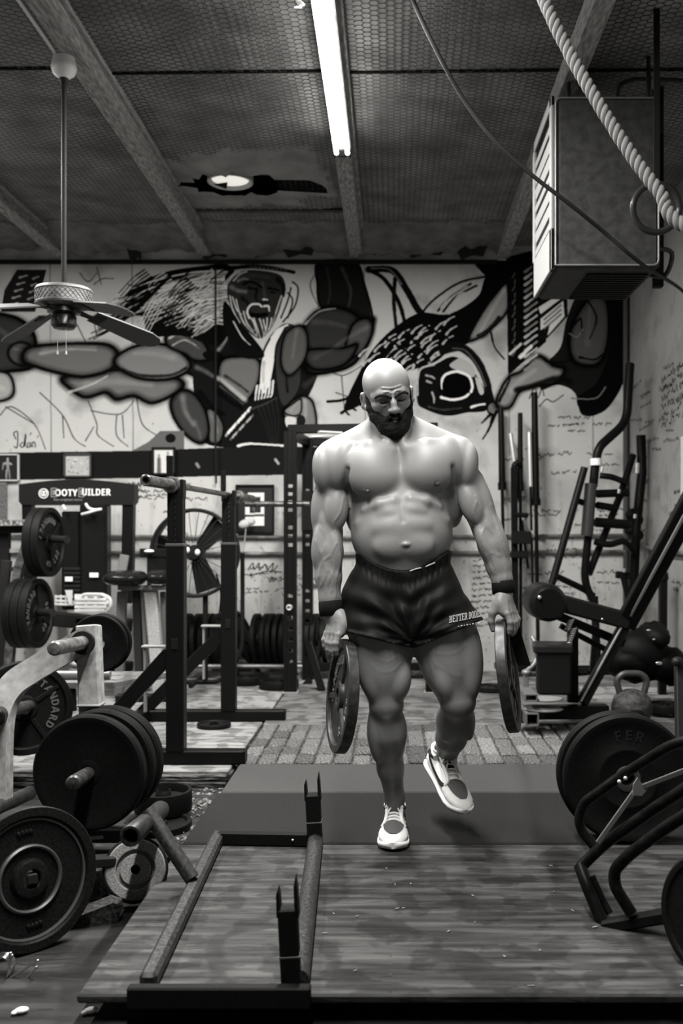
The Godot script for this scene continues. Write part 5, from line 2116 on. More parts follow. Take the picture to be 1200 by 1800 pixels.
	for s in [-1.0, 1.0]:
		var es := MB.new()
		es.tube(curve([t * Vector3(s * 0.024, 0.104, 0.092), t * Vector3(s * 0.026, 0.091, 0.13), t * Vector3(s * 0.026, 0.08, 0.165), t * Vector3(s * 0.030, 0.066, 0.198), t * Vector3(s * 0.040, 0.05, 0.204)], 3), 0.0068, 7)
		obj("eyestay", es, white, so)
		# dark swoosh and dark heel panel on each flank
		var sw := MB.new()
		rows = []
		for i in 12:
			var k := i / 11.0
			var zz2 := lerpf(0.20, 0.03, k)
			var h2: Vector2 = hmap.call(zz2)
			var mid := 0.034 + 0.030 * pow(k, 1.6) + (0.014 * pow(1.0 - k, 3.0))
			var th := 0.0085 * sin(minf(1.0, 0.25 + k * 0.5) * PI) * (1.0 - k * 0.72) + 0.001
			var row3 := PackedVector3Array()
			for e in [-1.0, -0.3, 0.3, 1.0]:
				var yy2: float = mid + th * e
				var fr := clampf((yy2 - 0.018) / (h2.y - 0.018) * 2.0 - 1.0, -0.98, 0.98)
				var cx2 := pow(1.0 - pow(absf(fr), 2.5), 0.29)
				var nar := 1.0 - 0.34 * smoothstep(0.35, 1.0, (yy2 - 0.018) / (h2.y - 0.018))
				row3.append(t * Vector3(s * (cx2 * h2.x * nar + 0.0028), yy2, zz2))
			rows.append(row3)
		sw.skin(rows, false, x * s)
		obj("side_stripe", sw, black, so)
	var hp := MB.new()
	way = []
	for i in 9:
		var a3 := lerpf(-0.5, PI + 0.5, i / 8.0)
		way.append(t * Vector3(cos(a3) * 0.037, 0.074, 0.042 - sin(a3) * 0.040))
	hp.tube(way, 0.0055, 6)
	obj("heel_panel", hp, black, so)
	for i in 5:
		var zl := 0.108 + i * 0.021
		var yl := 0.0955 - i * 0.0062
		var lc := MB.new()
		lc.tube(curve([t * Vector3(-0.026, yl - 0.006, zl), t * Vector3(-0.01, yl + 0.002, zl + 0.002), t * Vector3(0.01, yl + 0.002, zl + 0.003), t * Vector3(0.026, yl - 0.006, zl + 0.006)], 3), 0.0036, 6)
		obj("lace", lc, white, so)
	var bw := MB.new()
	for s2 in [-1.0, 1.0]:
		bw.tube(curve([t * Vector3(0, 0.104, 0.112), t * Vector3(s2 * 0.018, 0.11, 0.118), t * Vector3(s2 * 0.030, 0.100, 0.132), t * Vector3(s2 * 0.012, 0.100, 0.124), t * Vector3(0, 0.103, 0.114)], 4), 0.0032, 6)
		bw.tube(curve([t * Vector3(0, 0.104, 0.112), t * Vector3(s2 * 0.014, 0.096, 0.14), t * Vector3(s2 * 0.022, 0.083, 0.156)], 4), 0.0030, 6)
	obj("lace_bow", bw, white, so)

# ---------------------------------------------------------------- weight plates; lettered face towards +y of the lathe
# an iron plate with a raised rim, dished web, hub and raised letters; axis along local z
func iron_plate(o: Node3D, r: float, w: float, m: Material, word := "", number := "", spokes := 0) -> void:
	var t := Transform3D(Basis(Vector3.RIGHT, Vector3.BACK, Vector3.DOWN), Vector3.ZERO)
	var h := w / 2
	var rim := MB.new()
	rim.lathe([Vector2(r * 0.80, -h * 0.75), Vector2(r * 0.86, -h), Vector2(r * 0.985, -h), Vector2(r, -h * 0.84), Vector2(r, h * 0.84), Vector2(r * 0.985, h), Vector2(r * 0.87, h), Vector2(r * 0.845, h * 0.72), Vector2(r * 0.83, h * 0.3)], t, 64)
	obj("rim", rim, m, o)
	var web := MB.new()
	web.lathe([Vector2(0.026, h * 0.2), Vector2(r * 0.84, h * 0.25), Vector2(r * 0.84, -h * 0.25), Vector2(0.026, -h * 0.2)], t, 48, true)
	obj("web", web, m, o)
	var hub := MB.new()
	hub.lathe([Vector2(0.0255, -h), Vector2(r * 0.24, -h), Vector2(r * 0.29, -h * 0.2), Vector2(r * 0.29, h * 0.2), Vector2(r * 0.25, h * 0.92), Vector2(r * 0.22, h), Vector2(0.028, h), Vector2(0.0255, h * 0.9)], t, 40, true)
	obj("hub", hub, m, o)
	for k in spokes:
		var a := TAU * k / spokes + 0.3
		var d := Vector3(cos(a), sin(a), 0)
		var sp := MB.new()
		sp.bar(d * r * 0.26, d * r * 0.84, 0.022, h * 1.5, Vector3.BACK, 0.004)
		obj("spoke", sp, m, o)
	if word or number:
		var font := SystemFont.new()
		font.font_names = PackedStringArray(["Droid Sans"])
		font.font_weight = 700
		var lt := MB.new()
		for e in [[word, 1.0], [number, -1.0]]:
			var s: String = e[0]
			for i in s.length():
				var a2 := (i - (s.length() - 1) / 2.0) * 0.26
				var ang: float = PI / 2 - a2 if e[1] > 0 else -PI / 2 + a2
				var up: Vector3 = Vector3(cos(ang), sin(ang), 0) * e[1]
				var xx := up.cross(Vector3.BACK)
				lt.text(s[i], font, r * 0.22, h * 0.4, Transform3D(Basis(xx, up, Vector3.BACK), Vector3(cos(ang), sin(ang), 0) * r * 0.63 + Vector3.BACK * h * 0.26 ))
		obj("lettering", lt, mats["letters"] if mats.has("letters") else m, o)

# a smooth rubber bumper plate
func bumper_plate(o: Node3D, r: float, w: float, m: Material, ring := true) -> void:
	var t := Transform3D(Basis(Vector3.RIGHT, Vector3.BACK, Vector3.DOWN), Vector3.ZERO)
	var h := w / 2
	var bd := MB.new()
	var prof := [Vector2(0.026, h * 0.8), Vector2(r * 0.40, h * 0.8)]
	if ring:
		prof += [Vector2(r * 0.43, h * 0.95), Vector2(r * 0.46, h * 0.95), Vector2(r * 0.49, h * 0.78)]
	prof += [Vector2(r * 0.84, h * 0.78), Vector2(r * 0.88, h), Vector2(r * 0.96, h), Vector2(r, h * 0.7), Vector2(r, -h * 0.7), Vector2(r * 0.96, -h), Vector2(0.026, -h)]
	bd.lathe(prof, t, 72, true)
	obj("disc", bd, m, o)
	var hb := MB.new()
	hb.lathe([Vector2(0.0255, -h), Vector2(0.045, -h), Vector2(0.045, h * 0.92), Vector2(0.04, h), Vector2(0.0255, h)], t, 32, true)
	obj("hub_ring", hb, mt(0.3, 0.45, 0.7) if ring else m, o)

func plate_node(at: Vector3, normal: Vector3, label: String, group := "", spin := 0.0) -> Node3D:
	var o := Node3D.new()
	o.name = numbered("weight_plate")
	add_child(o)
	var z := normal.normalized()
	var x := Vector3.UP.cross(z)
	x = x.normalized() if x.length() > 0.05 else Vector3.RIGHT
	o.transform = Transform3D(Basis(x, z.cross(x), z), at) * Transform3D(Basis(Vector3.BACK, spin), Vector3.ZERO)
	tag(o, label, "weight plate", group)
	return o

func held_plate(right: bool) -> void:
	var f := plate_frame(right)
	var o := Node3D.new()
	o.name = numbered("weight_plate")
	add_child(o)
	var m := mt(0.27, 0.42, 0.35, "grime", Vector3.ONE * 4.0, 0.05, true)
	mats["letters"] = mt(0.5, 0.45, 0.3)
	o.transform = f * Transform3D(Basis(Vector3.BACK, 0.9), Vector3.ZERO)
	tag(o, "worn iron plate hanging from the hand with the strap end" if right else "worn iron plate with raised letters in the hand beside the squat rack", "weight plate", "plates in the hands")
	iron_plate(o, 0.197, 0.036, m, "STANDARD", "35 LBS", 3)

# ---------------------------------------------------------------- overhead: fan, cooler, rope, cable, ring
func build_overhead() -> void:
	var black := mt(0.13, 0.5, 0.2)
	# ceiling fan hung from the beam
	var fx := -1.535
	var fz := -4.65
	var fan := thing("ceiling_fan", "four-bladed ceiling fan on a long rod below the left beam", "ceiling fan", Vector3(fx, 2.1, fz))
	var t := Transform3D(Basis.IDENTITY, Vector3(fx, 0, fz))
	var b := MB.new()
	b.lathe([Vector2(0.0, 3.212), Vector2(0.02, 3.212), Vector2(0.05, 3.235), Vector2(0.06, 3.265), Vector2(0.052, 3.295), Vector2(0.05, 3.312), Vector2(0.0, 3.312)], t, 28)
	obj("canopy", b, mt(0.72, 0.45), fan)
	b = MB.new()
	b.tube([Vector3(fx, 3.22, fz), Vector3(fx, 2.23, fz)], 0.0125, 12)
	b.lathe([Vector2(0.013, 3.19), Vector2(0.022, 3.205), Vector2(0.022, 3.215), Vector2(0.012, 3.222)], t, 18)
	obj("rod", b, mt(0.10, 0.5), fan)
	b = MB.new()
	b.lathe([Vector2(0.0, 2.245), Vector2(0.05, 2.244), Vector2(0.124, 2.232), Vector2(0.131, 2.222), Vector2(0.131, 2.217), Vector2(0.127, 2.214), Vector2(0.127, 2.165), Vector2(0.131, 2.161), Vector2(0.128, 2.152), Vector2(0.09, 2.142), Vector2(0.0, 2.142)], t, 44)
	var motor := obj("motor_housing", b, mt(0.46, 0.5, 0.1, "grime", Vector3.ONE * 2.0), fan)
	b = MB.new()
	for k in 34:
		for s in [-1.0, 1.0]:
			var a0 := TAU * k / 34.0
			var a1: float = a0 + s * TAU / 17.0
			b.tube([Vector3(fx + cos(a0) * 0.128, 2.214, fz + sin(a0) * 0.128), Vector3(fx + cos((a0 + a1) / 2) * 0.129, 2.19, fz + sin((a0 + a1) / 2) * 0.129), Vector3(fx + cos(a1) * 0.128, 2.165, fz + sin(a1) * 0.128)], 0.0016, 4, false)
	var mesh2 := obj("housing_mesh", b, mt(0.3, 0.5, 0.3), motor)
	mesh2.set_meta("kind", "stuff")
	b = MB.new()
	b.lathe([Vector2(0.0, 2.142), Vector2(0.075, 2.142), Vector2(0.075, 2.118), Vector2(0.05, 2.11), Vector2(0.057, 2.10), Vector2(0.057, 2.06), Vector2(0.045, 2.045), Vector2(0.0, 2.042)], t, 30)
	obj("switch_housing", b, mt(0.22, 0.3, 0.8), fan)
	for k in 4:
		var a := deg_to_rad(45.0 + 90.0 * k + 4.0)
		var d := Vector3(cos(a), 0, -sin(a))
		var side := Vector3.UP.cross(d)
		var tip := d * 0.53 + Vector3(0, -0.085, 0)
		var root := d * 0.15 + Vector3(0, -0.005, 0)
		var ax := (tip - root).normalized()
		var up := ax.cross(side) * -1.0
		if up.y < 0:
			up = -up
		var tw := side.rotated(ax, -0.27)
		var nn := ax.cross(tw).normalized()
		var base := Vector3(fx, 2.135, fz)
		var poly := PackedVector2Array([Vector2(0, -0.048), Vector2(0.30, -0.068), Vector2(0.36, -0.05), Vector2(0.385, -0.02), Vector2(0.385, 0.02), Vector2(0.36, 0.05), Vector2(0.30, 0.068), Vector2(0, 0.048)])
		var bl := MB.new()
		bl.prism(poly, 0.007, Transform3D(Basis(ax, tw, nn), base + root))
		var blade := obj("blade", bl, mt(0.24, 0.55, 0.0, "fine", Vector3.ONE * 2), fan)
		var br := MB.new()
		br.bar(base + d * 0.06 + Vector3(0, 0.0, 0), base + root + ax * 0.05 - nn * 0.006, 0.035, 0.006, nn, 0.002)
		br.bar(base + root - nn * 0.006, base + root + ax * 0.06 - nn * 0.006, 0.07, 0.005, nn, 0.002)
		obj("bracket", br, black, blade)
	for s in [-1.0, 1.0]:
		var c := MB.new()
		c.tube([Vector3(fx + s * 0.019, 2.05, fz + 0.03), Vector3(fx + s * 0.020, 1.935, fz + 0.03)], 0.0015, 5)
		c.lathe([Vector2(0, 1.915), Vector2(0.006, 1.92), Vector2(0.004, 1.935), Vector2(0.0, 1.938)], Transform3D(Basis.IDENTITY, Vector3(fx + s * 0.02, 0, fz + 0.03)), 10)
		obj("pull_chain", c, mt(0.6, 0.4, 0.5), fan)
	var cd := MB.new()
	cd.tube([Vector3(-1.562, 3.315, -1.0), Vector3(-1.562, 3.315, -4.62)], 0.009, 8)
	single("electrical_conduit", cd, mt(0.74, 0.5), "thin pale conduit along the left beam running to the ceiling fan", "conduit")
	# evaporative cooler hung under the ceiling
	var lo := Vector3(0.765, 2.35, -5.37)
	var hi := Vector3(1.278, 3.18, -4.75)
	var cool := thing("evaporative_cooler", "big metal evaporative cooler box hung high beside the right beam", "cooler", Vector3(1.02, 2.35, -5.06))
	var cm := mt(0.22, 0.6, 0.0, "soft", Vector3.ONE * 3.0)
	b = MB.new()
	b.box(Transform3D(Basis.IDENTITY, (lo + hi) / 2 + Vector3(0.006, 0, 0)), hi - lo - Vector3(0.012, 0, 0), 0.022)
	obj("casing", b, cm, cool)
	var rimm := mt(0.42, 0.45, 0.3)
	b = MB.new()
	var z := hi.z + 0.001
	b.tube(bent([Vector3(lo.x + 0.012, lo.y + 0.02, z), Vector3(hi.x - 0.01, lo.y + 0.02, z), Vector3(hi.x - 0.01, hi.y - 0.012, z), Vector3(lo.x + 0.012, hi.y - 0.012, z), Vector3(lo.x + 0.012, lo.y + 0.02, z)], 0.03), 0.005, 6, false)
	obj("panel_bead", b, rimm, cool)
	# side face with frame, recess and slats
	var white := mt(0.44, 0.6)
	b = MB.new()
	var x := lo.x - 0.002
	for q in [[lo.y, lo.y + 0.20, lo.z, hi.z], [hi.y - 0.05, hi.y, lo.z, hi.z], [lo.y, hi.y, lo.z, lo.z + 0.05], [lo.y, hi.y, hi.z - 0.05, hi.z]]:
		b.box(Transform3D(Basis.IDENTITY, Vector3(x, (q[0] + q[1]) / 2, (q[2] + q[3]) / 2)), Vector3(0.018, q[1] - q[0], q[3] - q[2]), 0.004)
	var frame := obj("grille_frame", b, white, cool)
	b = MB.new()
	b.box(Transform3D(Basis.IDENTITY, Vector3(x + 0.008, (lo.y + hi.y) / 2 + 0.07, (lo.z + hi.z) / 2)), Vector3(0.006, 0.56, 0.5), 0.001)
	obj("recess", b, mt(0.05, 0.9), cool)
	for k in 7:
		var yy := lo.y + 0.235 + k * 0.078
		var sl := MB.new()
		sl.box(Transform3D(Basis(Vector3.BACK, 0.12), Vector3(x + 0.002, yy, (lo.z + hi.z) / 2)), Vector3(0.007, 0.050 if k % 3 else 0.030, 0.53), 0.002)
		obj("slat", sl, white, frame)
	# louvred underside
	for k in 12:
		var g := MB.new()
		g.box(Transform3D(Basis(Vector3.RIGHT, 0.5), Vector3(1.09, lo.y - 0.004, lo.z + 0.06 + k * 0.043)), Vector3(0.30, 0.006, 0.03), 0.001)
		obj("bottom_louvre", g, mt(0.24, 0.6, 0.2), cool)
	b = MB.new()
	for q in [[lo.x + 0.1, -4.9], [hi.x - 0.03, -4.86], [lo.x + 0.1, -5.3], [hi.x - 0.05, -5.3]]:
		b = MB.new()
		b.bar(Vector3(q[0], hi.y - 0.01, q[1]), Vector3(q[0], 3.42, q[1]), 0.018, 0.018, Vector3.FORWARD, 0.003)
		obj("hanger", b, mt(0.16, 0.6), cool)
	b = MB.new()
	b.tube(curve([Vector3(1.12, 3.17, -4.95), Vector3(1.12, 3.30, -4.95), Vector3(1.17, 3.34, -4.95), Vector3(1.30, 3.35, -4.95), Vector3(1.88, 3.34, -5.0)]), 0.010, 8)
	obj("supply_pipe", b, mt(0.2, 0.6), cool)
	b = MB.new()
	b.lathe([Vector2(0.0, 0.0), Vector2(0.045, 0.0), Vector2(0.045, 0.03), Vector2(0.03, 0.05), Vector2(0.0, 0.05)], Transform3D(Basis(Vector3.BACK, -PI / 2), Vector3(1.275, 2.52, -4.98)), 18)
	b.tube(curve([Vector3(1.30, 2.52, -4.98), Vector3(1.40, 2.50, -5.0), Vector3(1.38, 2.40, -5.05), Vector3(1.30, 2.42, -5.1)]), 0.012, 8)
	obj("drain_fitting", b, mt(0.2, 0.5, 0.3), cool)
	# post from floor to ceiling behind the ring
	b = MB.new()
	b.box(Transform3D(Basis.IDENTITY, Vector3(1.385, 2.9, -5.2)), Vector3(0.05, 1.05, 0.05), 0.005)
	single("hanging_post", b, mt(0.12, 0.7), "dark square post hanging from the ceiling right of the cooler", "post")
	# climbing rope: three laid strands
	var line := curve([Vector3(0.39, 3.36, -3.55), P(952, -8, 3.30), P(1000, 92, 3.25), P(1060, 196, 3.2), P(1115, 280, 3.15), P(1160, 340, 3.1), P(1203, 398, 3.05), Vector3(1.25, 1.75, -2.85), Vector3(1.86, 1.45, -2.6)], 14)
	var rope := thing("climbing_rope", "thick twisted climbing rope slung across the upper right corner", "rope", line[0])
	var rm := mt(0.46, 0.9, 0.0, "fine", Vector3.ONE * 12.0, 0.1)
	for s in 3:
		var st := []
		var tw2 := 0.0
		for i in line.size() - 1:
			for h in 4:
				var p: Vector3 = line[i].lerp(line[i + 1], h / 4.0)
				var d: Vector3 = (line[i + 1] - line[i]).normalized()
				var u := d.cross(Vector3.BACK).normalized()
				var w := d.cross(u)
				var ang := tw2 + TAU * s / 3.0
				st.append(p + (u * cos(ang) + w * sin(ang)) * 0.0105)
				tw2 += line[i].distance_to(line[i + 1]) / 4.0 / 0.080 * TAU
		var sb := MB.new()
		sb.tube(st, 0.0112, 8)
		obj("strand", sb, rm, rope)
	# thin cable in front of the cooler
	b = MB.new()
	b.tube(curve([P(708, -58, 4.05), P(724, -4, 4.05), P(765, 85, 4.1), P(815, 175, 4.2), P(870, 248, 4.25), P(935, 308, 4.3), P(1000, 358, 4.35), P(1060, 407, 4.45), P(1130, 466, 4.6), P(1200, 512, 5.6), Vector3(1.875, 2.42, -6.1)], 6), 0.0092, 8)
	single("power_cable", b, mt(0.16, 0.6), "thin dark cable sagging from the ceiling across the cooler", "cable")
	# gymnastics ring on a strap
	var c2 := P(1153, 366, 4.42)
	var ring := thing("gymnastics_ring", "dark gymnastics ring hanging by the cooler's right edge", "gymnastics ring", c2 - Vector3(0, 0.12, 0))
	b = MB.new()
	var pts := []
	for i in 41:
		var a2 := TAU * i / 40.0
		pts.append(c2 + Vector3(cos(a2) * 0.104, sin(a2) * 0.104, sin(a2) * 0.01))
	b.tube(pts, 0.0145, 12, false)
	obj("hoop", b, mt(0.14, 0.25), ring)
	b = MB.new()
	b.box(Transform3D(Basis.IDENTITY, c2 + Vector3(0.002, 0.104 + 0.45, 0)), Vector3(0.028, 0.92, 0.004), 0.001)
	b.bar(c2 + Vector3(-0.012, 0.09, 0.016), c2 + Vector3(0.016, 0.09, 0.016), 0.004, 0.03, Vector3.UP, 0.001)
	b.box(Transform3D(Basis.IDENTITY, c2 + Vector3(0.002, 0.56, -0.012)), Vector3(0.034, 0.05, 0.02), 0.004)
	obj("strap", b, mt(0.10, 0.85), ring)
	# small bare wire loops by the tubes
	b = MB.new()
	for k in 5:
		b.tube(curve([P(516, -14 + k, 4.1), P(522 + k * 3, 4 + k, 4.1), P(528 - k * 2, 10, 4.12), P(517 + k * 3, 13, 4.1)], 4), 0.0035, 5)
	b.tube([P(516, -14, 4.1), Vector3(-0.4, 3.42, -4.1)], 0.003, 5)
	single("loose_wire", b, mt(0.7, 0.6), "tangle of pale loose wire left of the strip light", "wire")

# a post with real holes: two cheeks, and blocks between them
func holed_post(base: Vector3, w: float, d: float, h: float, holes: Array, m: Material, o: Node3D, called := "upright", half := 0.0125, cheek := 0.3) -> void:
	var b := MB.new()
	var c := w * cheek
	for s in [-1.0, 1.0]:
		b.box(Transform3D(Basis.IDENTITY, base + Vector3(s * (w / 2 - c / 2), h / 2, 0)), Vector3(c, h, d), 0.003)
	var y := 0.0
	for q in holes:
		if q - half - y > 0.001:
			b.box(Transform3D(Basis.IDENTITY, base + Vector3(0, (y + q - half) / 2, 0)), Vector3(w - c * 2 + 0.002, q - half - y, d - 0.001), 0.001)
		y = q + half
	b.box(Transform3D(Basis.IDENTITY, base + Vector3(0, (y + h) / 2, 0)), Vector3(w - c * 2 + 0.002, h - y, d - 0.001), 0.001)
	obj(called, b, m, o)

# ---------------------------------------------------------------- along the back wall
func picture(px0: float, py0: float, px1: float, py1: float, border: float, frame_g: float, label: String, kind: int) -> void:
	var d := 7.965
	var tl := P(px0, py0, d)
	var br := P(px1, py1, d)
	var o := thing("framed_picture", label, "picture", Vector3((tl.x + br.x) / 2, br.y, -d))
	var w := border
	var f := MB.new()
	for q in [[tl.x, tl.y - w / 2, br.x, tl.y - w / 2], [tl.x, br.y + w / 2, br.x, br.y + w / 2], [tl.x + w / 2, tl.y, tl.x + w / 2, br.y], [br.x - w / 2, tl.y, br.x - w / 2, br.y]]:
		f.bar(Vector3(q[0], q[1], -d), Vector3(q[2], q[3], -d), w, 0.03, Vector3.BACK, 0.003)
	obj("frame", f, mt(frame_g, 0.5), o)
	var p := Paint.new(96, 96, 0, 0, 1.0)
	if kind == 0:
		p.im.fill(p.col(0.07))
		p.stroke(V2([48, 14, 48, 26]), 12, 12, 0.6, 0.8, 0.6)
		p.stroke(V2([30, 34, 48, 30, 66, 36]), 12, 10, 0.55, 0.8, 0.6)
		p.stroke(V2([48, 30, 50, 58]), 20, 14, 0.5, 0.8, 0.6)
		p.stroke(V2([44, 58, 42, 90]), 11, 8, 0.5, 0.8, 0.6)
		p.stroke(V2([54, 58, 58, 90]), 11, 8, 0.42, 0.8, 0.6)
		p.stroke(V2([30, 34, 26, 56]), 8, 6, 0.45, 0.8, 0.6)
	elif kind == 1:
		p.im.fill(p.col(0.62))
		for i in 40:
			var a := Vector2(rng.randf_range(8, 88), rng.randf_range(16, 84))
			p.stroke([a, a + Vector2(rng.randf_range(-9, 9), rng.randf_range(-12, 12))], rng.randf_range(4, 12), 4, rng.randf_range(0.3, 0.8), 0.5, 0.8)
	elif kind == 2:
		p.im.fill(p.col(0.74))
		p.stroke(V2([26, 40, 26, 92]), 22, 26, 0.3, 0.8, 0.7)
		p.stroke(V2([66, 30, 70, 92]), 22, 24, 0.4, 0.8, 0.7)
		p.stroke(V2([26, 26, 27, 32]), 14, 14, 0.45, 0.8, 0.6)
		p.stroke(V2([66, 16, 67, 22]), 14, 14, 0.5, 0.8, 0.6)
	else:
		p.im.fill(p.col(0.08))
		p.fill(V2([30, 14, 72, 14, 72, 82, 22, 82, 22, 40]), 0.78, 1.0, false)
		p.fill(V2([34, 24, 62, 22, 64, 54, 34, 56]), 0.14, 1.0, false)
		p.stroke(V2([40, 30, 46, 52]), 6, 5, 0.35, 0.7, 0.6)
		p.stroke(V2([22, 62, 70, 60]), 4, 4, 0.15, 0.8, 0.5)
	p.im.convert(Image.FORMAT_RGB8)
	var pm := StandardMaterial3D.new()
	pm.albedo_texture = ImageTexture.create_from_image(p.im)
	pm.roughness = 0.35
	var c := MB.new()
	c.card(Vector3(tl.x + w * 0.5, tl.y - w * 0.5, -d - 0.004), Vector3(br.x - w * 0.5, tl.y - w * 0.5, -d - 0.004), Vector3(br.x - w * 0.5, br.y + w * 0.5, -d - 0.004), Vector3(tl.x + w * 0.5, br.y + w * 0.5, -d - 0.004))
	obj("print", c, pm, o)

func build_back() -> void:
	var black := mt(0.085, 0.4, 0.1, "fine", Vector3.ONE * 2.0)
	var dark := mt(0.09, 0.65)
	var chrome := mt(0.75, 0.22, 1.0)
	var steel := mt(0.45, 0.4, 0.8, "grime", Vector3.ONE * 3)
	picture(-8, 798, 34, 846, 0.012, 0.75, "small white-framed picture of a standing bodybuilder at the left edge", 0)
	picture(112, 797, 161, 839, 0.014, 0.2, "small framed group photograph on the dark band above the gym machine", 1)
	picture(267, 786, 308, 835, 0.016, 0.1, "small dark-framed photograph of two people above the squat rack", 2)
	picture(414, 852, 482, 938, 0.016, 0.08, "wide black-framed picture with a pale mount beside the power rack", 3)
	# posters at the far left edge
	var ps := MB.new()
	ps.box(Transform3D(Basis.IDENTITY, P(2, 884, 7.97)), Vector3(0.09, 0.36, 0.012), 0.002)
	single("paper_poster", ps, mt(0.6, 0.7, 0.0, "rust", Vector3.ONE * 6), "crumpled pale poster on the wall at the left edge of the view", "poster")
	# rag on the frame
	var rg := MB.new()
	rg.ball(P(430, 921, 7.85), Vector3(0.05, 0.035, 0.03), Basis(Vector3.BACK, 0.3), 8, 12)
	rg.ball(P(441, 917, 7.85), Vector3(0.035, 0.03, 0.03), Basis.IDENTITY, 8, 12)
	rg.tube(curve([P(432, 930, 7.85), P(430, 950, 7.9), P(427, 968, 7.93)]), 0.005, 6)
	single("boxing_glove", rg, mt(0.72, 0.6), "white glove hanging by a cord under the black-framed picture", "glove")
	# cord down the wall left of the mural's head
	var cd := MB.new()
	cd.tube([P(379, 470, 7.95), P(379, 790, 7.95), P(380, 850, 7.95)], 0.008, 6)
	single("power_cable", cd, mt(0.12, 0.7), "thin black cord running down the mural beside the long hair", "cord")

	# ---- cable machine with a lettered header
	var d := 7.3
	var mc := thing("glute_machine", "black cable machine whose curved header carries pale lettering", "gym machine", P(138, 1150, d))
	var hd := MB.new()
	var poly := PackedVector2Array()
	for i in 13:
		var t := i / 12.0
		poly.append(Vector2(lerpf(-0.42, 0.42, t), 0.075 + 0.035 * sin(t * PI)))
	poly.append_array(PackedVector2Array([Vector2(0.42, -0.05), Vector2(0.40, -0.075), Vector2(-0.40, -0.075), Vector2(-0.42, -0.05)]))
	var hc := P(139, 870, d)
	hd.prism(poly, 0.12, Transform3D(Basis.IDENTITY, hc))
	var header := obj("header", hd, mt(0.10, 0.45), mc)
	var font := SystemFont.new()
	font.font_names = PackedStringArray(["Droid Sans"])
	font.font_weight = 800
	var white := mt(0.85, 0.5)
	var fz := hc.z + 0.062
	var lt := MB.new()
	lt.text("OOTY", font, 0.068, 0.006, Transform3D(Basis(Vector3.RIGHT * 0.92, Vector3.UP, Vector3.BACK), Vector3(P(121, 870, d).x, P(0, 867, d).y, fz)))
	lt.text("UILDER", font, 0.068, 0.006, Transform3D(Basis(Vector3.RIGHT * 0.88, Vector3.UP, Vector3.BACK), Vector3(P(173.5, 866, d).x, P(0, 866, d).y, fz)))
	obj("lettering", lt, white, header)
	# the two initials are outlined tiles
	for q in [[99.5, "B"], [147.5, "B"]]:
		var tl2 := MB.new()
		var cx := P(q[0], 866.5, d)
		for e in [[-1.0, 0.0], [1.0, 0.0], [0.0, 1.0], [0.0, -1.0]]:
			var at := Vector3(cx.x + e[0] * 0.018, cx.y + e[1] * 0.031, fz)
			tl2.box(Transform3D(Basis.IDENTITY, at), Vector3(0.006 if e[0] != 0.0 else 0.04, 0.066 if e[0] != 0.0 else 0.006, 0.006), 0.001)
		tl2.text(q[1], font, 0.05, 0.004, Transform3D(Basis(Vector3.RIGHT * 0.75, Vector3.UP, Vector3.BACK), Vector3(cx.x, cx.y, fz)))
		obj("initial_tile", tl2, mt(0.5, 0.5), header)
	var tag2 := MB.new()
	tag2.text("The original since", font, 0.02, 0.004, Transform3D(Basis(Vector3.RIGHT * 1.25, Vector3.UP, Vector3.BACK), Vector3(P(124, 878, d).x, P(0, 879, d).y, fz)))
	obj("small_print", tag2, mt(0.42, 0.5), header)
	var lg := MB.new()
	var cc := P(82, 868, d)
	lg.lathe([Vector2(0.030, 0.0), Vector2(0.030, 0.006), Vector2(0.036, 0.006), Vector2(0.036, 0.0)], Transform3D(Basis(Vector3.RIGHT, PI / 2), Vector3(cc.x, cc.y, fz - 0.002)), 26)
	for s in [-1.0, 1.0]:
		lg.tube(curve([Vector3(cc.x + s * 0.004, cc.y + 0.016, fz), Vector3(cc.x + s * 0.018, cc.y + 0.014, fz), Vector3(cc.x + s * 0.018, cc.y - 0.008, fz), Vector3(cc.x + s * 0.004, cc.y - 0.016, fz), Vector3(cc.x + s * 0.004, cc.y + 0.016, fz)], 5), 0.004, 6)
	obj("round_emblem", lg, white, header)
	for q in [[50, 884, 56, 1120, 0.07], [227, 884, 224, 1060, 0.08]]:
		var cb := MB.new()
		cb.bar(P(q[0], q[1], d), P(q[2], q[3], d), q[4], 0.09, Vector3.BACK, 0.006)
		obj("column", cb, black, mc)
	var knee := MB.new()
	knee.bar(P(214, 1012, d - 0.02), P(221, 975, d - 0.02), 0.07, 0.06, Vector3.BACK, 0.006)
	obj("bent_brace", knee, mt(0.42, 0.5), mc)
	var sh := MB.new()
	sh.box(Transform3D(Basis.IDENTITY, P(168, 975, d)), Vector3(0.20, 0.75, 0.14), 0.02)
	obj("stack_shroud", sh, mt(0.085, 0.3), mc)
	var sh2 := MB.new()
	sh2.box(Transform3D(Basis.IDENTITY, P(128, 985, d + 0.02)), Vector3(0.13, 0.72, 0.12), 0.01)
	obj("weight_stack", sh2, mt(0.06, 0.5), mc)
	for k in 9:
		var pl := MB.new()
		pl.box(Transform3D(Basis.IDENTITY, P(128, 1000 + k * 7.5, d - 0.05)), Vector3(0.12, 0.022, 0.05), 0.003)
		obj("stack_plate", pl, mt(0.12, 0.5), mc)
	for q in [[151, 886, 156, 893, 166, 896, 178, 895], [144, 904, 156, 901, 168, 897, 178, 895]]:
		var hb := MB.new()
		hb.tube(curve([P(q[0], q[1], d - 0.12), P(q[2], q[3], d - 0.15), P(q[4], q[5], d - 0.15), P(q[6], q[7], d - 0.12)]), 0.011, 8)
		obj("handle", hb, mt(0.8, 0.3), mc)
	var hk := MB.new()
	hk.tube([P(110, 888, d - 0.1), P(115, 896, d - 0.1)], 0.013, 8)
	obj("hook", hk, mt(0.8, 0.3), mc)
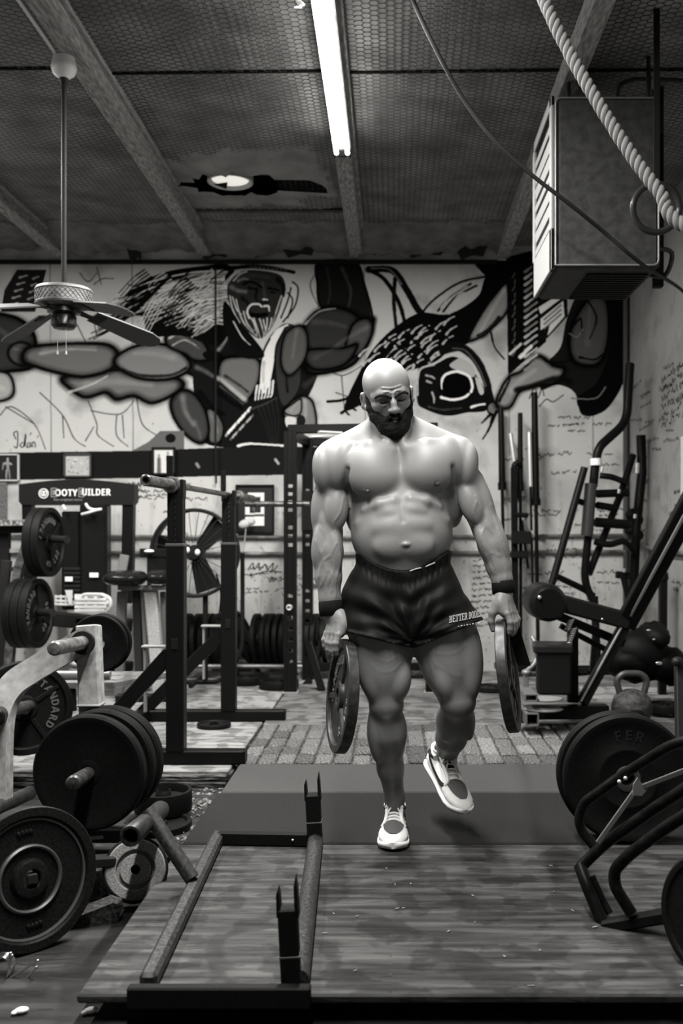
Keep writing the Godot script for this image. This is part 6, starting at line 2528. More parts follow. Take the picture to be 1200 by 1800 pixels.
	for q in [[121, 1018, 0.055], [165, 1011, 0.065]]:
		var lb := MB.new()
		lb.box(Transform3D(Basis.IDENTITY, P(q[0], q[1], d - 0.09)), Vector3(q[2], 0.034, 0.008), 0.003)
		obj("paper_label", lb, white, mc)
	for q in [[64, 1085, 230, 1100, 0.10], [150, 1085, 150, 1165, 0.12], [64, 1160, 232, 1172, 0.07]]:
		var fr := MB.new()
		fr.bar(P(q[0], q[1], d - 0.1), P(q[2], q[3], d - 0.1), q[4], 0.1, Vector3.BACK, 0.008)
		obj("lower_frame", fr, dark, mc)
	# pale foot plate with slots: strips left between real gaps
	for row in 5:
		var yy := 1047.0 + row * 6.6
		var st := MB.new()
		st.bar(P(131 if row != 2 else 128, yy, 6.95 - row * 0.015), P(190 - absf(row - 2.0) * 3.0, yy, 6.95 - row * 0.015), 0.02, 0.012, Vector3.BACK, 0.002)
		for k in (4 if row < 4 else 0):
			var xs := 134.0 + k * 17 + (row % 2) * 5
			st.bar(P(xs, yy, 6.95), P(xs, yy + 6.6, 6.944), 0.02, 0.011, Vector3.BACK, 0.001)
		obj("foot_plate_strip", st, mt(0.74, 0.5), mc)
	var fe := MB.new()
	fe.tube(curve([P(178, 1045, 6.95), P(192, 1052, 6.95), P(194, 1064, 6.95), P(186, 1076, 6.95)]), 0.014, 8)
	fe.tube(curve([P(130, 1060, 6.95), P(142, 1050, 6.95), P(150, 1045, 6.95), P(178, 1045, 6.95)]), 0.012, 8)
	obj("foot_plate_edge", fe, mt(0.74, 0.5), mc)
	var fp2 := MB.new()
	for q in [[96, 1049, 128, 1049], [96, 1056, 128, 1057], [96, 1062, 128, 1063]]:
		fp2.bar(P(q[0], q[1], 6.9), P(q[2], q[3], 6.9), 0.016, 0.012, Vector3.BACK, 0.002)
	for k in 4:
		fp2.bar(P(98 + k * 9, 1046, 6.9), P(98 + k * 9, 1064, 6.9), 0.012, 0.011, Vector3.BACK, 0.002)
	fp2.prism(PackedVector2Array([Vector2(-0.026, 0.05), Vector2(0.026, 0.05), Vector2(0.02, -0.05), Vector2(0.004, -0.05)]), 0.01, Transform3D(Basis.IDENTITY, P(121, 1050, 6.88)))
	obj("foot_plate", fp2, mt(0.72, 0.5), mc)

	# ---- padded machine in front of the fan
	var pd := thing("padded_bench", "machine with two glossy black pads on a pale worn post", "bench", P(272, 1178, 6.6))
	for q in [[184, 258, 1016, 0.0], [261, 305, 1014, 0.05]]:
		var rows := []
		for i in 9:
			var t2 := i / 8.0
			var e := sqrt(maxf(0.0, 1.0 - pow(absf(t2 * 2 - 1), 4)))
			var row := PackedVector3Array()
			for k in 12:
				var a := TAU * k / 12
				row.append(P(lerpf(q[0], q[1], t2), q[2], 6.5 + q[3]) + Vector3(0, sin(a) * 0.05 * (0.25 + 0.75 * e), cos(a) * 0.17 * (0.3 + 0.7 * e)))
			rows.append(row)
		var pb := MB.new()
		pb.skin(rows, true, Vector3.ZERO, true)
		obj("pad", pb, mt(0.09, 0.22), pd)
	var sup := MB.new()
	sup.bar(P(208, 1033, 6.5), P(296, 1033, 6.5), 0.05, 0.03, Vector3.UP, 0.004)
	obj("pad_rail", sup, mt(0.32, 0.5), pd)
	var post := MB.new()
	post.bar(P(265, 1038, 6.55), P(282, 1230, 6.55), 0.082, 0.08, Vector3.BACK, 0.008)
	obj("pale_post", post, mt(0.68, 0.6, 0.0, "fine", Vector3.ONE * 2.2), pd)
	for q in [[215, 1040, 209, 1225, 0.06, 0.3], [240, 1036, 246, 1225, 0.05, 0.14], [252, 1036, 258, 1165, 0.03, 0.4], [286, 1040, 290, 1150, 0.03, 0.3]]:
		var lg2 := MB.new()
		lg2.bar(P(q[0], q[1], 6.6), P(q[2], q[3], 6.6), q[4], 0.05, Vector3.BACK, 0.005)
		obj("leg", lg2, mt(q[5], 0.5), pd)
	var bs := MB.new()
	bs.bar(P(205, 1227, 6.5), P(300, 1227, 6.5), 0.08, 0.05, Vector3.UP, 0.006)
	obj("base_bar", bs, black, pd)
	var up2 := MB.new()
	up2.bar(P(246, 972, 6.75), P(322, 972, 6.75), 0.06, 0.035, Vector3.BACK, 0.005)
	up2.box(Transform3D(Basis.IDENTITY, P(277, 992, 6.78)), Vector3(0.13, 0.13, 0.08), 0.01)
	obj("headrest", up2, mt(0.08, 0.35), pd)
	for q in [[262, 969], [329, 967], [347, 971]]:
		var cp := MB.new()
		cp.ball(P(q[0], q[1], 6.7), Vector3(0.035 if q[0] < 300 else 0.018, 0.013 if q[0] < 300 else 0.022, 0.02), Basis.IDENTITY, 8, 12)
		obj("end_plug", cp, mt(0.82, 0.4), pd)
	var rag := MB.new()
	for k in 7:
		rag.ball(P(236 + k * 4 + 4 * sin(k * 3.0), 1199 + 4 * sin(k * 2.0), 7.1 - 0.03 * k), Vector3(0.05, 0.02 + 0.008 * (k % 3), 0.05), Basis(Vector3.BACK, k * 0.4), 6, 9)
	single("crumpled_rag", rag, mt(0.72, 0.9), "crumpled pale rag on the floor behind the squat rack brace", "rag")

	# ---- drum fan standing by the wall
	var fo := P(344, 972, 7.25)
	var df := thing("drum_fan", "large round black floor fan behind the squat rack uprights", "fan", Vector3(fo.x, 0, fo.z))
	var rr := 0.311
	var ri := MB.new()
	var cir := []
	for i in 49:
		var a3 := TAU * i / 48
		cir.append(fo + Vector3(cos(a3) * rr, sin(a3) * rr, 0.06))
	ri.tube(cir, 0.014, 8, false)
	obj("guard_ring", ri, mt(0.1, 0.4), df)
	var dr := MB.new()
	dr.lathe([Vector2(rr - 0.005, -0.1), Vector2(rr, -0.1), Vector2(rr + 0.005, 0.06), Vector2(rr - 0.005, 0.06)], Transform3D(Basis(Vector3.RIGHT, PI / 2), fo), 40, true)
	obj("drum", dr, mt(0.11, 0.5), df)
	for k in 26:
		var a4 := TAU * k / 26
		var wv := MB.new()
		wv.tube([fo + Vector3(cos(a4) * 0.06, sin(a4) * 0.06, 0.085), fo + Vector3(cos(a4) * rr * 0.7, sin(a4) * rr * 0.7, 0.085), fo + Vector3(cos(a4) * rr, sin(a4) * rr, 0.06)], 0.0025, 5)
		obj("guard_wire", wv, mt(0.16, 0.4, 0.3), df)
	for k in 3:
		var a5 := 0.85 + TAU * k / 3
		var dd := Vector3(cos(a5), sin(a5), 0)
		var ss := Vector3(-sin(a5), cos(a5), 0)
		var bl := MB.new()
		var row2 := []
		for i in 5:
			var t3 := i / 4.0
			var wd := lerpf(0.05, 0.085, t3)
			var c0 := fo + dd * lerpf(0.05, rr * 0.92, t3)
			row2.append(PackedVector3Array([c0 - ss * wd + Vector3(0, 0, 0.03), c0 + ss * wd - Vector3(0, 0, 0.03), c0 + ss * wd - Vector3(0, 0, 0.034), c0 - ss * wd + Vector3(0, 0, 0.026)]))
		bl.skin(row2, true, Vector3.ZERO, true)
		obj("fan_blade", bl, mt(0.04, 0.6), df)
	var hub := MB.new()
	hub.lathe([Vector2(0, 0.10), Vector2(0.045, 0.095), Vector2(0.06, 0.07), Vector2(0.06, -0.06), Vector2(0, -0.06)], Transform3D(Basis(Vector3.RIGHT, PI / 2), fo), 22)
	obj("fan_hub", hub, mt(0.1, 0.4), df)
	var sd := MB.new()
	for s in [-1.0, 1.0]:
		sd.tube(bent([fo + Vector3(s * 0.34, 0, 0), Vector3(fo.x + s * 0.34, 0.25, fo.z), Vector3(fo.x + s * 0.2, 0.02, fo.z), Vector3(fo.x, 0.02, fo.z)], 0.08), 0.016, 8)
	sd.tube([Vector3(fo.x, 0.02, fo.z - 0.2), Vector3(fo.x, 0.02, fo.z + 0.2)], 0.016, 8)
	sd.tube([Vector3(fo.x + 0.07, 0.02, fo.z), Vector3(fo.x + 0.07, fo.y - rr, fo.z)], 0.02, 8)
	obj("stand", sd, mt(0.1, 0.4), df)
	var pc := MB.new()
	pc.tube(curve([P(380, 1010, 7.5), P(388, 1040, 7.55), P(386, 1075, 7.6), P(380, 1110, 7.7)]), 0.008, 6)
	obj("power_cord", pc, mt(0.08, 0.7), df)

	# ---- power rack behind the man
	var pw := thing("power_rack", "tall black power rack with holed uprights behind the man's shoulder", "power rack", Vector3(-0.2, 0, -7.15))
	var holes := []
	for k in 7:
		holes.append(0.22 + k * 0.075)
	for k in 3:
		holes.append(1.02 + k * 0.06)
	for k in 4:
		holes.append(1.26 + k * 0.055)
	for q in [[-0.703, -6.85], [-0.640, -7.5], [0.27, -6.85], [0.30, -7.5]]:
		holed_post(Vector3(q[0], 0.0, q[1]), 0.088 if q[1] > -7 else 0.08, 0.07, 1.80, holes, black, pw)
	for q in [[Vector3(-0.72, 1.815, -6.85), Vector3(0.31, 1.83, -6.85)], [Vector3(-0.66, 1.79, -7.5), Vector3(0.31, 1.79, -7.5)], [Vector3(-0.70, 1.79, -6.85), Vector3(-0.645, 1.79, -7.5)], [Vector3(0.28, 1.79, -6.85), Vector3(0.30, 1.79, -7.5)], [Vector3(-0.62, 0.10, -7.5), Vector3(0.3, 0.10, -7.5)]]:
		var cb2 := MB.new()
		cb2.bar(q[0], q[1], 0.06, 0.06, Vector3.UP, 0.005)
		obj("crossbar", cb2, black, pw)
	for q in [[540, 1128, 566, 1214, 6.95], [545, 1195, 528, 1215, 7.3]]:
		var lg3 := MB.new()
		lg3.bar(P(q[0], q[1], q[4]), P(q[2], q[3], q[4] - 0.05), 0.05, 0.05, Vector3.BACK, 0.005)
		obj("brace", lg3, black, pw)
	for x in [-0.703, 0.27]:
		var fo2 := MB.new()
		fo2.box(Transform3D(Basis.IDENTITY, Vector3(x, 0.006, -6.86)), Vector3(0.11, 0.012, 0.1), 0.002)
		obj("foot", fo2, mt(0.5, 0.5), pw)
		var sl := MB.new()
		sl.box(Transform3D(Basis.IDENTITY, Vector3(x + 0.07, 1.27, -7.5)), Vector3(0.10, 0.30, 0.09), 0.005)
		obj("carriage", sl, dark, pw)
	var pin := MB.new()
	pin.tube([P(431, 886, 6.85), P(544, 886, 6.85)], 0.021, 10)
	obj("safety_pin", pin, steel, pw)
	var eye := MB.new()
	var ring := []
	for i in 17:
		var a6 := TAU * i / 16
		ring.append(P(508, 1068, 6.80) + Vector3(cos(a6) * 0.016, sin(a6) * 0.016, 0))
	eye.tube(ring, 0.006, 6, false)
	obj("pop_pin", eye, mt(0.7, 0.4, 0.5), pw)
	for q in [[545, 766, 588, 762, "left"], [560, 757, 600, 757, "upper"]]:
		var pp := MB.new()
		pp.bar(P(q[0], q[1] + 2, 6.78), P(q[2], q[3] + 4, 6.84), 0.05, 0.012, Vector3.UP, 0.002)
		single("paper_sheet", pp, mt(0.72, 0.7), "%s of two pale papers lying on top of the power rack" % ["lower", "higher"][0 if q[4] == "left" else 1], "paper")

	# ---- row of plates standing by the wall
	var iron := mt(0.08, 0.55, 0.15, "fine", Vector3.ONE * 2, 0.0, true)
	var proto: Node3D = null
	var spots := [[331, 0.0], [350, 0.02], [364, 0.0], [373, 0.05], [384, 0.03], [428, 0.38], [453, 0.04], [469, 0.0], [479, 0.02], [491, 0.0], [502, -0.03], [547, 0.03], [556, 0.0], [574, 0.05]]
	var n := 0
	for q in spots:
		n += 1
		var r := 0.195 if n != 6 else 0.21
		var y := r + 0.10
		var at2 := Vector3((q[0] - 690.0) / FOCAL * 7.62, y, -7.62)
		var nrm := Vector3(cos(q[1]), sin(q[1]), 0.12)
		var lab := "dark iron plate standing on edge in the row along the wall"
		if n == 6:
			lab = "larger dark plate leaning against its neighbours in the row by the wall"
		if proto == null:
			proto = plate_node(at2, nrm, lab, "plates stored along the back wall")
			iron_plate(proto, 0.195, 0.034, iron)
		else:
			var z := nrm.normalized()
			var x2 := Vector3.UP.cross(z).normalized()
			copy_of(proto, Transform3D(Basis(x2, z.cross(x2), z) * (r / 0.195), at2), lab, "" if n == 6 else "plates stored along the back wall")
	var rk := thing("plate_rack", "low steel rail rack that holds the row of plates by the wall", "plate rack", P(450, 1178, 7.6))
	for q in [[-0.02, 7.50, 0.10], [0.0, 7.74, 0.10]]:
		var rl := MB.new()
		rl.tube([Vector3(-1.62, q[2], -q[1]), Vector3(-0.42, q[2], -q[1])], 0.017, 10)
		obj("rail", rl, mt(0.5, 0.35, 0.6), rk)
	for x in [-1.6, -1.05, -0.45]:
		var sp := MB.new()
		sp.bar(Vector3(x, 0.02, -7.45), Vector3(x, 0.02, -7.8), 0.04, 0.03, Vector3.UP, 0.003)
		sp.bar(Vector3(x, 0.0, -7.5), Vector3(x, 0.10, -7.5), 0.03, 0.03, Vector3.BACK, 0.003)
		sp.bar(Vector3(x, 0.0, -7.74), Vector3(x, 0.10, -7.74), 0.03, 0.03, Vector3.BACK, 0.003)
		obj("support", sp, dark, rk)
	for q in [[432, 1176, 7.3, 0.17, "flat dark plate on the floor left of the power rack foot"], [490, 1183, 7.05, 0.14, "thicker dark plate lying flat beside the power rack upright"]]:
		var fl := plate_node(P(q[0], q[1], q[2]) * Vector3(1, 0, 1) + Vector3(0, 0.035, 0), Vector3.UP, q[4])
		iron_plate(fl, q[3], 0.06, iron)
	var bx := MB.new()
	bx.box(Transform3D(Basis.IDENTITY, P(742, 1188, 7.7)), Vector3(0.24, 0.24, 0.2), 0.01)
	single("pale_box", bx, mt(0.6, 0.7, 0.0, "rust", Vector3.ONE * 3), "pale scuffed box by the wall seen between the man's legs", "box")

# ---------------------------------------------------------------- left side: squat rack, plate trees
func build_left() -> void:
	var black := mt(0.08, 0.42, 0.1, "fine", Vector3.ONE * 3.0)
	var iron := mt(0.10, 0.5, 0.2, "fine", Vector3.ONE * 2, 0.0, true)
	var rubber := mt(0.075, 0.6, 0.0, "fine", Vector3.ONE * 2, 0.0, true)
	var chrome := mt(0.62, 0.3, 0.9, "grime", Vector3.ONE * 4)
	# ---- squat rack: two uprights on splayed feet
	var sr := thing("squat_rack", "black squat rack with two holed uprights on long floor feet", "squat rack", Vector3(-1.05, 0, -5.2))
	for q in [[-1.025, -4.72, -1.52, -0.70], [-0.955, -5.81, -1.50, -0.63]]:
		var x: float = q[0]
		var z: float = q[1]
		var ft := MB.new()
		ft.bar(Vector3(q[2], 0.033, z), Vector3(q[3], 0.033, z), 0.075, 0.066, Vector3.UP, 0.006)
		ft.box(Transform3D(Basis.IDENTITY, Vector3(q[3], 0.033, z)), Vector3(0.012, 0.064, 0.073), 0.003)
		obj("foot", ft, black, sr)
		var ou := MB.new()
		ou.box(Transform3D(Basis.IDENTITY, Vector3(x, 0.55, z)), Vector3(0.084, 0.98, 0.084), 0.006)
		obj("outer_sleeve", ou, black, sr)
		var hs := []
		for k in 9:
			hs.append(0.04 + k * 0.027)
		holed_post(Vector3(x, 1.02, z), 0.072, 0.072, 0.285, hs, black, sr, "inner_post", 0.0055, 0.42)
		var tl := MB.new()
		tl.box(Transform3D(Basis.IDENTITY, Vector3(x, 1.035, z)), Vector3(0.088, 0.014, 0.088), 0.002)
		obj("collar", tl, mt(0.3, 0.35, 0.4), sr)
		tl = MB.new()
		tl.box(Transform3D(Basis.IDENTITY, Vector3(x, 0.57, z + 0.043)), Vector3(0.03, 0.05, 0.006), 0.002)
		obj("latch", tl, mt(0.12, 0.35, 0.3), sr)
		var br := MB.new()
		br.bar(Vector3(q[2] + 0.04, 0.05, z), Vector3(x - 0.03, 0.52, z), 0.07, 0.06, Vector3.BACK, 0.005)
		obj("diagonal_brace", br, black, sr)
		var tb := MB.new()
		tb.box(Transform3D(Basis.IDENTITY, Vector3(x - 0.10, 0.556, z + 0.01)), Vector3(0.115, 0.012, 0.06), 0.003)
		tb.box(Transform3D(Basis.IDENTITY, Vector3(x - 0.145, 0.40, z + 0.01)), Vector3(0.012, 0.31, 0.03), 0.002)
		obj("spotter_bracket", tb, mt(0.55, 0.4, 0.4), sr)
		var hk := MB.new()
		hk.box(Transform3D(Basis.IDENTITY, Vector3(x + 0.03, 1.30, z)), Vector3(0.018, 0.09, 0.07), 0.004)
		hk.box(Transform3D(Basis.IDENTITY, Vector3(x, 1.285, z)), Vector3(0.075, 0.016, 0.07), 0.004)
		hk.box(Transform3D(Basis.IDENTITY, Vector3(x - 0.034, 1.31, z)), Vector3(0.012, 0.06, 0.07), 0.004)
		hk.box(Transform3D(Basis.IDENTITY, Vector3(x - 0.036, 1.40, z - 0.02)), Vector3(0.03, 0.12, 0.016), 0.003)
		obj("bar_hook", hk, black, sr)
	var lb := MB.new()
	lb.bar(Vector3(-1.46, 0.045, -4.75), Vector3(-1.44, 0.045, -5.80), 0.06, 0.055, Vector3.UP, 0.005)
	obj("base_link", lb, black, sr)
	# barbell on the hooks
	var a := Vector3(-1.068, 1.318, -4.30)
	var e := Vector3(-0.905, 1.318, -6.42)
	var u := (e - a).normalized()
	var bb := thing("barbell", "steel barbell resting on the squat rack hooks, sleeve end towards the lens", "barbell", Vector3(-0.99, 1.29, -5.3))
	var bsh := MB.new()
	bsh.tube([a + u * 0.4, e - u * 0.4], 0.0145, 14)
	obj("shaft", bsh, chrome, bb)
	for s in [[a, u], [e, -u]]:
		var p: Vector3 = s[0]
		var w: Vector3 = s[1]
		var x := w.cross(Vector3.UP).normalized()
		var fr := Transform3D(Basis(x, w, x.cross(w)), p)
		var sl := MB.new()
		sl.lathe([Vector2(0.0145, 0.02), Vector2(0.0145, 0.0), Vector2(0.022, 0.0), Vector2(0.0255, 0.004), Vector2(0.0255, 0.355), Vector2(0.026, 0.36), Vector2(0.038, 0.362), Vector2(0.040, 0.368), Vector2(0.040, 0.392), Vector2(0.036, 0.40), Vector2(0.0145, 0.402)], fr, 28)
		obj("sleeve", sl, mt(0.66, 0.32, 0.85, "grime", Vector3.ONE * 4), bb)
		var cp := MB.new()
		cp.lathe([Vector2(0.0, 0.022), Vector2(0.0146, 0.02)], fr, 18)
		obj("end_recess", cp, mt(0.06, 0.8), bb)
	var op := plate_node(Vector3(-1.06, 0.012, -5.45), Vector3.UP, "thin dark plate lying flat on the plywood between the squat rack feet")
	op.position = P(376, 1272, 5.62) * Vector3(1, 0, 1) + Vector3(0, 0.013, 0)
	iron_plate(op, 0.095, 0.024, iron)

	# ---- pale plate tree in the foreground
	var pale := mt(0.62, 0.6, 0.0, "soft", Vector3.ONE * 4.0)
	var pt := thing("plate_tree", "chipped pale steel plate tree with a curved arm on the left", "plate tree", Vector3(-1.15, -0.07, -3.75))
	var post := MB.new()
	post.bar(P(170, 1475, 3.62), P(156, 1099, 3.72), 0.078, 0.075, Vector3.BACK, 0.005)
	obj("post", post, pale, pt)
	var pc := MB.new()
	pc.box(Transform3D(Basis.IDENTITY, P(160, 1238, 3.66)), Vector3(0.086, 0.006, 0.084), 0.002)
	obj("weld_seam", pc, mt(0.45, 0.7), pt)
	# flat arm that bends over to the front leg
	var arm := MB.new()
	var line := curve([P(152, 1124, 3.70), P(106, 1150, 3.69), P(62, 1176, 3.66), P(28, 1200, 3.62), P(6, 1236, 3.58), P(-4, 1290, 3.54), P(-6, 1400, 3.50), P(-8, 1490, 3.46)], 6)
	var rows := []
	for i in line.size():
		var d: Vector3 = (line[mini(i + 1, line.size() - 1)] - line[maxi(i - 1, 0)]).normalized()
		var nn := d.cross(Vector3.BACK).normalized() * 0.045
		if nn.y > 0.0 or nn.x < -0.03:
			nn = -nn if nn.x > 0 else nn
		var th := Vector3(0, 0, 0.035)
		rows.append(PackedVector3Array([line[i] - nn + th, line[i] + nn + th, line[i] + nn - th, line[i] - nn - th]))
	for i in line.size() - 1:
		for k in 4:
			arm.face([rows[i][k], rows[i][(k + 1) % 4], rows[i + 1][(k + 1) % 4], rows[i + 1][k]], (rows[i][k] + rows[i][(k + 1) % 4]) / 2.0 - line[i])
	obj("curved_arm", arm, pale, pt)
	# pegs
	for q in [[P(154, 1128, 3.68), P(94, 1140, 3.30), 0.025, 0.52], [P(160, 1126, 3.72), P(184, 1116, 4.1), 0.025, 0.4], [P(172, 1350, 3.66), P(128, 1377, 3.12), 0.0245, 0.3], [P(2, 1254, 3.62), P(-8, 1262, 3.35), 0.03, 0.12], [P(12, 1250, 3.6), P(60, 1238, 4.75), 0.024, 0.3]]:
		var pg := MB.new()
		var ax: Vector3 = (q[1] - q[0]).normalized()
		var l: float = q[0].distance_to(q[1])
		var x2 := ax.cross(Vector3.UP).normalized()
		pg.lathe([Vector2(q[2], 0), Vector2(q[2], l - 0.01), Vector2(q[2] - 0.006, l - 0.003), Vector2(0, l)], Transform3D(Basis(x2, ax, x2.cross(ax)), q[0]), 22)
		obj("peg", pg, mt(q[3], 0.4, 0.4, "grime", Vector3.ONE * 3), pt)
	var wsh := MB.new()
	var pd: Vector3 = (P(94, 1140, 3.30) - P(154, 1128, 3.68)).normalized()
	var px := pd.cross(Vector3.UP).normalized()
	wsh.lathe([Vector2(0.026, 0.05), Vector2(0.042, 0.05), Vector2(0.045, 0.058), Vector2(0.042, 0.068), Vector2(0.026, 0.068)], Transform3D(Basis(px, pd, px.cross(pd)), P(154, 1128, 3.68)), 24)
	obj("stop_collar", wsh, mt(0.12, 0.6), pt)
	var bse := MB.new()
	bse.bar(P(170, 1475, 3.62) + Vector3(-0.45, 0.02, 0.0), P(170, 1475, 3.62) + Vector3(0.15, 0.02, 0.0), 0.07, 0.05, Vector3.UP, 0.005)
	bse.bar(P(170, 1475, 3.62) + Vector3(-0.1, 0.02, 0.30), P(170, 1475, 3.62) + Vector3(-0.1, 0.02, -0.3), 0.07, 0.05, Vector3.UP, 0.005)
	obj("base", bse, mt(0.2, 0.6), pt)
	# plates on its pegs
	var c0 := P(158, 1357, 3.45)
	for k in 3:
		var o := plate_node(c0 + Vector3(0.008 * k, 0.0, -0.075 * k - (0.03 if k > 0 else 0.0)), Vector3(-0.10, 0.02, 1), ["large smooth black plate at the front of the pale plate tree's lowest peg", "middle of three large black plates on the pale plate tree's lowest peg", "rearmost of three large black plates on the pale plate tree's lowest peg"][k], "", 0.0)
		bumper_plate(o, 0.199, 0.05 if k else 0.045, rubber, false)
	for k in 2:
		var o2 := plate_node(P(173, 1131, 3.86) + Vector3(0.006 * k, 0.0, -0.03 * k), Vector3(0.08, 0.0, 1), "small dark plate behind the pale post's head, %s one" % ["nearer", "farther"][k])
		bumper_plate(o2, 0.112 + 0.002 * k, 0.024, rubber, false)
	mats["letters"] = mt(0.34, 0.5, 0.2)
	for k in 2:
		var o3 := plate_node(P(43, 1245, 4.5) - Vector3(0.42, 0.05, 0.9).normalized() * 0.046 * k, Vector3(0.42, 0.05, 0.9), ["iron plate with raised letters under the plate tree's curved arm", "iron plate tucked behind the lettered plate under the curved arm"][k], "", -1.3)
		iron_plate(o3, 0.21, 0.04, iron, "STANDARD" if k == 0 else "", "45 LBS" if k == 0 else "", 4)

	# ---- second plate tree, farther back
	var gt := thing("plate_tree", "grey plate tree farther back holding plates on side pegs", "plate tree", Vector3(-2.4, 0, -6.5))
	var grey := mt(0.40, 0.5, 0.0, "grime", Vector3.ONE * 2)
	var gp := MB.new()
	var gl := bent([P(52, 945, 6.5), P(32, 1003, 6.5), P(20, 1120, 6.5), P(12, 1216, 6.5)], 0.06)
	for i in gl.size() - 1:
		gp.bar(gl[i], gl[i + 1], 0.055, 0.06, Vector3.BACK, 0.002)
	obj("bent_post", gp, grey, gt)
	for q in [[52, 945, 118, 949], [30, 1075, 93, 1077]]:
		var pg2 := MB.new()
		pg2.tube([P(q[0], q[1], 6.5), P(q[2], q[3], 6.2)], 0.024, 14)
		obj("peg", pg2, mt(0.16, 0.4, 0.4), gt)
	var bs2 := MB.new()
	bs2.bar(P(-30, 1212, 6.5), P(60, 1212, 6.5), 0.06, 0.05, Vector3.UP, 0.004)
	obj("base", bs2, grey, gt)
	for k in 2:
		var o4 := plate_node(P(85, 953, 6.36) - Vector3(0.0505 * k, 0, 0), Vector3(0.995, 0.0, 0.09), ["outer of the two lettered plates on the grey tree's upper peg", "inner of the two plates on the grey tree's upper peg"][k], "", 0.4)
		iron_plate(o4, 0.222, 0.048, iron, "STANDARD" if k == 0 else "", "45 LBS" if k == 0 else "", 3)
	for k in 3:
		var o5 := plate_node(P(64, 1078, 6.36) - Vector3(0.0505 * k, 0, 0), Vector3(0.995, 0.0, 0.09), ["outermost of three lettered plates on the grey tree's lower peg", "middle of three plates on the grey tree's lower peg", "innermost of three plates on the grey tree's lower peg"][k], "", 1.3)
		iron_plate(o5, 0.222, 0.048, iron, "STANDARD" if k == 0 else "", "45 LBS" if k == 0 else "", 3)

	# ---- pale shelf and dark machine at the left edge
	var shf := thing("wall_shelf", "pale narrow shelf on dark supports at the left edge", "shelf", P(18, 985, 7.3))
	var sb := MB.new()
	sb.bar(P(-60, 921, 7.3), P(56, 919, 7.3), 0.22, 0.045, Vector3.UP, 0.004)
	obj("board", sb, mt(0.70, 0.7, 0.0, "rust", Vector3.ONE * 2), shf)
	sb = MB.new()
	sb.bar(P(-60, 931, 7.32), P(56, 930, 7.32), 0.1, 0.06, Vector3.UP, 0.004)
	sb.bar(P(8, 930, 7.35), P(4, 1180, 7.35), 0.08, 0.06, Vector3.BACK, 0.004)
	obj("support", sb, mt(0.1, 0.6), shf)
	sb = MB.new()
	sb.bar(P(-40, 969, 7.4), P(38, 968, 7.4), 0.1, 0.03, Vector3.UP, 0.003)
	obj("lower_board", sb, mt(0.62, 0.7), shf)
	var lean := MB.new()
	lean.bar(P(12, 985, 6.9), P(3, 1085, 6.9), 0.06, 0.05, Vector3.BACK, 0.004)
	lean.bar(P(12, 1000, 6.9), P(36, 1001, 6.9), 0.03, 0.03, Vector3.UP, 0.003)
	lean.bar(P(3, 1085, 6.9), P(2, 1178, 6.9), 0.06, 0.05, Vector3.BACK, 0.004)
	single("machine_frame", lean, mt(0.14, 0.5), "dark slanted machine frame at the left edge beneath the pale shelf", "gym machine")

	# ---- low bench with a board top behind the pale post
	var bn := thing("low_bench", "low bench with a worn board top behind the pale plate tree post", "bench", P(165, 1240, 5.2))
	var bt := MB.new()
	var q0 := P(98, 1205, 5.0)
	bt.prism(PackedVector2Array([Vector2(0, 0), Vector2(0.30, 0), Vector2(0.50, 0.42), Vector2(0.0, 0.42)]), 0.03, Transform3D(Basis(Vector3.RIGHT, Vector3.FORWARD, Vector3.UP), q0))
	obj("board", bt, mt(0.5, 0.7, 0.0, "ply", Vector3.ONE), bn)
	bt = MB.new()
	bt.tube([P(92, 1186, 5.1), P(194, 1186, 5.1)], 0.022, 12)
	obj("roller", bt, mt(0.4, 0.4, 0.3), bn)
	for q in [[108, 1208, 112, 1256], [126, 1210, 128, 1250], [152, 1210, 150, 1258]]:
		var lg := MB.new()
		lg.bar(P(q[0], q[1], 5.05), P(q[2], q[3], 5.05), 0.035, 0.03, Vector3.BACK, 0.003)
		obj("leg", lg, mt(0.1, 0.6), bn)
	bt = MB.new()
	for i in 5:
		bt.ball(P(104 + i * 9, 1163 + 2 * sin(i * 2.0), 5.3), Vector3(0.05, 0.03, 0.12), Basis.IDENTITY, 6, 10)
	obj("cushion", bt, mt(0.36, 0.45), bn)

	# ---- things on the floor of the pit
	var big := plate_node(P(50, 1544, 2.76), Vector3(0.72, 0.10, 0.70), "big iron plate with a raised ring standing at the lower left edge", "", 0.5)
	var bm := mt(0.14, 0.5, 0.25, "fine", Vector3.ONE * 2, 0.0, true)
	iron_plate(big, 0.196, 0.045, bm)
	var rg := MB.new()
	rg.lathe([Vector2(0.083, 0.0), Vector2(0.083, 0.014), Vector2(0.088, 0.018), Vector2(0.093, 0.014), Vector2(0.093, 0.0)], Transform3D(Basis(Vector3.RIGHT, Vector3.BACK, Vector3.DOWN), Vector3.ZERO), 44)
	rg.lathe([Vector2(0.158, 0.0), Vector2(0.158, 0.013), Vector2(0.163, 0.015), Vector2(0.168, 0.0)], Transform3D(Basis(Vector3.RIGHT, Vector3.BACK, Vector3.DOWN), Vector3.ZERO), 56)
	obj("raised_ring", rg, mt(0.34, 0.42, 0.4), big)
	for k in 2:
		var bl := MB.new()
		var an := 1.0 + PI * k
		for j in 4:
			bl.ball(Vector3(cos(an + j * 0.09) * 0.128, sin(an + j * 0.09) * 0.128, 0.008), Vector3(0.007, 0.009, 0.006), Basis.IDENTITY, 5, 7)
		obj("worn_lettering", bl, bm, big)
	var sup := MB.new()
	sup.bar(P(57, 1546, 2.74), P(30, 1520, 3.10), 0.03, 0.03, Vector3.UP, 0.004)
	sup.bar(P(30, 1520, 3.10), Vector3(-1.17, -0.07, -3.1), 0.05, 0.05, Vector3.BACK, 0.004)
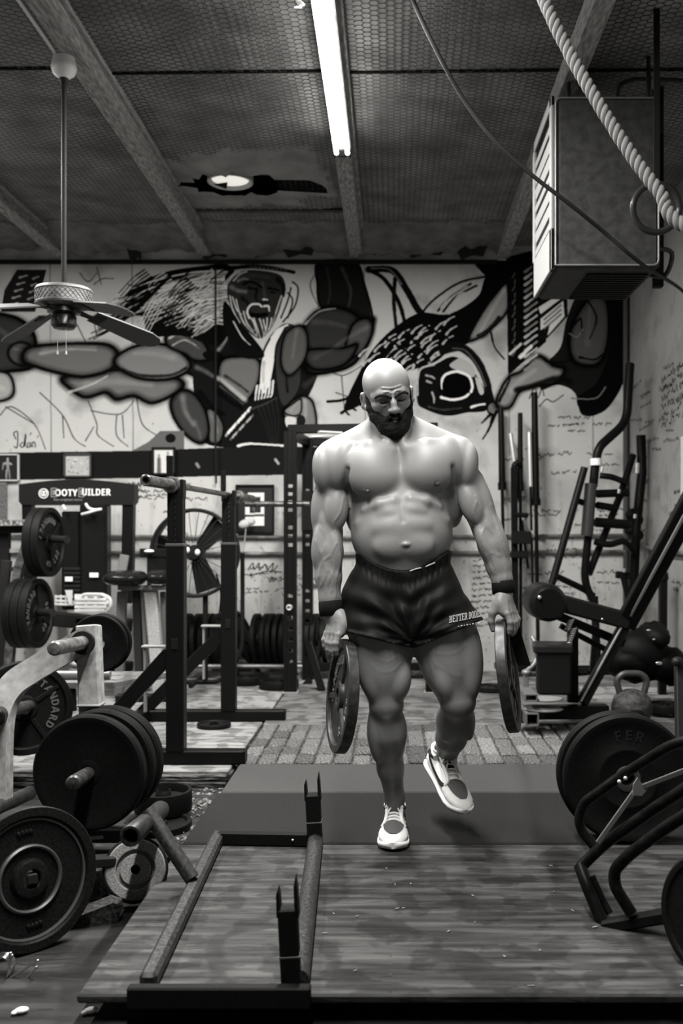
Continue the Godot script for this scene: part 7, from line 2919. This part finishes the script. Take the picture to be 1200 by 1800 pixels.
	sup.bar(Vector3(-1.4, -0.055, -3.1), Vector3(-0.95, -0.055, -3.1), 0.05, 0.03, Vector3.UP, 0.004)
	single("peg_stand", sup, mt(0.12, 0.5), "dark peg stand behind the big plate at the lower left", "stand")
	# silver plate leaning against the deck
	var sp := plate_node(P(238, 1529, 3.1), Vector3(0.22, 0.34, 0.92), "small silver-faced plate leaning by the edge of the plywood")
	var t := Transform3D(Basis(Vector3.RIGHT, Vector3.BACK, Vector3.DOWN), Vector3.ZERO)
	var m2 := MB.new()
	m2.lathe([Vector2(0.014, 0.008), Vector2(0.015, 0.012), Vector2(0.045, 0.012), Vector2(0.047, 0.010), Vector2(0.048, -0.002), Vector2(0.058, -0.002), Vector2(0.059, 0.010), Vector2(0.062, 0.013), Vector2(0.088, 0.013), Vector2(0.092, 0.008)], t, 48)
	obj("face", m2, mt(0.55, 0.6, 0.0, "fine", Vector3.ONE * 3, 0.0, true), sp)
	m2 = MB.new()
	m2.lathe([Vector2(0.0, -0.02), Vector2(0.096, -0.02), Vector2(0.1, -0.015), Vector2(0.1, 0.005), Vector2(0.092, 0.0085)], t, 48)
	m2.lathe([Vector2(0.0, -0.012), Vector2(0.0145, -0.012)], t, 20)
	obj("dark_body", m2, mt(0.08, 0.6), sp)
	# tub-like plates by the rubble
	for q in [[287, 1404, 4.05, 0.115, 0.085, "thick black plate with a deep rim lying flat beside the rubble"], [60, 1412, 3.75, 0.10, 0.03, "flat iron plate lying on the pit floor by the tree's leg"], [278, 1425, 3.9, 0.13, 0.03, "flat dark plate under the thick rimmed plate by the rubble"]]:
		var pp := P(q[0], q[1], q[2])
		pp.y = -0.07 + q[4] / 2 + (0.03 if q[4] > 0.05 else 0.0)
		var fl := plate_node(pp, Vector3(0.02, 1, 0.03), q[5])
		iron_plate(fl, q[3], q[4], iron)
	# loose bar, blocks and wedge
	var rb := MB.new()
	rb.tube([P(-30, 1432, 3.3), P(52, 1394, 3.75)], 0.026, 14)
	single("round_bar", rb, mt(0.3, 0.5, 0.3, "grime", Vector3.ONE * 3), "thick round bar lying on the pit floor behind the big plate", "bar")
	for q in [[150, 1478, 3.15, 0.10, 0.10, 0.08, 0.3, "grey steel block under the three large plates"], [184, 1486, 3.2, 0.03, 0.10, 0.1, 0.25, "narrow grey upright block under the three large plates"], [292, 1452, 3.45, 0.12, 0.06, 0.14, 0.2, "dark grey block beside the deck edge behind the roller pipe"]]:
		var bk := MB.new()
		var bp := P(q[0], q[1], q[2])
		bp.y = -0.07 + q[4] / 2
		bk.box(Transform3D(Basis(Vector3.UP, 0.3), bp), Vector3(q[3], q[4], q[5]), 0.006)
		single("steel_block", bk, mt(q[6], 0.6, 0.2, "rust", Vector3.ONE * 3), q[7], "block")
	var fb := MB.new()
	fb.bar(P(96, 1518, 3.0), P(200, 1512, 3.1), 0.05, 0.03, Vector3.UP, 0.004)
	single("floor_bar", fb, mt(0.12, 0.6), "dark flat bar lying across the pit below the three large plates", "bar")
	var wd := MB.new()
	wd.prism(PackedVector2Array([Vector2(-0.09, 0), Vector2(0.07, 0), Vector2(0.09, 0.05), Vector2(0.06, 0.062), Vector2(-0.09, 0.02)]), 0.07, Transform3D(Basis(Vector3.UP, 0.35), P(160, 1560, 2.95) * Vector3(1, 0, 1) + Vector3(0, -0.07, 0)))
	single("foot_bracket", wd, mt(0.3, 0.6, 0.2, "rust", Vector3.ONE * 4), "wedge-shaped steel foot bracket beside the silver-faced plate", "bracket")
	# spring collar
	var sc := thing("spring_collar", "shiny wire spring collar on the floor at the lower left edge", "spring collar", P(20, 1715, 2.6))
	var shiny := mt(0.85, 0.15, 1.0)
	var cl := MB.new()
	var hx := []
	for i in 61:
		var an2 := TAU * i / 15.0
		hx.append(P(2, 1708, 2.6) + Vector3(cos(an2) * 0.030, 0.012 + sin(an2) * 0.030, -0.02 + i * 0.0006))
	cl.tube(hx, 0.003, 6)
	obj("coil", cl, shiny, sc)
	for q in [[20, 1718, 66, 1689], [44, 1724, 64, 1700], [15, 1712, 18, 1676], [14, 1712, 21, 1680]]:
		var hn := MB.new()
		hn.tube([P(q[0], q[1], 2.58), P(q[2], q[3], 2.58)], 0.003, 6)
		hn.ball(P(q[2], q[3], 2.58), Vector3.ONE * 0.005, Basis.IDENTITY, 5, 7)
		obj("grip", hn, shiny, sc)
	for q in [[38, 1781, "larger"], [160, 1786, "smaller"]]:
		var ch := MB.new()
		var cpos := P(q[0], q[1], 2.385)
		cpos.y = -0.062
		ch.ball(cpos, Vector3(0.017, 0.007, 0.012), Basis(Vector3.UP, 0.4), 6, 9)
		ch.ball(cpos + Vector3(-0.012, -0.002, 0.006), Vector3(0.012, 0.005, 0.008), Basis(Vector3.UP, 1.0), 6, 8)
		single("chalk_lump", ch, mt(0.9, 0.9), "%s white chalk lump on the dark floor at the bottom left" % q[2], "chalk")

# ---------------------------------------------------------------- right side
func build_right() -> void:
	var black := mt(0.08, 0.4, 0.15, "fine", Vector3.ONE * 3.0)
	var dark := mt(0.075, 0.6)
	var chrome := mt(0.8, 0.25, 0.9)
	# bars standing in a holder against the back wall: [top px, py, foot px, py, radius, where the sleeve begins]
	var labels := ["thick black bar standing against the wall nearest the man's elbow", "thin bar with a pale tip tilted to the right among the standing bars", "short thick black bar between the two pale-tipped bars", "tallest dark bar of those standing by the wall", "slim bar with a pale upper end left of the tallest bar"]
	var k := 0
	for q in [[880, 716, 888, 1080, 0.014, 0.028, 820, 0], [897, 762, 928, 1000, 0.010, 0.0, 0, 1], [914, 726, 915, 1070, 0.014, 0.023, 820, 0], [939, 690, 946, 1085, 0.016, 0.030, 840, 0], [930, 760, 937, 1080, 0.010, 0.0, 0, 1]]:
		var d := 7.80 - 0.03 * k
		var o := thing("training_bar", labels[k], "bar", P(q[2], q[3], d))
		var a := P(q[0], q[1], d + 0.06)
		var b := P(q[2], q[3], d)
		if q[7] == 0:
			b.y = 0.02
		var s := MB.new()
		s.tube([a, b], q[4], 10)
		obj("shaft", s, black, o)
		if q[5] > 0.0:
			var m := a.lerp(b, float(q[6] - q[1]) / float(q[3] - q[1]))
			var sl := MB.new()
			sl.tube([a, m], [q[5] * 0.82, q[5]], 12)
			sl.tube([m, m.lerp(b, 0.04)], q[5] * 1.25, 12)
			obj("sleeve", sl, black, o)
		else:
			var t := MB.new()
			var m2 := a.lerp(b, 0.30)
			t.tube([a, m2], 0.018, 12)
			obj("pale_tip", t, mt(0.78, 0.3, 0.5), o)
			t = MB.new()
			t.lathe([Vector2(0.012, -0.03), Vector2(0.024, -0.025), Vector2(0.026, 0.0), Vector2(0.02, 0.02), Vector2(0.012, 0.025)], Transform3D(Basis.IDENTITY, a.lerp(b, 0.62 if k == 1 else 0.56)), 14)
			obj("pale_knob", t, mt(0.74, 0.35, 0.4), o)
		k += 1
	var hd := thing("bar_holder", "dark upright bar holder by the wall right of the man's arm", "bar holder", P(905, 1175, 7.7))
	var hb := MB.new()
	hb.bar(P(903, 822, 7.72), P(906, 1178, 7.72), 0.05, 0.05, Vector3.BACK, 0.004)
	hb.tube(bent([P(903, 830, 7.72), P(904, 816, 7.72), P(914, 812, 7.72)], 0.03), 0.024, 8)
	obj("stem", hb, black, hd)
	hb = MB.new()
	hb.box(Transform3D(Basis.IDENTITY, P(916, 945, 7.68)), Vector3(0.15, 0.10, 0.09), 0.006)
	hb.box(Transform3D(Basis.IDENTITY, P(912, 975, 7.68)), Vector3(0.13, 0.05, 0.08), 0.006)
	obj("clamp_box", hb, dark, hd)
	hb = MB.new()
	hb.tube([P(908, 905, 7.66), P(926, 906, 7.6)], 0.02, 10)
	hb.ball(P(926, 906, 7.6), Vector3.ONE * 0.014, Basis.IDENTITY, 6, 8)
	obj("clamp_knob", hb, black, hd)
	hb = MB.new()
	hb.box(Transform3D(Basis.IDENTITY, P(910, 1172, 7.7)), Vector3(0.35, 0.05, 0.2), 0.006)
	obj("base", hb, black, hd)
	# tall bent-tube machine in the corner
	var d := 7.0
	var tm := thing("lever_machine", "tall machine of bent black tubes in the corner of the walls", "gym machine", P(1050, 1180, d))
	var tubes := [
		["lever", bent([P(1107, 640, d + 0.2), P(1101, 742, d + 0.1), P(1052, 786, d), P(1046, 815, d), P(1042, 856, d)], 0.10), 0.032],
		["main_post", bent([P(1040, 870, d), P(1027, 1010, d), P(1030, 1030, d), P(1050, 1075, d)], 0.1), 0.028],
		["left_post", [P(1027, 822, d - 0.1), P(968, 1032, d - 0.2)], 0.026],
		["rear_post", [P(1112, 800, d + 0.3), P(1090, 870, d + 0.2), P(1034, 1010, d + 0.05)], 0.026],
		["corner_post", [P(1126, 765, d + 0.34), P(1128, 830, d + 0.34), P(1118, 925, d + 0.3), P(1112, 1050, d + 0.3)], 0.035],
		["diagonal_strut", [P(976, 1012, d - 0.2), P(1026, 1036, d), P(1044, 1048, d)], 0.022],
		["low_strut", [P(1094, 1010, d), P(1106, 1060, d), P(1110, 1080, d)], 0.022],
		["rung", [P(1014, 880, d - 0.08), P(1034, 887, d)], 0.022],
		["rung", curve([P(1054, 836, d), P(1076, 839, d), P(1098, 848, d + 0.2)]), 0.022],
		["rung", [P(1050, 868, d), P(1102, 866, d + 0.1)], 0.030],
		["rung", [P(1050, 888, d), P(1080, 893, d + 0.1)], 0.026],
		["rung", [P(1048, 918, d), P(1102, 922, d + 0.1)], 0.036],
		["rung", curve([P(1044, 952, d), P(1070, 957, d), P(1096, 952, d + 0.1), P(1112, 968, d + 0.2)]), 0.024],
		["foot", [P(1000, 1178, d), P(1110, 1178, d)], 0.035],
		["lower_post", [P(1044, 1048, d), P(1050, 1176, d)], 0.028]]
	for q in tubes:
		var tb := MB.new()
		tb.tube(q[1], q[2], 10)
		obj(q[0], tb, black, tm)
	var gr := MB.new()
	gr.tube([P(1038, 850, d - 0.06), P(1031, 942, d - 0.06)], 0.042, 14)
	obj("grip_sleeve", gr, mt(0.2, 0.35, 0.3), tm)
	gr = MB.new()
	gr.tube([P(1047, 806, d - 0.02), P(1047, 818, d - 0.02)], 0.040, 14)
	obj("pale_collar", gr, mt(0.85, 0.35), tm)
	for q in [[1058, 826], [1120, 824], [1088, 864], [1116, 908], [1097, 1003]]:
		var bt := MB.new()
		bt.tube([P(q[0], q[1] - (10 if q[0] == 1120 else 4), d - 0.05), P(q[0] - 1, q[1] + (8 if q[0] == 1120 else 3), d - 0.05)], 0.012 if q[0] != 1120 else 0.016, 8)
		obj("chrome_bolt", bt, chrome, tm)
	var wb := MB.new()
	for i in 5:
		wb.ball(P(1112 + 5 * sin(i * 2.0), 905 + i * 9, d + 0.35), Vector3(0.06, 0.05, 0.05), Basis.IDENTITY, 6, 9)
	obj("weight_pouch", wb, mt(0.09, 0.5), tm)
	gr = MB.new()
	gr.bar(P(1082, 1010, d), P(1112, 1012, d), 0.05, 0.05, Vector3.UP, 0.005)
	obj("stub", gr, black, tm)
	gr = MB.new()
	gr.bar(P(1165, 1010, 6.6), P(1163, 1228, 6.6), 0.05, 0.05, Vector3.BACK, 0.004)
	gr.bar(P(1158, 1014, 6.6), P(1172, 1012, 6.6), 0.07, 0.05, Vector3.UP, 0.004)
	single("short_post", gr, black, "short dark post with a capped top behind the slanted beam", "post")
	# paper panel on the right wall
	gr = MB.new()
	gr.box(Transform3D(Basis.IDENTITY, Vector3(1.892, 1.42, -6.25)), Vector3(0.012, 0.62, 0.55), 0.002)
	single("notice_board", gr, mt(0.86, 0.7, 0.0, "fine", Vector3.ONE * 3), "pale notice board on the right-hand side wall at the frame's edge", "notice board")

	# ---- slanted-beam machine
	var e := 5.75
	var sm := thing("leg_machine", "black machine with a long slanted beam, roller pad and low frame on the right", "gym machine", P(1040, 1275, e))
	var bm := MB.new()
	bm.bar(P(1222, 868, e - 0.5), P(1098, 1098, e), 0.115, 0.07, Vector3.BACK, 0.006)
	obj("slanted_beam", bm, black, sm)
	bm = MB.new()
	bm.bar(P(1216, 880, e - 0.56), P(1106, 1085, e - 0.06), 0.016, 0.02, Vector3.BACK, 0.003)
	obj("rail_edge", bm, mt(0.55, 0.3, 0.6), sm)
	bm = MB.new()
	bm.bar(P(1098, 1098, e), P(1022, 1236, e - 0.1), 0.062, 0.06, Vector3.BACK, 0.005)
	obj("lower_beam", bm, black, sm)
	bm = MB.new()
	bm.bar(P(1092, 1102, e - 0.05), P(1020, 1234, e - 0.15), 0.012, 0.014, Vector3.BACK, 0.003)
	obj("rail_edge", bm, mt(0.55, 0.3, 0.6), sm)
	bm = MB.new()
	bm.bar(P(925, 1252, e - 0.1), P(1068, 1250, e - 0.1), 0.08, 0.075, Vector3.UP, 0.006)
	bm.bar(P(900, 1258, e - 0.25), P(945, 1258, e - 0.25), 0.07, 0.07, Vector3.UP, 0.004)
	obj("base_beam", bm, black, sm)
	for q in [[920, 1248, 940, 1268], [918, 1215, 938, 1226]]:
		var tb2 := MB.new()
		var tl := P(q[0], q[1], e - 0.3)
		var br := P(q[2], q[3], e - 0.3)
		for w in [[tl, Vector3(br.x, tl.y, tl.z)], [Vector3(tl.x, br.y, tl.z), br], [tl, Vector3(tl.x, br.y, tl.z)], [Vector3(br.x, tl.y, tl.z), br]]:
			tb2.bar(w[0], w[1], 0.008, 0.25, Vector3.BACK, 0.001)
		obj("tube_end", tb2, mt(0.4, 0.4, 0.4), sm)
	bm = MB.new()
	var rc := P(956, 1057, e - 0.15)
	bm.lathe([Vector2(0.0, 0.20), Vector2(0.08, 0.20), Vector2(0.10, 0.17), Vector2(0.105, 0.1), Vector2(0.105, -0.14), Vector2(0.10, -0.2), Vector2(0.0, -0.2)], Transform3D(Basis(Vector3.RIGHT, PI / 2) , rc), 30)
	obj("roller_pad", bm, mt(0.05, 0.4), sm)
	for q in [[948, 1050, 0.012], [992, 1066, 0.012], [1058, 1088, 0.007]]:
		var bo := MB.new()
		bo.ball(P(q[0], q[1], e - 0.36 if q[0] < 960 else e - 0.2), Vector3.ONE * q[2], Basis.IDENTITY, 6, 9)
		obj("bolt_head", bo, chrome, sm)
	bm = MB.new()
	bm.bar(P(978, 1058, e - 0.1), P(1105, 1092, e - 0.02), 0.10, 0.075, Vector3.BACK, 0.012)
	obj("pad_arm", bm, mt(0.09, 0.35), sm)
	bm = MB.new()
	bm.bar(P(970, 1078, e), P(1095, 1130, e + 0.1), 0.05, 0.05, Vector3.BACK, 0.004)
	bm.bar(P(985, 1100, e + 0.1), P(1080, 1150, e + 0.2), 0.035, 0.035, Vector3.BACK, 0.004)
	bm.bar(P(1046, 1100, e + 0.3), P(1040, 1180, e + 0.3), 0.03, 0.03, Vector3.BACK, 0.003)
	bm.bar(P(1006, 1100, e), P(1006, 1235, e - 0.05), 0.06, 0.05, Vector3.BACK, 0.004)
	bm.bar(P(1010, 1185, e - 0.1), P(1032, 1184, e - 0.1), 0.02, 0.02, Vector3.UP, 0.003)
	obj("under_frame", bm, black, sm)
	for q in [[1004, 1089, 996, 1108], [1009, 1104, 1002, 1124], [1002, 1120, 999, 1140]]:
		var sp := MB.new()
		var hx := []
		for i in 31:
			var an := TAU * i / 6.0
			hx.append(P(q[0], q[1], e - 0.2).lerp(P(q[2], q[3], e - 0.2), i / 30.0) + Vector3(cos(an) * 0.013, 0, sin(an) * 0.013))
		sp.tube(hx, 0.005, 5)
		obj("spring", sp, chrome, sm)
	# upholstered block
	var bx := thing("padded_block", "black padded block standing on the machine's low frame", "pad", P(970, 1215, e - 0.2))
	bm = MB.new()
	bm.box(Transform3D(Basis(Vector3.UP, -0.1), P(972, 1180, e - 0.2)), Vector3(0.185, 0.235, 0.2), 0.012)
	obj("body", bm, mt(0.075, 0.45), bx)
	bm = MB.new()
	bm.box(Transform3D(Basis(Vector3.UP, -0.1), P(970, 1138, e - 0.2)), Vector3(0.215, 0.05, 0.23), 0.02)
	obj("lid", bm, mt(0.11, 0.3), bx)
	for q in [[958, 1228, 0.10, "upper"], [955, 1246, 0.11, "lower"]]:
		var fpz := MB.new()
		fpz.ball(P(q[0], q[1], e - 0.32), Vector3(q[2], 0.014, 0.10), Basis.IDENTITY, 6, 16)
		single("foot_pad", fpz, mt(0.5, 0.7, 0.0, "fine", Vector3.ONE * 5), "%s of two pale worn foot pads beside the held plate on the right" % q[3], "foot pad")
	# heap of black bags
	bm = MB.new()
	var nz := FastNoiseLite.new()
	nz.frequency = 6.0
	for q in [[1130, 1150, 0.19, 0.15], [1165, 1165, 0.15, 0.12], [1105, 1165, 0.14, 0.11], [1150, 1120, 0.10, 0.08]]:
		var c := P(q[0], q[1], e + 0.36)
		var first := bm.v.size()
		bm.ball(c, Vector3(q[2], q[3], 0.17), Basis(Vector3.BACK, -0.25), 14, 20)
		for i in range(first, bm.v.size()):
			bm.v[i] += bm.n[i] * nz.get_noise_3dv(bm.v[i]) * 0.05
	single("gym_bag", bm, mt(0.03, 0.6), "large lumpy black gym bag lying under the slanted beam", "bag")
	for q in [[1140, 1108, 0.011], [1149, 1124, 0.008], [1158, 1166, 0.018]]:
		var bk := MB.new()
		bk.ball(P(q[0], q[1], e + 0.17), Vector3(q[2] * 1.2, q[2] * 0.7, 0.008), Basis.IDENTITY, 6, 9)
		single("metal_buckle", bk, chrome, {1140: "upper small metal buckle on the large black bag", 1149: "lower small metal buckle on the large black bag", 1158: "largest shiny buckle on the large black bag"}[q[0]], "buckle")
	# kettlebell
	var kc := P(1110, 1236, 5.6)
	kc.y = 0.108
	var kb := thing("kettlebell", "round iron kettlebell with a thick handle behind the large bumper plate", "kettlebell", Vector3(kc.x, 0, kc.z))
	var km := mt(0.30, 0.6, 0.1, "grime", Vector3.ONE * 4, 0.1)
	bm = MB.new()
	bm.lathe([Vector2(0, -0.098), Vector2(0.05, -0.098), Vector2(0.085, -0.08), Vector2(0.112, -0.02), Vector2(0.115, 0.015), Vector2(0.10, 0.065), Vector2(0.066, 0.096), Vector2(0.033, 0.108), Vector2(0, 0.111)], Transform3D(Basis.IDENTITY, kc), 40, false, 0.3)
	obj("body", bm, km, kb)
	bm = MB.new()
	bm.tube(bent([kc + Vector3(-0.062, 0.065, 0), kc + Vector3(-0.088, 0.16, 0), kc + Vector3(-0.05, 0.198, 0), kc + Vector3(0.05, 0.198, 0), kc + Vector3(0.088, 0.16, 0), kc + Vector3(0.062, 0.065, 0)], 0.04), 0.0185, 14)
	obj("handle", bm, mt(0.22, 0.45, 0.3), kb)
	bm = MB.new()
	bm.lathe([Vector2(0, 0.113), Vector2(0.04, 0.109), Vector2(0.046, 0.105)], Transform3D(Basis(Vector3.RIGHT, PI / 2 + 0.25), kc), 24)
	obj("dark_disc", bm, mt(0.10, 0.5), kb)
	# plates and board on the floor behind
	bm = MB.new()
	bm.box(Transform3D(Basis.IDENTITY, P(1115, 1203, 6.7) * Vector3(1, 0, 1) + Vector3(0, 0.016, 0)), Vector3(0.66, 0.03, 0.5), 0.004)
	single("floor_board", bm, mt(0.62, 0.7, 0.0, "ply", Vector3.ONE), "pale board on the floor behind the kettlebell", "board")
	var iron := mt(0.10, 0.5, 0.2, "fine", Vector3.ONE * 2, 0.0, true)
	for q in [[1170, 1226, 5.95, 0.115, 0.05, "flat spoked iron plate on the floor right of the kettlebell"], [1172, 1240, 5.9, 0.12, 0.04, ""], [866, 1196, 6.9, 0.13, 0.03, "flat dark plate on the mat behind the man's thigh"]]:
		if q[5] == "":
			continue
		var fl := plate_node(P(q[0], q[1], q[2]) * Vector3(1, 0, 1) + Vector3(0, 0.03 + (0.025 if q[0] > 1000 else 0.0), 0), Vector3.UP, q[5])
		iron_plate(fl, q[3], q[4], iron, "", "", 5 if q[0] > 1000 else 0)
	bm = MB.new()
	bm.prism(PackedVector2Array([Vector2(-0.02, -0.08), Vector2(0.33, -0.08), Vector2(0.20, 0.2), Vector2(-0.02, 0.2)]), 0.012, Transform3D(Basis(Vector3.RIGHT, Vector3.FORWARD, Vector3.UP), Vector3(1.30, 0.018, -5.35)))
	single("metal_sheet", bm, mt(0.22, 0.5, 0.2), "dark flat sheet lying on the floor beside the kettlebell", "sheet")
	bm = MB.new()
	bm.bar(P(1194, 1168, 4.9), P(1197, 1330, 4.7), 0.045, 0.05, Vector3.BACK, 0.004)
	bm.ball(P(1190, 1163, 4.85), Vector3(0.03, 0.025, 0.03), Basis.IDENTITY, 6, 10)
	single("edge_post", bm, mt(0.13, 0.45, 0.3), "dark upright post at the right edge beside the flat spoked plate", "post")
	bm = MB.new()
	bm.tube(curve([P(925, 1180, 5.6), P(940, 1165, 5.6), P(944, 1140, 5.65), P(935, 1120, 5.7)]), 0.014, 8)
	bm.ball(P(925, 1182, 5.6), Vector3(0.03, 0.02, 0.03), Basis.IDENTITY, 6, 9)
	bm.bar(P(924, 1186, 5.6), P(924, 1225, 5.6), 0.03, 0.03, Vector3.BACK, 0.003)
	single("pull_handle", bm, mt(0.4, 0.45, 0.3), "curved grey handle beside the black padded block", "handle")

# ---------------------------------------------------------------- foreground
func build_front() -> void:
	var worn := mt(0.27, 0.5, 0.2, "rust", Vector3.ONE * 4.0, 0.05)
	var dark := mt(0.10, 0.55, 0.1, "fine", Vector3.ONE * 3.0)
	# low steel frame with two notched posts and a roller strut
	var fr := thing("bench_frame", "low worn steel frame with two notched posts lying on the plywood", "bench frame", Vector3(-0.43, 0, -2.9))
	var b := MB.new()
	b.bar(Vector3(-0.577, 0.022, -2.345), Vector3(-0.612, 0.022, -3.50), 0.042, 0.042, Vector3.UP, 0.010)
	obj("side_rail", b, worn, fr)
	b = MB.new()
	b.tube([Vector3(-0.222, 0.026, -2.345), Vector3(-0.268, 0.026, -3.46)], 0.026, 16)
	obj("side_rail", b, worn, fr)
	b = MB.new()
	b.bar(Vector3(-0.61, 0.024, -3.47), Vector3(-0.275, 0.024, -3.45), 0.03, 0.044, Vector3.UP, 0.004)
	var far := obj("cross_bar", b, dark, fr)
	b = MB.new()
	b.box(Transform3D(Basis.IDENTITY, Vector3(-0.345, 0.026, -3.436)), Vector3(0.007, 0.007, 0.006), 0.001)
	obj("bolt", b, mt(0.8, 0.3, 0.6), far)
	b = MB.new()
	b.bar(Vector3(-0.615, 0.004, -2.313), Vector3(-0.19, 0.004, -2.313), 0.03, 0.05, Vector3.UP, 0.004)
	obj("cross_bar", b, dark, fr)
	for q in [[Vector3(-0.268, 0.02, -3.44), 0.165, 0.05], [Vector3(-0.240, 0.0, -2.36), 0.195, 0.046]]:
		var p: Vector3 = q[0]
		var h: float = q[1]
		var w: float = q[2]
		b = MB.new()
		b.box(Transform3D(Basis(Vector3.BACK, 0.05), p + Vector3(-0.004, h / 2, 0)), Vector3(w, h, w * 0.9), 0.004)
		var po := obj("notched_post", b, dark, fr)
		b = MB.new()
		b.box(Transform3D(Basis(Vector3.BACK, 0.05), p + Vector3(-0.002, h * 0.42, 0)), Vector3(w + 0.004, 0.006, w * 0.94), 0.002)
		obj("weld_bead", b, mt(0.24, 0.5, 0.3), po)
		for s in [-1.0, 1.0]:
			b = MB.new()
			var hh := 0.075 if s > 0 else 0.048
			b.prism(PackedVector2Array([Vector2(-0.005, -0.02), Vector2(0.005, -0.02), Vector2(0.004, hh * 0.6), Vector2(0.001, hh), Vector2(-0.004, hh * 0.7)]), w * 0.8, Transform3D(Basis(Vector3.BACK, 0.05), p + Vector3(-0.008 + s * w * 0.46, h, 0)))
			obj("prong", b, dark, po)
	b = MB.new()
	b.tube([Vector3(-0.602, 0.045, -2.99), Vector3(-0.752, 0.235, -3.05)], 0.023, 16)
	obj("roller_strut", b, worn, fr)
	b = MB.new()
	var a := P(229, 1470, 2.86)
	var e := P(284, 1421, 3.24)
	var ax := (e - a).normalized()
	var x := ax.cross(Vector3.UP).normalized()
	b.lathe([Vector2(0.022, 0.0), Vector2(0.029, 0.0), Vector2(0.031, 0.003), Vector2(0.031, 0.1), Vector2(0.029, 0.102), Vector2(0.029, a.distance_to(e) - 0.02), Vector2(0.024, a.distance_to(e)), Vector2(0.0, a.distance_to(e))], Transform3D(Basis(x, ax, x.cross(ax)), a), 26)
	b.lathe([Vector2(0.0222, 0.0), Vector2(0.0222, 0.16), Vector2(0.0, 0.16)], Transform3D(Basis(x, ax, x.cross(ax)), a), 26)
	obj("roller_pipe", b, mt(0.22, 0.45, 0.3, "rust", Vector3.ONE * 4), fr)

	# bumper plates at the right
	var rub := mt(0.07, 0.6, 0.0, "fine", Vector3.ONE * 2, 0.0, true)
	for k in 2:
		var o := plate_node(P(1101, 1367, 3.5) + Vector3(-0.012 * k, 0.0, -0.07 * k), Vector3(-0.06, 0.06, 1), ["large black bumper plate with a raised ring standing at the right", "bumper plate right behind the large ringed one at the right"][k])
		bumper_plate(o, 0.222, 0.055, rub)
		if k == 0:
			mats["letters"] = mt(0.11, 0.55)
			var font := SystemFont.new()
			font.font_names = PackedStringArray(["Droid Sans"])
			font.font_weight = 700
			var lt := MB.new()
			for i in 3:
				var an := PI / 2 + 0.22 - i * 0.25
				var up := Vector3(cos(an), sin(an), 0)
				lt.text("FER"[i], font, 0.05, 0.004, Transform3D(Basis(up.cross(Vector3.BACK), up, Vector3.BACK), up * 0.150 + Vector3.BACK * 0.0218))
			obj("raised_lettering", lt, mats["letters"], o)
	# bent-tube push frame
	var tb := mt(0.11, 0.38, 0.3, "grime", Vector3.ONE * 4.0)
	var fw := thing("push_sled", "push sled of bent black tubes in the lower right corner", "sled", P(1100, 1630, 2.75))
	var paths := [
		["upper_tube", [P(1250, 1296, 2.62), P(1184, 1306, 2.72), P(1094, 1362, 2.86), P(1026, 1411, 2.92), P(1016, 1438, 2.92), P(1022, 1462, 2.92), P(1046, 1490, 2.90)], 0.0145],
		["middle_tube", [P(1250, 1356, 2.60), P(1140, 1428, 2.76), P(1066, 1480, 2.84), P(1038, 1506, 2.86), P(1019, 1526, 2.86)], 0.0165],
		["front_tube", [P(1019, 1522, 2.86), P(1030, 1552, 2.82), P(1052, 1606, 2.78), P(1066, 1632, 2.76)], 0.0185],
		["inner_tube", [P(1250, 1404, 2.50), P(1168, 1456, 2.60), P(1104, 1503, 2.68), P(1079, 1530, 2.72), P(1080, 1558, 2.72), P(1110, 1606, 2.70)], 0.0165],
		["inner_strut", [P(1040, 1540, 2.82), P(1058, 1580, 2.80), P(1072, 1606, 2.78)], 0.010]]
	for q in paths:
		b = MB.new()
		b.tube(bent(q[1], 0.05), q[2], 14)
		obj(q[0], b, tb, fw)
	b = MB.new()
	b.bar(P(1060, 1628, 2.76), P(1240, 1598, 2.62), 0.045, 0.034, Vector3.UP, 0.006)
	obj("base_runner", b, dark, fw)
	b = MB.new()
	b.bar(P(1050, 1482, 2.82), P(1120, 1384, 2.80), 0.014, 0.006, Vector3.BACK, 0.002)
	b.bar(P(1118, 1387, 2.80), P(1230, 1344, 2.70), 0.014, 0.006, Vector3.BACK, 0.002)
	b.prism(PackedVector2Array([Vector2(-0.014, -0.02), Vector2(0.012, -0.022), Vector2(0.03, 0.0), Vector2(0.01, 0.016), Vector2(0.0, 0.03), Vector2(-0.012, 0.01)]), 0.006, Transform3D(Basis.IDENTITY, P(1120, 1385, 2.79)))
	obj("flat_link", b, mt(0.46, 0.45, 0.4), fw)
	for q in [[1088, 1374], [1099, 1368]]:
		b = MB.new()
		b.ball(P(q[0], q[1], 2.83), Vector3(0.006, 0.006, 0.006), Basis.IDENTITY, 6, 9)
		obj("bolt", b, mt(0.75, 0.35, 0.4), fw)
	# plate cut by the right edge
	var o2 := plate_node(P(1262, 1614, 2.44), Vector3(-0.80, 0.08, 0.60), "dark plate cut off by the right edge, standing on the plywood")
	bumper_plate(o2, 0.158, 0.05, rub)
	# floor litter: splinters and chips on the plywood
	b = MB.new()
	for i in 24:
		var p := Vector3(rng.randf_range(-0.2, 0.75), 0.002, rng.randf_range(-3.4, -2.36))
		b.box(Transform3D(Basis(Vector3.UP, rng.randf() * 3.0), p), Vector3(rng.randf_range(0.004, 0.018), 0.003, rng.randf_range(0.002, 0.005)), 0.0008)
	var ch := single("wood_chips", b, mt(0.5, 0.9), "pale wood chips and splinters strewn over the scuffed plywood", "chips")
	ch.set_meta("kind", "stuff")
